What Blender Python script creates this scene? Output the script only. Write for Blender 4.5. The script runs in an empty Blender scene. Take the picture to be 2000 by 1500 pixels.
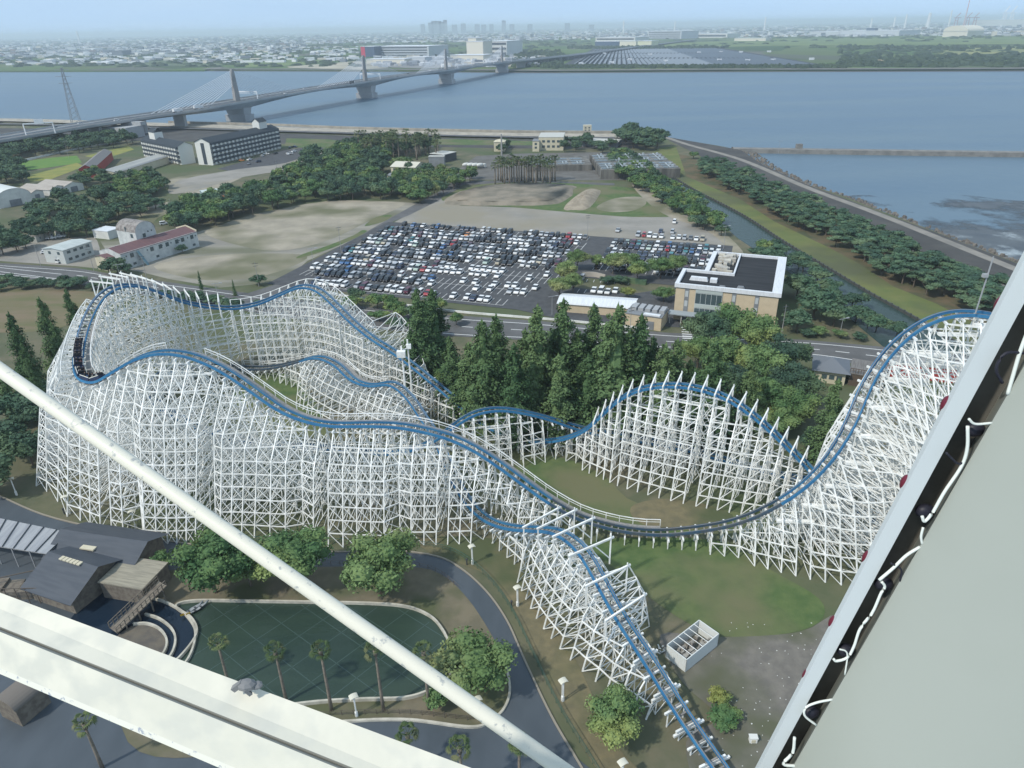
import bpy, math, random
from mathutils import Vector, Matrix
from mathutils.geometry import tessellate_polygon
random.seed(11)
SC = bpy.context.scene
COL = SC.collection

# ------------------------------------------------------------------ camera
FPX, CAMH, ROLL = 1387.0, 80.0, 0.0185
PITCH = math.atan(698 / 1387.0)
cp, sp, cr, sr = math.cos(PITCH), math.sin(PITCH), math.cos(ROLL), math.sin(ROLL)
CAM = Vector((0, 0, CAMH))
_f = Vector((0, cp, -sp)); _r0 = Vector((1, 0, 0)); _u0 = Vector((0, sp, cp))
_R = _r0 * cr - _u0 * sr; _U = _r0 * sr + _u0 * cr
cam = bpy.data.objects.new('camera', bpy.data.cameras.new('camera'))
COL.objects.link(cam)
cam.matrix_world = Matrix((( _R.x, _U.x, -_f.x, 0), (_R.y, _U.y, -_f.y, 0), (_R.z, _U.z, -_f.z, CAMH), (0, 0, 0, 1)))
cam.data.sensor_width = 36; cam.data.lens = FPX / 2000 * 36
cam.data.clip_start = 0.1; cam.data.clip_end = 90000
SC.camera = cam

# ------------------------------------------------------------------ light
SUN_EL = math.radians(47); SUN_DIR = Vector((-0.80, -0.60, 0)).normalized()
w = bpy.data.worlds.new('World'); SC.world = w; w.use_nodes = True
nt = w.node_tree; nt.nodes.clear()
sky = nt.nodes.new('ShaderNodeTexSky'); sky.sky_type = 'NISHITA'; sky.sun_disc = False
sky.sun_elevation = SUN_EL; sky.sun_rotation = math.atan2(SUN_DIR.x, SUN_DIR.y)
sky.altitude = 80; sky.air_density = 1.0; sky.dust_density = 0.4; sky.ozone_density = 2.0
bg = nt.nodes.new('ShaderNodeBackground'); bg.inputs[1].default_value = 0.15
wo = nt.nodes.new('ShaderNodeOutputWorld')
tint = nt.nodes.new('ShaderNodeMix'); tint.data_type = 'RGBA'; tint.blend_type = 'MULTIPLY'; tint.inputs[0].default_value = 1.0; tint.inputs[7].default_value = (0.86, 0.97, 1.10, 1)
wtc = nt.nodes.new('ShaderNodeTexCoord'); wad = nt.nodes.new('ShaderNodeVectorMath'); wad.operation = 'ADD'; wad.inputs[1].default_value = (0, 0, 0.16)
nt.links.new(wtc.outputs['Generated'], wad.inputs[0]); nt.links.new(wad.outputs[0], sky.inputs[0])
wmp = nt.nodes.new('ShaderNodeMapping'); wmp.inputs['Scale'].default_value = (1.2, 1.2, 7.0); wn_ = nt.nodes.new('ShaderNodeTexNoise'); wn_.inputs['Scale'].default_value = 1.6; wn_.inputs['Detail'].default_value = 5
nt.links.new(wtc.outputs['Generated'], wmp.inputs[0]); nt.links.new(wmp.outputs[0], wn_.inputs['Vector'])
wr = nt.nodes.new('ShaderNodeMapRange'); wr.inputs[1].default_value = 0.42; wr.inputs[2].default_value = 0.75; wr.inputs[3].default_value = 0.66; wr.inputs[4].default_value = 0.97
nt.links.new(wn_.outputs['Fac'], wr.inputs[0])
cl = nt.nodes.new('ShaderNodeMix'); cl.data_type = 'RGBA'; cl.inputs[7].default_value = (4.3, 5.0, 5.4, 1)
nt.links.new(wr.outputs[0], cl.inputs[0]); nt.links.new(sky.outputs[0], cl.inputs[6])
nt.links.new(cl.outputs[2], tint.inputs[6]); nt.links.new(tint.outputs[2], bg.inputs[0]); nt.links.new(bg.outputs[0], wo.inputs[0])
sd = bpy.data.lights.new('sun', 'SUN'); sd.energy = 3.0; sd.angle = math.radians(2.5); sd.color = (1.0, 0.95, 0.86)
sun = bpy.data.objects.new('sun', sd); COL.objects.link(sun)
to_sun = Vector((SUN_DIR.x * math.cos(SUN_EL), SUN_DIR.y * math.cos(SUN_EL), math.sin(SUN_EL)))
sun.rotation_euler = to_sun.to_track_quat('Z', 'Y').to_euler(); sun.location = (0, 0, 200)
SC.view_settings.view_transform = 'Standard'; SC.view_settings.look = 'None'
SC.view_settings.exposure = 0.10; SC.view_settings.gamma = 1.0; SC.view_settings.use_curve_mapping = False
SC.cycles.use_denoising = True
SC.cycles.max_bounces = 6; SC.cycles.transparent_max_bounces = 8; SC.cycles.volume_bounces = 1

# ------------------------------------------------------------------ helpers
def ray(px, py):
    u, v = px - 1000.0, 750.0 - py
    r = u * cr + v * sr; q = -u * sr + v * cr
    return Vector((r, FPX * cp + q * sp, -FPX * sp + q * cp))
def G(px, py, z=0.0):
    """place on the level z that the survey point (px, py) marks"""
    d = ray(px, py); t = (z - CAMH) / d.z
    return Vector((d.x * t, d.y * t, z))
def N3(px, py, dist):
    return CAM + ray(px, py) * (dist / FPX)

def catmull(P, n=8, closed=False):
    P = [Vector(p) for p in P]; out = []; L = len(P)
    rng = range(L) if closed else range(L - 1)
    for i in rng:
        p0 = P[(i - 1) % L] if closed or i > 0 else P[0] * 2 - P[1]
        p1 = P[i]; p2 = P[(i + 1) % L]
        p3 = P[(i + 2) % L] if closed or i + 2 < L else P[-1] * 2 - P[-2]
        for k in range(n):
            t = k / n
            out.append(0.5 * ((2 * p1) + (p2 - p0) * t + (2 * p0 - 5 * p1 + 4 * p2 - p3) * t * t + (3 * p1 - p0 - 3 * p2 + p3) * t ** 3))
    if not closed: out.append(P[-1])
    return out
def resample(P, step):
    out = [P[0].copy()]; acc = 0.0
    for a, b in zip(P[:-1], P[1:]):
        L = (b - a).length
        if L < 1e-9: continue
        d = step - acc
        while d <= L:
            out.append(a.lerp(b, d / L)); d += step
        acc = (acc + L) % step
    return out
def inside(x, y, poly):
    c = False; j = len(poly) - 1
    for i in range(len(poly)):
        xi, yi = poly[i][0], poly[i][1]; xj, yj = poly[j][0], poly[j][1]
        if (yi > y) != (yj > y) and x < (xj - xi) * (y - yi) / (yj - yi) + xi: c = not c
        j = i
    return c

class MB:
    def __init__(s): s.v = []; s.f = []; s.m = []
    def quad(s, a, b, c, d, m=0):
        n = len(s.v); s.v += [tuple(a), tuple(b), tuple(c), tuple(d)]; s.f.append((n, n + 1, n + 2, n + 3)); s.m.append(m)
    def tri(s, a, b, c, m=0):
        n = len(s.v); s.v += [tuple(a), tuple(b), tuple(c)]; s.f.append((n, n + 1, n + 2)); s.m.append(m)
    def box(s, c, size, rz=0.0, m=0, taper=1.0):
        """c = centre of the bottom face"""
        cx, cy, cz = c; hx, hy, h = size[0] / 2, size[1] / 2, size[2]
        co, si = math.cos(rz), math.sin(rz); n = len(s.v)
        for z, k in ((cz, 1.0), (cz + h, taper)):
            for x, y in ((-hx, -hy), (hx, -hy), (hx, hy), (-hx, hy)):
                x *= k; y *= k
                s.v.append((cx + x * co - y * si, cy + x * si + y * co, z))
        for q in ((3, 2, 1, 0), (4, 5, 6, 7), (0, 1, 5, 4), (1, 2, 6, 5), (2, 3, 7, 6), (3, 0, 4, 7)):
            s.f.append(tuple(n + i for i in q)); s.m.append(m)
    def beam(s, p, q, w, h=None, m=0, caps=True):
        p, q = Vector(p), Vector(q); h = h or w; d = q - p
        if d.length < 1e-6: return
        d.normalize(); up = Vector((0, 0, 1)) if abs(d.z) < 0.95 else Vector((0, 1, 0))
        a = d.cross(up).normalized() * (w / 2); b = a.cross(d).normalized() * (h / 2); n = len(s.v)
        for c in (p, q):
            for t in (-a - b, a - b, a + b, -a + b): s.v.append(tuple(c + t))
        fs = [(0, 1, 5, 4), (1, 2, 6, 5), (2, 3, 7, 6), (3, 0, 4, 7)]
        if caps: fs += [(3, 2, 1, 0), (4, 5, 6, 7)]
        for f in fs: s.f.append(tuple(n + i for i in f)); s.m.append(m)
    def prism(s, poly, z0, z1, m=0, mtop=None, bottom=False):
        n = len(s.v); k = len(poly)
        area = sum(poly[i][0] * poly[(i + 1) % k][1] - poly[(i + 1) % k][0] * poly[i][1] for i in range(k))
        if area < 0: poly = list(poly)[::-1]
        s.v += [(p[0], p[1], z0) for p in poly] + [(p[0], p[1], z1) for p in poly]
        for i in range(k):
            j = (i + 1) % k; s.f.append((n + i, n + j, n + k + j, n + k + i)); s.m.append(m)
        for t in tessellate_polygon([[Vector((p[0], p[1], 0)) for p in poly]]):
            a, b, c = t
            pa, pb, pc = poly[a], poly[b], poly[c]
            if (pb[0] - pa[0]) * (pc[1] - pa[1]) - (pc[0] - pa[0]) * (pb[1] - pa[1]) < 0: b, c = c, b
            s.f.append((n + k + a, n + k + b, n + k + c)); s.m.append(m if mtop is None else mtop)
            if bottom: s.f.append((n + c, n + b, n + a)); s.m.append(m)
    def tube(s, P, r, sides=8, m=0, caps=True, r2=None):
        P = [Vector(p) for p in P]; base = len(s.v); K = len(P)
        for i, p in enumerate(P):
            d = (P[min(i + 1, K - 1)] - P[max(i - 1, 0)]).normalized()
            up = Vector((0, 0, 1)) if abs(d.z) < 0.9 else Vector((1, 0, 0))
            a = d.cross(up).normalized(); b = a.cross(d).normalized()
            rr = r if r2 is None else r + (r2 - r) * i / (K - 1)
            for k in range(sides):
                t = 2 * math.pi * k / sides; s.v.append(tuple(p + a * (math.cos(t) * rr) + b * (math.sin(t) * rr)))
        for i in range(K - 1):
            for k in range(sides):
                k2 = (k + 1) % sides; o = base + i * sides
                s.f.append((o + k, o + k2, o + sides + k2, o + sides + k)); s.m.append(m)
        if caps:
            s.f.append(tuple(base + k for k in range(sides))[::-1]); s.m.append(m)
            s.f.append(tuple(base + (K - 1) * sides + k for k in range(sides))); s.m.append(m)
    def blob(s, c, r, m=0, seg=8, rings=5, jit=0.0):
        c = Vector(c); r = Vector(r) if hasattr(r, '__len__') else Vector((r, r, r)); base = len(s.v)
        for i in range(rings + 1):
            ph = math.pi * i / rings
            for k in range(seg):
                t = 2 * math.pi * k / seg; j = 1 + random.uniform(-jit, jit)
                s.v.append((c.x + r.x * math.sin(ph) * math.cos(t) * j, c.y + r.y * math.sin(ph) * math.sin(t) * j, c.z + r.z * math.cos(ph) * j))
        for i in range(rings):
            for k in range(seg):
                k2 = (k + 1) % seg
                s.f.append((base + i * seg + k, base + (i + 1) * seg + k, base + (i + 1) * seg + k2, base + i * seg + k2)); s.m.append(m)
    def mesh(s, name, mats):
        me = bpy.data.meshes.new(name); me.from_pydata(s.v, [], s.f)
        mats = mats if isinstance(mats, (list, tuple)) else [mats]
        for mm in mats: me.materials.append(mm)
        if len(mats) > 1: me.polygons.foreach_set('material_index', s.m)
        me.update(); return me
    def build(s, name, mats, parent=None, smooth=False):
        me = s.mesh(name, mats)
        if smooth: me.polygons.foreach_set('use_smooth', [True] * len(me.polygons))
        return link(name, me, parent)
def link(name, data, parent=None, loc=None, rz=0.0, sc=None):
    o = bpy.data.objects.new(name, data); COL.objects.link(o)
    if parent is not None: o.parent = parent
    if loc is not None: o.location = loc
    if rz: o.rotation_euler = (0, 0, rz)
    if sc is not None: o.scale = sc if hasattr(sc, '__len__') else (sc, sc, sc)
    return o
def tag(o, label=None, cat=None, group=None, kind=None):
    if label: o['label'] = label
    if cat: o['category'] = cat
    if group: o['group'] = group
    if kind: o['kind'] = kind
    return o
def thing(name, label, cat, loc=(0, 0, 0), rz=0.0, group=None):
    return tag(link(name, None, None, loc, rz), label, cat, group)

ORD = ('first second third fourth fifth sixth seventh eighth ninth tenth eleventh twelfth thirteenth fourteenth fifteenth sixteenth '
       'seventeenth eighteenth nineteenth').split()
TENS = {20: 'twent', 30: 'thirt', 40: 'fort', 50: 'fift', 60: 'sixt', 70: 'sevent', 80: 'eight', 90: 'ninet'}
def nth(i):
    i += 1
    if i < 20: return ORD[i - 1]
    pre = ''
    if i >= 100: pre = 'hundred-and-'; i -= 100
    if i == 0: return 'hundredth'
    if i < 20: return pre + ORD[i - 1]
    t = i // 10 * 10
    return pre + (TENS[t] + 'ieth' if i == t else TENS[t] + 'y-' + ORD[i - t - 1])

# ------------------------------------------------------------------ materials
_mats = {}
def M(name, col, rough=0.8, col2=None, scale=1.0, metal=0.0, bump=0.0, spec=0.3, detail=4, col3=None, scale3=0.05, stretch=None, rnd=0.0, lo=0.4, hi=0.62):
    if name in _mats: return _mats[name]
    m = bpy.data.materials.new(name); m.use_nodes = True; nt = m.node_tree; b = nt.nodes['Principled BSDF']
    b.inputs['Roughness'].default_value = rough; b.inputs['Metallic'].default_value = metal
    b.inputs['Specular IOR Level'].default_value = spec
    b.inputs['Base Color'].default_value = (*col, 1)
    src = None
    if col2 or bump:
        tc = nt.nodes.new('ShaderNodeTexCoord'); vec = tc.outputs['Object']
        if stretch:
            mp = nt.nodes.new('ShaderNodeMapping'); mp.inputs['Scale'].default_value = stretch
            nt.links.new(vec, mp.inputs[0]); vec = mp.outputs[0]
        n = nt.nodes.new('ShaderNodeTexNoise'); n.inputs['Scale'].default_value = scale; n.inputs['Detail'].default_value = detail
        n.inputs['Roughness'].default_value = 0.6
        nt.links.new(vec, n.inputs['Vector'])
        if col2:
            r = nt.nodes.new('ShaderNodeValToRGB'); r.color_ramp.elements[0].position = lo; r.color_ramp.elements[1].position = hi
            r.color_ramp.elements[0].color = (*col, 1); r.color_ramp.elements[1].color = (*col2, 1)
            nt.links.new(n.outputs['Fac'], r.inputs[0]); src = r.outputs[0]
            if col3:
                n3 = nt.nodes.new('ShaderNodeTexNoise'); n3.inputs['Scale'].default_value = scale3; n3.inputs['Detail'].default_value = 3
                nt.links.new(vec, n3.inputs['Vector'])
                r3 = nt.nodes.new('ShaderNodeValToRGB'); r3.color_ramp.elements[0].position = 0.46; r3.color_ramp.elements[1].position = 0.62
                mx = nt.nodes.new('ShaderNodeMix'); mx.data_type = 'RGBA'
                nt.links.new(n3.outputs['Fac'], r3.inputs[0]); nt.links.new(r3.outputs[0], mx.inputs[0])
                nt.links.new(src, mx.inputs[6]); mx.inputs[7].default_value = (*col3, 1); src = mx.outputs[2]
        if bump:
            bp = nt.nodes.new('ShaderNodeBump'); bp.inputs['Strength'].default_value = bump; bp.inputs['Distance'].default_value = 0.3
            nt.links.new(n.outputs['Fac'], bp.inputs['Height']); nt.links.new(bp.outputs[0], b.inputs['Normal'])
    if rnd:
        oi = nt.nodes.new('ShaderNodeObjectInfo'); hs = nt.nodes.new('ShaderNodeHueSaturation')
        mr = nt.nodes.new('ShaderNodeMapRange'); mr.inputs[3].default_value = 1 - rnd; mr.inputs[4].default_value = 1 + rnd
        nt.links.new(oi.outputs['Random'], mr.inputs[0]); nt.links.new(mr.outputs[0], hs.inputs['Value'])
        mh = nt.nodes.new('ShaderNodeMapRange'); mh.inputs[3].default_value = 0.5 + rnd * 0.08; mh.inputs[4].default_value = 0.5 - rnd * 0.08
        nt.links.new(oi.outputs['Random'], mh.inputs[0]); nt.links.new(mh.outputs[0], hs.inputs['Hue'])
        if src: nt.links.new(src, hs.inputs['Color'])
        else: hs.inputs['Color'].default_value = (*col, 1)
        src = hs.outputs[0]
    if src: nt.links.new(src, b.inputs['Base Color'])
    _mats[name] = m; return m
WHITE = M('white_paint', (0.86, 0.86, 0.83), 0.5, (0.70, 0.70, 0.66), 0.5)
BLUE = M('blue_rail_paint', (0.028, 0.150, 0.310), 0.5, (0.045, 0.19, 0.35), 0.5)
GLASS = M('dark_glass', (0.03, 0.04, 0.05), 0.08, spec=0.7)
CONC = M('concrete', (0.36, 0.35, 0.33), 0.85, (0.27, 0.27, 0.26), 0.4)
DARK = M('dark_metal', (0.06, 0.065, 0.07), 0.5)
GREYM = M('grey_metal', (0.35, 0.36, 0.37), 0.5)
STEEL = M('worn_steel', (0.20, 0.20, 0.20), 0.45)

# ------------------------------------------------------------------ ground and water sheets
def sheet(name, pts, z, mat, smooth=0, world=False, kind='structure', label=None, cat=None):
    P = [Vector((p[0], p[1], 0)) for p in pts] if world else [G(*p) for p in pts]
    if smooth: P = catmull(P, smooth, True)
    mb = MB(); n = len(P); mb.v = [(p.x, p.y, z) for p in P]
    for t in tessellate_polygon([[Vector((p.x, p.y, 0)) for p in P]]):
        a, b, c = t; pa, pb, pc = P[a], P[b], P[c]
        if (pb - pa).cross(pc - pa).z < 0: b, c = c, b
        mb.f.append((a, b, c)); mb.m.append(0)
    return tag(mb.build(name, mat), label, cat, None, kind)
def ribbon(mb, P, w, z=0.0, m=0, off=0.0):
    n = len(P); L = []; R_ = []
    for i, p in enumerate(P):
        d = (P[min(i + 1, n - 1)] - P[max(i - 1, 0)]); d.z = 0; d.normalize(); nn = Vector((-d.y, d.x, 0))
        L.append(Vector((p.x, p.y, z)) + nn * (off + w / 2)); R_.append(Vector((p.x, p.y, z)) + nn * (off - w / 2))
    for i in range(n - 1): mb.quad(R_[i], R_[i + 1], L[i + 1], L[i], m)

def water_mat(name, deep, rough=0.12, scale=0.35, strength=0.25, second=None, s2=0.004):
    m = bpy.data.materials.new(name); m.use_nodes = True; nt = m.node_tree; b = nt.nodes['Principled BSDF']
    b.inputs['Base Color'].default_value = (*deep, 1); b.inputs['Roughness'].default_value = rough; b.inputs['IOR'].default_value = 1.33
    tc = nt.nodes.new('ShaderNodeTexCoord')
    n = nt.nodes.new('ShaderNodeTexNoise'); n.inputs['Scale'].default_value = scale; n.inputs['Detail'].default_value = 5
    nt.links.new(tc.outputs['Object'], n.inputs['Vector'])
    bp = nt.nodes.new('ShaderNodeBump'); bp.inputs['Strength'].default_value = strength; bp.inputs['Distance'].default_value = 0.6
    nt.links.new(n.outputs['Fac'], bp.inputs['Height']); nt.links.new(bp.outputs[0], b.inputs['Normal'])
    if second:
        mp = nt.nodes.new('ShaderNodeMapping'); mp.inputs['Scale'].default_value = (0.5, 2.2, 1); mp.inputs['Rotation'].default_value = (0, 0, -0.25)
        n2 = nt.nodes.new('ShaderNodeTexNoise'); n2.inputs['Scale'].default_value = s2; n2.inputs['Detail'].default_value = 6
        nt.links.new(tc.outputs['Object'], mp.inputs[0]); nt.links.new(mp.outputs[0], n2.inputs['Vector'])
        r = nt.nodes.new('ShaderNodeValToRGB'); r.color_ramp.elements[0].position = 0.38; r.color_ramp.elements[1].position = 0.66
        r.color_ramp.elements[0].color = (*deep, 1); r.color_ramp.elements[1].color = (*second, 1)
        nt.links.new(n2.outputs['Fac'], r.inputs[0]); nt.links.new(r.outputs[0], b.inputs['Base Color'])
        r2 = nt.nodes.new('ShaderNodeMapRange'); r2.inputs[3].default_value = rough; r2.inputs[4].default_value = rough + 0.22
        nt.links.new(n2.outputs['Fac'], r2.inputs[0]); nt.links.new(r2.outputs[0], b.inputs['Roughness'])
    return m
SEA = water_mat('sea_water', (0.075, 0.135, 0.195), 0.28, 0.12, 0.5, (0.12, 0.18, 0.225), 0.006)

WZ = -2.5
sheet('water', [(-40000, 300), (40000, 300), (40000, 45000), (-40000, 45000)], WZ, SEA, world=True)
# near land, its shore reads along the dike
near = [(-120, 240), (0, 234), (150, 236), (330, 243), (520, 249), (700, 256), (1000, 263), (1200, 264), (1290, 265), (1345, 275), (1400, 284), (1447, 293),
        (1490, 322), (1575, 360), (1640, 380), (1720, 412), (1790, 438), (1850, 462), (1930, 492), (2010, 522), (2140, 575), (2300, 650)]
NEARP = [G(*p) for p in near]
NEARP = [Vector((-520, NEARP[0].y, 0))] + NEARP + [Vector((260, 150, 0)), Vector((260, -60, 0)), Vector((-520, -60, 0))]
SOIL = M('grass_soil', (0.095, 0.105, 0.060), 0.95, (0.155, 0.138, 0.09), 0.12, detail=9, col3=(0.08, 0.105, 0.048), scale3=0.03, bump=0.3)
mb = MB(); mb.prism([(p.x, p.y) for p in NEARP], -6, 0, 0)
tag(mb.build('ground', SOIL), kind='structure')
# ------------------------------------------------------------------ roller coaster
FIRST=[[72.6,96.7,40.6],[70.2,97.4,41.0],[67.7,98.1,41.1],[65.0,98.7,40.6],[62.3,99.1,39.2],[59.9,99.2,37.1],[57.9,98.9,34.7],[56.1,98.4,31.7],[54.7,97.7,28.5],[53.6,96.8,25.3],[52.4,96.0,22.2],[50.9,95.4,19.0],[49.1,95.0,16.1],[46.9,94.8,13.2],[44.2,94.8,10.5],[41.2,95.0,8.1],[38.1,95.2,6.2],[34.4,95.6,4.6],[29.8,96.2,3.3],[25.3,96.7,2.5],[20.6,97.5,2.3],[15.8,98.5,2.8],[10.9,99.7,4.0],[6.2,101.3,6.2],[2.0,102.8,8.9],[-2.2,104.3,11.7],[-6.5,105.5,14.4],[-11.3,106.5,16.5],[-16.3,107.2,17.7],[-21.0,107.7,18.3],[-26.2,108.1,18.3],[-31.7,108.6,18.1],[-36.5,109.3,18.8],[-41.0,110.4,20.5],[-45.4,112.0,23.2],[-49.5,113.4,25.8],[-53.5,114.5,27.8],[-57.9,115.3,29.2],[-62.8,115.8,29.4],[-67.6,116.2,27.9],[-72.2,116.9,25.3],[-76.7,118.1,22.6],[-80.4,119.8,22.6],[-83.3,124.5,23.9],[-87.6,134.1,24.6],[-90.0,142.3,26.2],[-90.2,148.6,28.3],[-88.9,153.5,29.1],[-86.7,158.0,27.9],[-83.8,162.1,24.7],[-80.5,165.1,21.4],[-75.9,167.9,18.9],[-70.4,170.0,17.6],[-64.5,171.4,18.1],[-58.5,171.8,20.3],[-52.9,171.2,22.5],[-48.0,169.7,22.0],[-43.3,166.5,19.0],[-38.5,162.2,16.1],[-33.2,157.5,13.8],[-28.4,153.6,12.5],[-23.5,149.5,10.7],[-18.7,145.3,8.6],[-14.3,141.4,6.6],[-10.4,137.9,4.8],[-6.7,134.6,3.2],[-2.2,131.5,2.2],[2.4,128.8,2.1],[6.7,126.7,2.9],[11.0,124.9,4.7],[14.7,123.7,7.3],[17.5,122.8,10.9],[20.6,121.9,14.8],[24.0,120.7,17.6],[27.7,119.3,19.1],[31.6,117.6,19.9],[35.4,115.8,19.9],[39.3,113.9,19.0],[43.0,111.7,17.1],[46.4,109.6,14.6],[49.3,107.7,12.1],[51.9,106.0,9.8],[54.4,104.2,7.4],[57.0,102.4,5.1],[60.0,100.5,3.4],[63.4,98.6,2.5],[65.3,97.6,2.3]]
RETURN=[[65.2,106.7,2.9],[60.9,108.7,3.2],[56.2,110.6,3.0],[51.3,112.8,2.8],[46.3,115.6,2.9],[40.9,118.8,3.0],[35.4,122.3,3.0],[29.4,125.3,2.9],[23.5,127.3,3.0],[17.6,128.2,3.8],[12.5,127.9,5.6],[7.5,126.8,8.2],[2.3,125.5,10.5],[-2.7,124.6,11.8],[-7.4,123.9,11.4],[-11.5,123.1,9.3],[-15.2,122.5,6.6],[-19.6,121.9,4.7],[-24.8,121.8,3.7],[-30.9,122.4,4.0],[-37.9,123.5,4.1],[-45.4,125.0,4.0],[-53.0,126.9,4.0],[-60.1,129.4,3.9],[-68.1,133.6,4.0],[-75.1,138.7,4.1],[-82.4,145.7,3.5],[-87.6,155.1,3.6],[-86.3,161.4,4.4],[-80.8,166.5,3.2],[-70.1,167.2,2.1],[-62.4,165.1,3.0],[-54.4,161.3,6.0],[-46.4,154.4,10.5],[-40.1,147.3,11.9],[-35.4,142.0,10.5],[-30.8,138.5,10.7],[-25.6,135.4,12.6],[-21.7,131.9,11.3],[-18.6,127.9,8.7],[-15.7,123.9,6.4],[-13.6,119.4,4.1],[-11.2,113.3,2.6],[-8.3,106.6,2.3],[-4.9,101.1,2.7],[-1.1,96.5,4.5],[2.7,91.9,7.6],[5.9,86.9,11.1],[8.3,82.4,12.9],[10.1,78.8,12.9],[11.6,75.4,11.7],[13.0,72.6,10.2],[14.5,70.2,8.5],[16.2,67.8,6.9],[17.8,65.5,5.3],[19.4,62.8,3.8],[21.0,59.9,2.6],[22.6,56.7,1.8],[24.0,53.4,1.6],[24.5,51.8,1.6]]

TRACKWOOD = M('track_ties', (0.30, 0.29, 0.27), 0.8, (0.20, 0.19, 0.18), 1.5)
PLANK = M('catwalk_planks', (0.22, 0.22, 0.21), 0.85, (0.32, 0.30, 0.28), 2.0)
CREAM = M('cream_timber', (0.72, 0.68, 0.58), 0.6)

coaster = thing('roller_coaster', 'huge white trestle roller coaster with winding blue track over the lawns', 'roller coaster')

def prep(pts, step=0.6):
    P = catmull(pts, 14); P = resample(P, step)
    for _ in range(6):
        P = [P[0]] + [(P[i - 1] + P[i] * 2 + P[i + 1]) / 4 for i in range(1, len(P) - 1)] + [P[-1]]
    return P
class Run:
    def __init__(s, pts, bank=None):
        s.P = prep(pts); n = len(s.P); s.T = []; s.N = []; s.curv = []
        for i in range(n):
            d = s.P[min(i + 1, n - 1)] - s.P[max(i - 1, 0)]; h = Vector((d.x, d.y, 0)).normalized()
            s.T.append(d.normalized()); s.N.append(Vector((-h.y, h.x, 0)))
        for i in range(n):
            a, b = s.T[max(i - 6, 0)], s.T[min(i + 6, n - 1)]
            s.curv.append((a.x * b.y - a.y * b.x))
        c = s.curv
        for _ in range(12): c = [(c[max(i - 2, 0)] + c[i] + c[min(i + 2, n - 1)]) / 3 for i in range(n)]
        s.bank = [max(-0.5, min(0.5, k * 0.9)) for k in c]   # >0: turning left, right rail high
    def frame(s, i):
        n = s.N[i]; b = s.bank[i]
        side = n * math.cos(b) - Vector((0, 0, 1)) * math.sin(b)
        up = s.T[i].cross(side) * -1
        if up.z < 0: up = -up
        return s.P[i], side, up
RF, RR = Run(FIRST), Run(RETURN)
LIFT = [[74, 95.5, 41.0], [80, 93, 40.5], [86, 89.5, 38.5], [93, 85, 34.5], [100, 80, 29.5], [110, 74, 22], [120, 69, 15]]
RL = Run(LIFT)

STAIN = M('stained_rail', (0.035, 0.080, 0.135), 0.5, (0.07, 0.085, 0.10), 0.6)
def make_track(run, name, walk=(), walkside=1, dark=(-1, -1)):
    mb = MB()
    for i in range(0, len(run.P), 2):
        p, s, u = run.frame(i)
        mb.beam(p - s * 1.15 - u * 0.42, p + s * 1.15 - u * 0.42, 0.2, 0.16)
    tr = mb.build('track', TRACKWOOD, coaster)
    for sg in (-1, 1):
        mb = MB()
        for i in range(0, len(run.P) - 1):
            p, s, u = run.frame(i); q, s2, u2 = run.frame(i + 1)
            a = [p + s * sg * 0.8 + s * dx + u * dz for dx, dz in ((-0.14, -0.28), (0.14, -0.28), (0.14, 0.16), (-0.14, 0.16))]
            b = [q + s2 * sg * 0.8 + s2 * dx + u2 * dz for dx, dz in ((-0.14, -0.28), (0.14, -0.28), (0.14, 0.16), (-0.14, 0.16))]
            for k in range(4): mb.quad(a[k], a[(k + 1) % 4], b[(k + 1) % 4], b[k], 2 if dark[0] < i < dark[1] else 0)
            t0 = p + s * sg * 0.68 + u * 0.21; t1 = q + s2 * sg * 0.68 + u2 * 0.21
            mb.quad(t0 - s * 0.07, t0 + s * 0.07, t1 + s2 * 0.07, t1 - s2 * 0.07, 1)
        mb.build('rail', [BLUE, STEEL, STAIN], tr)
    for (a0, a1, sd) in walk:
        mb = MB(); hb = MB(); prev = None
        for i in range(a0, min(a1, len(run.P) - 2)):
            p, s, u = run.frame(i); h = run.N[i] * sd
            q = run.P[i + 1]; h2 = run.N[i + 1] * sd
            mb.quad(p + h * 1.25 - Vector((0, 0, .35)), p + h * 2.15 - Vector((0, 0, .35)), q + h2 * 2.15 - Vector((0, 0, .35)), q + h2 * 1.25 - Vector((0, 0, .35)))
            if i % 4 == 0:
                t = p + h * 2.3 + Vector((0, 0, 0.85))
                hb.beam(t - Vector((0, 0, 1.3)), t, 0.1)
                if prev is not None: hb.beam(prev, t, 0.12); hb.beam(prev - Vector((0, 0, .5)), t - Vector((0, 0, .5)), 0.07)
                prev = t
        mb.build('catwalk', PLANK, tr); hb.build('handrail', WHITE, tr)
    return tr

# clearance grid so that no post stands in the way of another stretch of track
GR = {}
for rid, run in ((0, RF), (1, RR)):
    for i in range(0, len(run.P), 2):
        p = run.P[i]; GR.setdefault((int(p.x // 3), int(p.y // 3)), []).append((rid, i, p))
def clear(rid, idx, pt):
    kx, ky = int(pt.x // 3), int(pt.y // 3)
    for dx in (-1, 0, 1):
        for dy in (-1, 0, 1):
            for r, i, p in GR.get((kx + dx, ky + dy), ()):
                if r == rid and abs(i - idx) < 40: continue
                if (p.x - pt.x) ** 2 + (p.y - pt.y) ** 2 < 3.2 and -0.9 < pt.z - p.z < 3.2: return False
    return True
LV = 2.2
def member(mb, rid, idx, a, b, w, h=None):
    L = (b - a).length
    for k in range(int(L / 2) + 2):
        if not clear(rid, idx, a.lerp(b, min(1, k * 2 / max(L, .1)))): return
    mb.beam(a, b, w, h, caps=False)
def leg_off(h, z, top, k):
    """how far a battered outer leg stands out at height z"""
    d = h - z; kink = h * 0.30
    return top + (k * 1.5 * min(d, kink) + k * 0.62 * max(0, d - kink))

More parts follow.
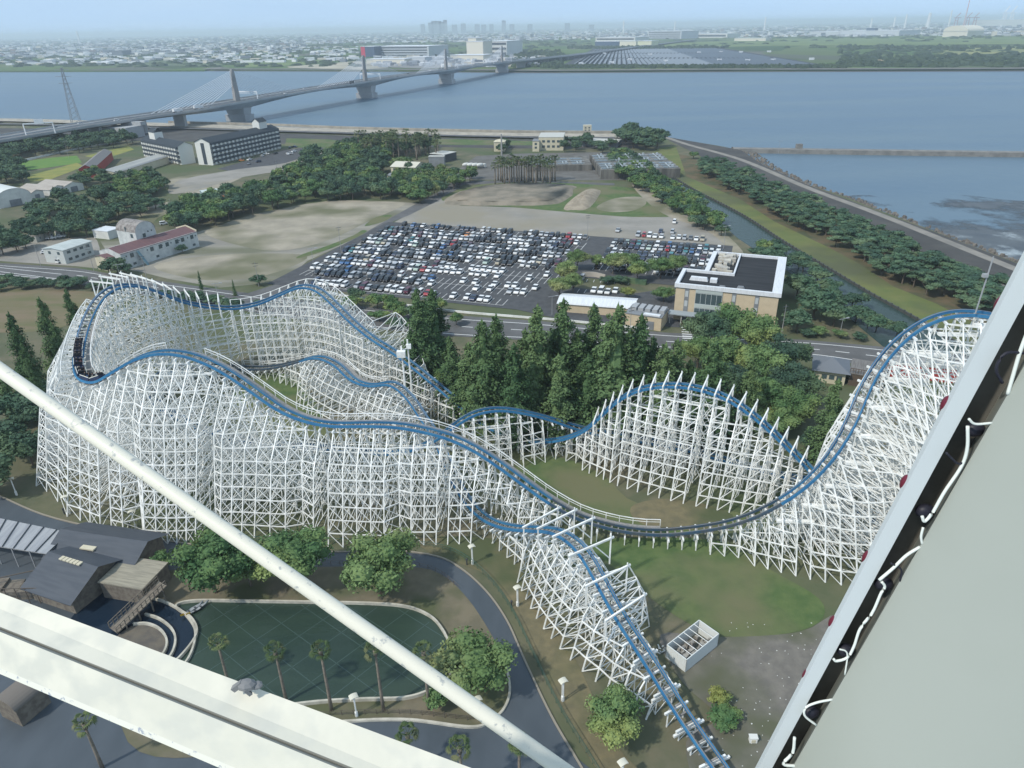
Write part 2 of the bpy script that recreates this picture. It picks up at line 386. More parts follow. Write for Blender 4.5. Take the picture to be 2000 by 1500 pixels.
bents = []
def bent(run, rid, i, kL, kR, oL=0.0, oR=0.0, rise=0.0, portal=None, thick=None):
    mb = MB(); P = run.P[i]; N = run.N[i]; h = P.z - 0.75
    base = Vector((P.x, P.y, 0))
    def at(o, z): return base + N * o + Vector((0, 0, z))
    cols = [(-1.35, 0, h), (1.35, 0, h)]
    nz = max(1, int(h / LV)); zs = [j * LV for j in range(1, nz + 1) if j * LV < h - 0.5] + [h]
    def xl(z): return leg_off(h + rise, z, 1.35 + oL, kL)
    def xr(z): return -leg_off(h, z, 1.35 + oR, kR)
    W = 0.15
    for o, z0, z1 in cols: member(mb, rid, i, at(o, 0), at(o, z1), W)
    def leg(fn, top):
        pts = [0.0, (h + rise) * 0.7 if fn is xl else h * 0.7, top]
        for a, b in zip(pts[:-1], pts[1:]): member(mb, rid, i, at(fn(a), a), at(fn(b), b), W + 0.03)
    if h > 3.0:
        if kL > 0 or oL: leg(xl, h + rise)
        if kR > 0 or oR: leg(xr, h)
    zprev = 0.0
    for j, z in enumerate(zs):
        L_, R_ = (xl(z) if h > 3 else 1.35), (xr(z) if h > 3 else -1.35)
        member(mb, rid, i, at(L_, z), at(R_, z), 0.1, 0.15)
        # braces in the panels between the columns
        def panels(z):
            A = [xr(z) if h > 3 else -1.35, -1.35, 1.35, xl(z) if h > 3 else 1.35]
            out = [A[0]]
            for a, b in zip(A[:-1], A[1:]):
                k = max(1, int((b - a) / 4.2 + 0.5)) if b - a > 0.8 else 0
                for t in range(1, k + 1): out.append(a + (b - a) * t / k)
            return out
        pa, pb = panels(zprev), panels(z)
        m_ = min(len(pa), len(pb))
        pa = pa[-m_:]; pb = pb[-m_:]
        for k in range(m_ - 1):
            if (k + j) % 2 or j % 3 == 0: member(mb, rid, i, at(pa[k], zprev), at(pb[k + 1], z), 0.08)
            if not (k + j) % 2: member(mb, rid, i, at(pa[k + 1], zprev), at(pb[k], z), 0.08)
            if 0 < k < m_ - 1 and abs(pb[k]) > 1.5 and j > 0: member(mb, rid, i, at(pa[k], zprev), at(pb[k], z), 0.13)
        zprev = z
    if rise or oL:
        t = at(xl(h + rise), h + rise); member(mb, rid, i, t, at(1.35, h), 0.14); member(mb, rid, i, t, at(1.35 + (xl(h) - 1.35) * .4, h - 2.2), 0.12)
    mb.beam(at(-1.9, h + 0.12), at(1.9, h + 0.12), 0.26, 0.3)
    if portal:
        z1, z2, o1, o2 = portal
        mb.beam(at(o1, h - 1.0), at(o1, h + z1), 0.2); mb.beam(at(o1 - 0.2, h + z1), at(o2 + 0.5, h + z2), 0.24, 0.28)
        mb.beam(at(o2, h - 1.5), at(o2, h + z2), 0.2); mb.beam(at(o2, h + z2 + .5), at(o2, h + z2 - .2), 0.16)
        mb.beam(at(o2, h - 0.5), at((o1 + o2) / 2 + .6, h + (z1 + z2) / 2), 0.16)
    if thick: mb.beam(at(thick[0], h - 0.5), at(thick[1], h - 0.5), 0.3, 0.34)
    bents.append((((P.x) ** 2 + (P.y) ** 2) ** .5 / max(h, 1.0) ** .5, mb))
    return dict(i=i, h=h, at=at, xl=xl, xr=xr, rise=rise)

def brace_line(run, rid, B, mb, faceL=True, faceR=True, gap=9, seed=0):
    for k in range(len(B) - 1):
        A, C = B[k], B[k + 1]; i = A['i']; h = min(A['h'], C['h'])
        skip = (k % gap) == gap - 1
        j = 1; z = 0.0
        lv = [q * LV for q in range(1, int(h / LV) + 1)]
        for z in lv:
            if h > 3:
                if faceL and not skip:
                    member(mb, rid, i, A['at'](A['xl'](z), z), C['at'](C['xl'](z), z), 0.14, 0.18)
                if faceR and (k % 7) != 5:
                    member(mb, rid, i, A['at'](A['xr'](z), z), C['at'](C['xr'](z), z), 0.14, 0.18)
            if int(z / LV) % 2 == 0: 
                for o in (-1.35, 1.35): member(mb, rid, i, A['at'](o, z), C['at'](o, z), 0.12, 0.15)
        zz = [0.0] + lv
        for a, b in zip(zz[:-1], zz[1:]):
            if h > 3 and faceL and not skip:
                member(mb, rid, i, A['at'](A['xl'](a), a), C['at'](C['xl'](b), b), 0.09)
            if h > 3 and faceR and k % 2 == 0:
                member(mb, rid, i, A['at'](A['xr'](a), a), C['at'](C['xr'](b), b), 0.11)
        if k % 3 == 0:
            for a, b in zip(zz[::2][:-1], zz[::2][1:]):
                for o in (-1.35, 1.35):
                    member(mb, rid, i, A['at'](o, a), C['at'](o, b), 0.11); member(mb, rid, i, A['at'](o, b), C['at'](o, a), 0.11)
        if A['rise'] and C['rise']:
            z1, z2 = A['h'] + A['rise'], C['h'] + C['rise']
            mb.beam(A['at'](A['xl'](z1), z1), C['at'](C['xl'](z2), z2), 0.13)

def arc_idx(run, x=None, y=None, z=None):
    return min(range(len(run.P)), key=lambda i: (run.P[i] - Vector((x, y, z if z is not None else run.P[i].z))).length)

# first circuit: drop, front hill, left turnaround, back hill, hill beside the lawn
nF = len(RF.P)
iv = arc_idx(RF, 20.6, 97.5, 2.3); ih = arc_idx(RF, -58, 112, 29); itl = arc_idx(RF, -83, 120, 26)
itop = arc_idx(RF, -86, 148, 29); ibv = arc_idx(RF, -70, 163, 20); ibh = arc_idx(RF, -50, 167, 23); iend = arc_idx(RF, -6, 136, 3)
ih2 = arc_idx(RF, 14, 124, 7); ih3 = arc_idx(RF, 52, 106, 9)
B = []
for i in range(2, nF - 2, 4):
    p = RF.P[i]; h = p.z
    kL, kR, oL, oR, rise, portal, thick, plat = 0.42, 0.14, 0.0, 0.0, 0.0, None, None, False
    if i < iv:
        kL, kR = (0.26 if h < 7 else 0.56), 0.22
        plat = h > 6 and (i // 4) % 2 == 0
    elif i < itl:
        kL, kR = (0.54, 0.60, 0.56, 0.63)[(len(B) // 7) % 4], 0.12
        if len(B) % 7 == 6: kL = 0.47
    elif i < itop: kL, kR, oL, rise = (0.42 if len(B) % 6 else 0.5), 0.10, 1.6, 0.6
    elif i < ibv:
        kL, kR, oL = 0.22, 0.06, 1.0
        if i < itop + 60: portal = (3.0, 3.2, -2.6, 2.8)
    elif i < ibh + 30: kL, kR, oL, rise = 0.25, 0.06, 2.5, 1.5
    elif i < iend: kL, kR, oL, rise = (0.25, 0.12, 8.0 * min(1, (h - 9.5) / 4), 3.4 * min(1, (h - 9.5) / 4)) if h > 10 else (0.2, 0.16, 0, 0)
    elif i < ih3:
        kL, kR = 0.16, 0.44
        if h > 8: portal = (1.5, 1.9, -2.3, 2.9)
    if iend <= i < ih2: kL, kR = 0.1, 0.1
    B.append(bent(RF, 0, i, kL, kR, oL, oR, rise, portal, thick))
    if plat:
        for dz in (-1.3, ): bents[-1][1].beam(p + Vector((1.2, -1.6, dz)), p + Vector((7.2, -2.0, dz - .1)), 0.7, 0.4)
mb = MB(); brace_line(RF, 0, B, mb); mb.build('longitudinal_bracing', WHITE, coaster)
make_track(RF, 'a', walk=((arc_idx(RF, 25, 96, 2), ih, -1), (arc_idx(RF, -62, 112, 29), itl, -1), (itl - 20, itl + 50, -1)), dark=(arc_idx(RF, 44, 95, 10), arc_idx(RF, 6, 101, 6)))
# return circuit
nR = len(RR.P); B = []
j1 = arc_idx(RR, 7, 127, 8); j2 = arc_idx(RR, -16, 122, 6); jl = arc_idx(RR, 4, 91, 8); jc = arc_idx(RR, 9, 81, 13); je = arc_idx(RR, 15, 70, 8)
jh = arc_idx(RR, -54, 161, 6); jh2 = arc_idx(RR, -14, 120, 4)
for i in range(2, nR - 2, 4):
    p = RR.P[i]; h = p.z; kL, kR, oL, oR, rise, portal, thick = 0.15, 0.15, 0, 0, 0, None, None
    if j1 <= i < j2: kL, kR = 0.3, 0.12
    if jh < i < jh2: kL, kR, oR = (0.3, 0.5, 1.0) if (i > jh + 14 and h > 7) else (0.15, 0.08, 0)
    if jl <= i < je:
        kL, kR, oL = 0.34, 0.42, 0.6
        portal = (2.4, 3.2, -3.0, 3.6) if (i // 4) % 2 else None
        if 0.62 < (i - jl) / (je - jl) < 0.80: oL = 4.0
    elif i >= je: kL, kR, thick = 0.5, 0.5, ((-2.2, 2.6) if (i // 4) % 2 else None)
    B.append(bent(RR, 1, i, kL, kR, oL, oR, rise, portal, thick))
mb = MB(); brace_line(RR, 1, B, mb, gap=3); mb.build('longitudinal_bracing', WHITE, coaster)
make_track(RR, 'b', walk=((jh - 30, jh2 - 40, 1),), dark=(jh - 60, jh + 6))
B = []
for i in range(4, len(RL.P) - 2, 5): B.append(bent(RL, 2, i, 0.3, 0.3))
mb = MB(); brace_line(RL, 2, B, mb); mb.build('longitudinal_bracing', WHITE, coaster)
make_track(RL, 'c')
bents.sort(key=lambda t: t[0])
for _, b in bents[:100]: b.build('trestle_bent', WHITE, coaster)
rest = MB()
for _, b in bents[100:]:
    n = len(rest.v); rest.v += b.v; rest.f += [tuple(n + q for q in f) for f in b.f]; rest.m += b.m
tag(rest.build('trestle_bent', WHITE, coaster), kind='stuff')
# masts on the coaster
mb = MB()
for a, b in (((1925, 540), (1905, 612)),):
    foot = G(1905, 612, 41.5); mb.beam(foot, foot + Vector((0.2, 0, 8.5)), 0.14); mb.box((foot.x - .2, foot.y, foot.z + 5.5), (0.7, 0.5, 0.5))
mb.build('signal_mast', GREYM, coaster)
mb = MB(); q = G(805, 772, 7); q2 = G(793, 778, 7); q.z = q2.z = 0
mb.beam(q, q + Vector((0, 0, 20.5)), 0.3); mb.beam(q2, q2 + Vector((0, 0, 19.6)), 0.3)
mb.beam(q + Vector((0, 0, 18.5)), q2 + Vector((0, 0, 18.5)), 0.2)
mb.box((q2.x, q2.y - .8, 17.4), (1.8, 1.0, 1.4)); mb.box((q.x + .2, q.y, 18.4), (1.0, .7, 1.0))
mb.build('equipment_mast', WHITE, coaster)

# ---- train
TRAINBODY = M('train_body', (0.02, 0.03, 0.07), 0.35); TRIM = M('train_trim', (0.75, 0.74, 0.65), 0.4); SEAT = M('black_seat', (0.03, 0.03, 0.035), 0.6)
train = thing('coaster_train', 'dark blue coaster train of linked open cars rounding the valley of the turnaround', 'train')
i0 = arc_idx(RF, -79, 115, 24)
hairs = [M('black_hair', (0.015, 0.012, 0.012), 0.5)]
def loftp(mb, prof, m=0, seg=8):
    base = len(mb.v)
    for (x, y, z, rx, ry) in prof:
        for k in range(seg):
            t = 2 * math.pi * k / seg; mb.v.append((x + rx * math.cos(t), y + ry * math.sin(t), z))
    for i in range(len(prof) - 1):
        for k in range(seg):
            k2 = (k + 1) % seg; o = base + i * seg; mb.f.append((o + k, o + k2, o + seg + k2, o + seg + k)); mb.m.append(m)
    o = base + (len(prof) - 1) * seg; mb.f.append(tuple(o + k for k in range(seg))); mb.m.append(m)
shirts = [(0.6, 0.6, 0.6), (0.03, 0.04, 0.06), (0.35, 0.05, 0.05), (0.05, 0.12, 0.3), (0.7, 0.68, 0.6), (0.02, 0.02, 0.02)]
def rider_mesh(k):
    mb = MB()
    loftp(mb, [(0, 0, 0, .16, .12), (0, 0, .15, .17, .12), (0, 0, .42, .2, .12), (0, 0, .52, .17, .1), (0, 0, .56, .06, .06), (0, 0.01, .6, .055, .06), (0, .02, .66, .08, .09), (0, .02, .74, .09, .1), (0, .01, .82, .05, .06)], 0)
    for sx in (-1, 1):
        mb.tube([(sx * .2, 0, .5), (sx * .26, .06, .32), (sx * .2, .28, .3), (sx * .14, .4, .38)], .045, 6, 0, r2=.03)
        mb.tube([(sx * .09, .02, .06), (sx * .1, .42, .1), (sx * .1, .48, -.25)], .08, 6, 2, r2=.05)
    for v, f in ((0, 0),): pass
    me = mb.mesh('person', [M('shirt_%d' % k, shirts[k], 0.8), M('skin', (0.5, 0.32, 0.24), 0.6), M('trousers', (0.05, 0.06, 0.09), 0.8)])
    for p in me.polygons:
        if p.material_index == 0 and p.center.z > .57: p.material_index = 1
    return me
RM = [rider_mesh(k) for k in range(6)]
hb = MB(); hb.blob((0, .0, .77), (.1, .11, .09)); HAIR = hb.mesh('hair', hairs[0])
nr = 0
for c in range(7):
    i = i0 - 2 + c * 5
    i = min(i, nF - 3); p, s, u = RF.frame(i); d = RF.T[i] * -1 if c < 0 else RF.T[i]
    mat = Matrix(((s.x * -1, d.x, u.x, p.x), (s.y * -1, d.y, u.y, p.y), (s.z * -1, d.z, u.z, p.z), (0, 0, 0, 1)))
    mb = MB(); mb.box((0, 0, 0.22), (1.5, 2.5, 0.3)); mb.box((-.72, 0, .5), (.1, 2.4, .45)); mb.box((.72, 0, .5), (.1, 2.4, .45)); mb.box((0, 1.2, .5), (1.5, .12, .55)); mb.box((0, -1.2, .5), (1.5, .12, .4))
    o = mb.build('car', TRAINBODY, train); o.matrix_world = mat
    sb = MB(); sb.box((0, -.55, .5), (1.2, .5, .3)); sb.box((0, .55, .5), (1.2, .5, .3)); sb.box((0, -.85, .7), (1.2, .14, .75)); sb.box((0, .25, .7), (1.2, .14, .75))
    sb.build('seat', SEAT, o)
    tb = MB(); tb.box((-.78, 0, .86), (.08, 2.4, .1)); tb.box((.78, 0, .86), (.08, 2.4, .1)); tb.box((0, -1.26, .25), (1.3, .06, .12)); tb.build('trim', TRIM, o)
    for ry in (-.6, .5):
        for rx in (-.34, .34):
            k = (nr * 5 + c) % 6
            r = bpy.data.objects.new('person', RM[k]); COL.objects.link(r); r.matrix_world = mat @ Matrix.Translation((rx, ry, .8))
            cname = ('pale grey', 'dark', 'red', 'blue', 'cream', 'black')[k]
            tag(r, 'rider in %s top, %s seat from the rear of the coaster train' % (cname, nth(nr)), 'person', 'riders on the coaster train')
            hh = link('hair', HAIR, r); nr += 1
# ------------------------------------------------------------------ ground cover of the near land
GRASS = M('lawn', (0.070, 0.115, 0.040), 0.95, (0.105, 0.145, 0.052), 0.35, detail=9, col3=(0.14, 0.14, 0.072), scale3=0.05, bump=0.3)
DRY = M('dry_grass', (0.14, 0.125, 0.075), 0.95, (0.19, 0.16, 0.09), 0.5, detail=9, col3=(0.08, 0.095, 0.045), scale3=0.07, bump=0.3)
OLIVE = M('olive_grass', (0.15, 0.16, 0.055), 0.95, (0.11, 0.14, 0.045), 0.08, col3=(0.09, 0.10, 0.05), scale3=0.03)
ASPH = M('asphalt', (0.085, 0.088, 0.092), 0.9, (0.065, 0.067, 0.072), 0.4, bump=0.15)
ASPH2 = M('road_asphalt', (0.13, 0.13, 0.13), 0.9, (0.10, 0.10, 0.10), 0.15)
PATHM = M('park_path_asphalt', (0.075, 0.09, 0.105), 0.55, (0.055, 0.068, 0.08), 0.12, bump=0.1, stretch=(1, 0.4, 1), spec=0.5)
GRAVEL = M('gravel', (0.30, 0.28, 0.25), 0.95, (0.23, 0.22, 0.195), 0.06, col3=(0.26, 0.235, 0.18), scale3=0.02, detail=8)
SAND = M('sandy_ground', (0.36, 0.32, 0.25), 0.95, (0.26, 0.235, 0.185), 0.07, col3=(0.14, 0.14, 0.08), scale3=0.025, detail=8)
BROWN = M('brown_lot', (0.23, 0.215, 0.185), 0.95, (0.30, 0.28, 0.23), 0.05, col3=(0.15, 0.15, 0.10), scale3=0.03, detail=8, stretch=(0.6, 1.8, 1))
GREYG = M('grey_grit', (0.145, 0.135, 0.12), 0.95, (0.19, 0.175, 0.15), 0.5, col3=(0.10, 0.105, 0.065), scale3=0.08, detail=8)
MARK = M('road_marking', (0.72, 0.72, 0.70), 0.7)
KERB = M('pale_kerb', (0.54, 0.51, 0.43), 0.85, (0.38, 0.36, 0.30), 0.7, detail=8)
DIKE = M('dike_slope', (0.060, 0.059, 0.058), 0.95, (0.085, 0.083, 0.078), 0.05, stretch=(1, 1, 1))
DIKEC = M('dike_concrete', (0.42, 0.38, 0.31), 0.9, (0.30, 0.275, 0.23), 0.15)
ROCK = M('revetment_stone', (0.20, 0.18, 0.155), 0.95, (0.11, 0.10, 0.09), 0.5, bump=0.6)
MUD = M('mud_flat', (0.085, 0.095, 0.10), 0.5, (0.055, 0.065, 0.075), 0.06, detail=9, spec=0.5)
_n = MUD.node_tree; _t = _n.nodes.new('ShaderNodeBsdfTransparent'); _m = _n.nodes.new('ShaderNodeMixShader'); _o = _n.nodes['Material Output']
_tc = _n.nodes.new('ShaderNodeTexCoord'); _ns = _n.nodes.new('ShaderNodeTexNoise'); _ns.inputs['Scale'].default_value = 0.016; _ns.inputs['Detail'].default_value = 10; _ns.inputs['Roughness'].default_value = .7
_r = _n.nodes.new('ShaderNodeMapRange'); _r.inputs[1].default_value = .46; _r.inputs[2].default_value = .58
_n.links.new(_tc.outputs['Object'], _ns.inputs['Vector']); _n.links.new(_ns.outputs['Fac'], _r.inputs[0]); _n.links.new(_r.outputs[0], _m.inputs[0]); _n.links.new(_t.outputs[0], _m.inputs[1]); _n.links.new(_n.nodes['Principled BSDF'].outputs[0], _m.inputs[2]); _n.links.new(_m.outputs[0], _o.inputs[0])
RICE = M('rice_field', (0.10, 0.20, 0.045), 0.95, (0.13, 0.22, 0.05), 0.1)
YEL = M('yellow_field', (0.26, 0.25, 0.07), 0.95, (0.18, 0.21, 0.06), 0.1)

# riverside zone and dike on the left and middle
sheet('dike_slope', [(-120, 250), (330, 252), (700, 266), (1000, 272), (1240, 274), (1250, 290), (1000, 290), (700, 284), (330, 276), (-120, 268)], .02, DIKE)
sheet('yard', [(890, 335), (930, 305), (1010, 300), (1240, 296), (1240, 352), (1000, 352), (900, 350)], .03, M('yard_grey', (.15, .145, .135), .95, (.11, .105, .095), .1))
sheet('field', [(700, 268), (900, 272), (1060, 276), (1060, 284), (880, 283), (700, 278)], .04, GRASS)
sheet('field', [(560, 270), (640, 272), (700, 280), (640, 288), (555, 288)], .04, GRASS)
mbk = MB()
spl = lambda pts, n=6: catmull([G(*p) for p in pts], n)
ribbon(mbk, spl([(-150, 238), (0, 236), (330, 246), (700, 259), (1000, 266), (1200, 268), (1290, 270)]), 22, 1.2)
tag(mbk.build('dike_path', DIKEC), kind='structure')
mbk = MB(); ribbon(mbk, spl([(-150, 246), (0, 244), (330, 252), (700, 263), (1000, 270), (1200, 272)]), 8, 1.25)
tag(mbk.build('dike_road', ASPH2), kind='structure')
wl = MB(); P = spl([(330, 242), (520, 247), (700, 254), (1000, 261), (1200, 262.5), (1290, 264)])
for a, b in zip(P[:-1], P[1:]): wl.beam(a + Vector((0, 0, 1.7)), b + Vector((0, 0, 1.7)), 1.0, 2.2)
tag(wl.build('sea_wall', DIKEC), 'long low beige sea wall on the river side of the dike path', 'sea wall', kind='thing')
# dike on the right
sheet('sea_dike', [(1290, 265), (1345, 275), (1447, 293), (1490, 322), (1575, 360), (1640, 384), (1720, 415), (1830, 455), (1990, 516), (2140, 575), (2200, 660), (1957, 562), (1830, 508), (1762, 482), (1651, 427), (1532, 379), (1469, 349), (1380, 311), (1318, 280)], .03, DIKE)
mbk = MB()
ribbon(mbk, spl([(1300, 268), (1345, 283), (1447, 312), (1575, 366), (1702, 413), (1830, 464), (1991, 529), (2150, 590)]), 4.5, .09)
ribbon(mbk, spl([(1380, 311), (1469, 350), (1532, 380), (1651, 427), (1762, 482), (1830, 508), (1957, 560), (2100, 630)]), 4, .09)
tag(mbk.build('dike_road', M('pale_dike_road', (0.27, 0.25, 0.22), 0.9, (0.20, 0.19, 0.17), 0.1)), kind='structure')
# stone revetment outside it
rk = MB(); P = resample(spl([(1400, 287), (1447, 293), (1490, 323), (1575, 362), (1640, 384), (1720, 415), (1830, 458), (1990, 520)]), 4.5)
rr = random.Random(3)
for p in P:
    for k in range(12):
        c = p + Vector((rr.uniform(-1, 11), rr.uniform(-2, 9), 0)); s_ = rr.uniform(.7, 1.7)
        rk.box((c.x, c.y, -2.6), (s_ * 1.4, s_, rr.uniform(.4, 1.5)), rr.uniform(0, 3), taper=.6)
tag(rk.build('revetment_rocks', ROCK), kind='stuff')
sheet('mud_flat', [(1640, 380), (1700, 372), (1790, 392), (1870, 372), (1960, 380), (2100, 395), (2300, 480), (2300, 640), (2140, 575), (1990, 514), (1850, 460), (1720, 410)], WZ + .05, MUD, smooth=5)
bw = MB(); P = [G(1432, 290), G(1560, 292), G(1700, 294), G(2060, 299)]
for a, b in zip(P[:-1], P[1:]): bw.beam(a + Vector((0, 0, -1.2)), b + Vector((0, 0, -1.2)), 7, 3.2)
bw.box((G(1560, 291).x, G(1560, 291).y, .2), (4, 3, 3.2)); tag(bw.build('breakwater', M('breakwater_stone', (.24, .23, .21), .9, (.17, .165, .155), .2)), 'long low grey breakwater running out into the open water', 'breakwater')
# canal
CAN = water_mat('canal_water', (0.035, 0.060, 0.055), 0.25, 0.4, 0.25); CAN.node_tree.nodes['Principled BSDF'].inputs['Specular IOR Level'].default_value = 0.22
CANL = [(1256, 316), (1300, 350), (1350, 385), (1400, 428), (1440, 465), (1500, 505), (1560, 545), (1620, 590), (1680, 640), (1740, 690), (1800, 740)]
CANR = [(1256, 309), (1341, 364), (1447, 420), (1532, 475), (1617, 526), (1702, 577), (1787, 624), (1880, 680), (1960, 730)]
sheet('canal_water', CANL + CANR[::-1], .05, CAN)
sheet('canal_lawn', [(1256, 309), (1290, 288), (1320, 285), (1341, 345), (1447, 390), (1511, 432), (1617, 483), (1681, 517), (1745, 560), (1830, 594), (1960, 660), (1960, 730), (1787, 624), (1702, 577), (1617, 526), (1532, 475), (1447, 420), (1341, 364)], .06, OLIVE)
sheet('grove_floor', [(1320, 300), (1380, 311), (1469, 349), (1532, 379), (1651, 427), (1762, 482), (1830, 508), (1957, 562), (2100, 640), (1960, 660), (1830, 594), (1745, 560), (1681, 517), (1617, 483), (1511, 432), (1447, 390), (1341, 345)], .055, M('pine_floor', (0.14, 0.105, 0.06), 0.95, (0.07, 0.08, 0.04), 0.1))
mbk = MB(); P = spl([(1256, 309), (1341, 364), (1447, 420), (1532, 475), (1617, 526), (1702, 577), (1787, 624), (1880, 680)], 4)
for a, b in zip(P[:-1], P[1:]): mbk.beam(a + Vector((0, 0, .45)), b + Vector((0, 0, .45)), .5, .9)
for p in resample(P, 3): mbk.box((p.x - .3, p.y, .1), (.35, .35, 1.2))
tag(mbk.build('canal_wall', M('sheet_pile', (.07, .075, .07), .8)), 'dark low sheet pile wall edging the canal lawn', 'canal wall')

# main road, markings
def at_line(a, b, t): return a.lerp(b, t)
sheet('road', [(-200, 495), (0, 514), (150, 524), (240, 539), (390, 560), (560, 583), (850, 614), (1050, 627), (1300, 650), (1570, 664), (1760, 681), (2050, 712), (2050, 760), (1740, 722), (1570, 696), (1300, 683), (1050, 666), (850, 655), (560, 622), (390, 592), (150, 556), (0, 540), (-200, 522)], .08, ASPH2)
mk = MB()
def dashes(P, w, on, off, z):
    P = resample(P, .5); k = 0; per = int((on + off) / .5)
    while k < len(P) - 1:
        e = min(k + int(on / .5), len(P) - 1); ribbon(mk, [P[k], P[e]], w, z); k += per
ribbon(mk, spl([(-150, 503), (0, 519), (150, 530), (240, 545), (390, 566), (560, 589), (850, 620), (1050, 634), (1300, 656), (1570, 670), (1760, 688), (2000, 714)]), .3, .1)
ribbon(mk, spl([(-150, 520), (0, 536), (150, 551), (390, 587), (560, 617), (850, 650), (1050, 661), (1300, 678), (1570, 691), (1740, 716)]), .3, .1)
dashes(spl([(150, 538), (390, 575), (560, 601), (850, 634), (1050, 647), (1300, 667), (1570, 681), (1760, 702)]), .3, 3.5, 4, .1)
ribbon(mk, spl([(-100, 511), (0, 523), (120, 536)]), .3, .1); ribbon(mk, spl([(0, 531), (120, 546)]), .3, .1)
for k in range(7):
    a = G(1330 + 0.6 * k, 640 + k * 4.2); b = G(1350 + .6 * k, 641 + k * 4.2); ribbon(mk, [a, b], .5, .1)
tag(mk.build('road_markings', MARK), kind='structure')
sheet('verge', [(-200, 470), (0, 500), (150, 470), (200, 500), (240, 530), (150, 520), (0, 510), (-200, 492)], .03, GRAVEL)
# open lots
sheet('brown_lot', [(195, 470), (330, 470), (430, 440), (500, 420), (640, 392), (760, 393), (830, 398), (770, 432), (600, 510), (555, 550), (430, 562), (330, 545), (270, 530), (230, 525)], .03, BROWN)
sheet('sandy_ground', [(430, 440), (500, 418), (640, 393), (760, 394), (790, 400), (720, 432), (640, 470), (540, 490), (450, 475), (400, 455)], .05, SAND, smooth=4)
sheet('sandy_ground', [(300, 520), (400, 500), (520, 495), (600, 500), (560, 525), (480, 545), (380, 545)], .05, SAND, smooth=4)
sheet('grass_patch', [(712, 442), (735, 424), (765, 420), (752, 432)], .07, GRASS, smooth=3)
sheet('grass_patch', [(590, 497), (640, 480), (690, 460), (707, 450), (716, 453), (680, 472), (620, 495), (580, 505)], .07, GRASS, smooth=3)
sheet('road', [(550, 552), (600, 515), (700, 462), (800, 405), (862, 372), (885, 355), (1000, 352), (1200, 358), (1200, 362), (1000, 358), (905, 361), (870, 385), (800, 420), (745, 442), (690, 476), (640, 504), (575, 548), (550, 600), (430, 590)], .06, ASPH2)
sheet('gravel_lot', [(860, 388), (900, 402), (1100, 408), (1250, 418), (1310, 420), (1350, 420), (1400, 445), (1440, 490), (1150, 470), (1000, 452), (770, 434), (800, 418)], .05, GRAVEL)
sheet('gravel_lot', [(1150, 445), (1400, 445), (1450, 500), (1430, 520), (1400, 490), (1150, 480)], .052, GRAVEL)
sheet('grass_patch', [(862, 386), (940, 360), (1080, 357), (1240, 368), (1270, 390), (1320, 420), (1240, 424), (1150, 418), (1000, 405), (900, 398)], .07, GRASS, smooth=3)
sheet('sandy_ground', [(1165, 405), (1200, 388), (1250, 385), (1262, 398), (1235, 412), (1190, 414)], .09, SAND, smooth=4)
sheet('dirt_track', [(1238, 352), (1262, 362), (1290, 390), (1330, 420), (1400, 445), (1450, 490), (1440, 500), (1380, 450), (1310, 425), (1270, 400), (1236, 365)], .075, SAND, smooth=3)
# heaps of earth
def mound(name, poly, h, mat, label, seed=1, top=0.7):
    P = catmull([G(*p) for p in poly], 5, True); c = sum(P, Vector()) / len(P); mb = MB(); rr = random.Random(seed); K = len(P)
    rings = [(1.0, 0.0), (.93, .55), (.85, .9), (top, 1.0), (.4, .95), (.12, 1.02)] if top > .8 else [(1.0, 0.0), (.84, .3), (.68, .5), (.5, .74), (.32, .86), (.15, .97)]; base = []
    for s_, z in rings:
        base.append(len(mb.v))
        for p in P:
            j = 1 + rr.uniform(-.025, .025); q = c + (p - c) * s_ * j; mb.v.append((q.x, q.y, h * z * (1 + rr.uniform(-.05, .05) * (1 if top > .8 else 2.5)) if z else 0.0))
    for a, b in zip(base[:-1], base[1:]):
        for k in range(K):
            k2 = (k + 1) % K; mb.f.append((a + k, a + k2, b + k2, b + k)); mb.m.append(0)
    mb.v.append((c.x, c.y, h)); n = len(mb.v) - 1
    for k in range(K): mb.f.append((base[-1] + k, base[-1] + (k + 1) % K, n)); mb.m.append(0)
    return tag(mb.build(name, mat, smooth=True), label, 'earth heap')
mound('earth_heap', [(866, 395), (905, 373), (1000, 360), (1110, 362), (1122, 372), (1092, 398), (1000, 402), (900, 401)], 1.6, M('grey_soil', (0.26, 0.225, 0.175), .95, (0.17, 0.155, 0.12), .12, bump=.5), 'wide flat topped heap of grey brown soil beyond the car park', top=.85)
mound('earth_heap', [(1100, 408), (1118, 388), (1150, 369), (1172, 372), (1168, 386), (1148, 408), (1120, 411)], 2.8, M('sand_heap', (0.34, 0.29, 0.22), .95, (0.26, 0.22, 0.165), .3, bump=.4), 'tall pale sand heap beside the flat topped soil heap', 4, top=.38)

# ------------------------------------------------------------------ the large car park
U = Vector((0.946, -0.326, 0)); V = Vector((0.326, 0.946, 0))
def LP(u, v, z=0.0): return U * u + V * v + Vector((0, 0, z))
def lsheet(name, u0, u1, v0, v1, z, mat):
    return sheet(name, [LP(u0, v0), LP(u1, v0), LP(u1, v1), LP(u0, v1)], z, mat, world=True)
lsheet('car_park', -160, -55, 200, 292, .09, ASPH)
lsheet('car_park', -58, -6, 237, 292, .092, ASPH)
sheet('car_park', [(1000, 603), (1060, 580), (1110, 560), (1230, 575), (1330, 560), (1330, 640), (1100, 625)], .085, ASPH)
SW, SL = 2.4, 5.6
CC = [217.5, 232.0, 246.5, 261.0, 275.2]
mk = MB()
def lm(u0, v0, u1, v1, w=.16):
    ribbon(mk, [LP(u0, v0), LP(u1, v1)], w, .115)
rows = []      # (name, v of the car centre, direction, u0, n, fill, whiteness)
UL, UR = -154.5, -62.0
NS = int((UR - UL) / SW)
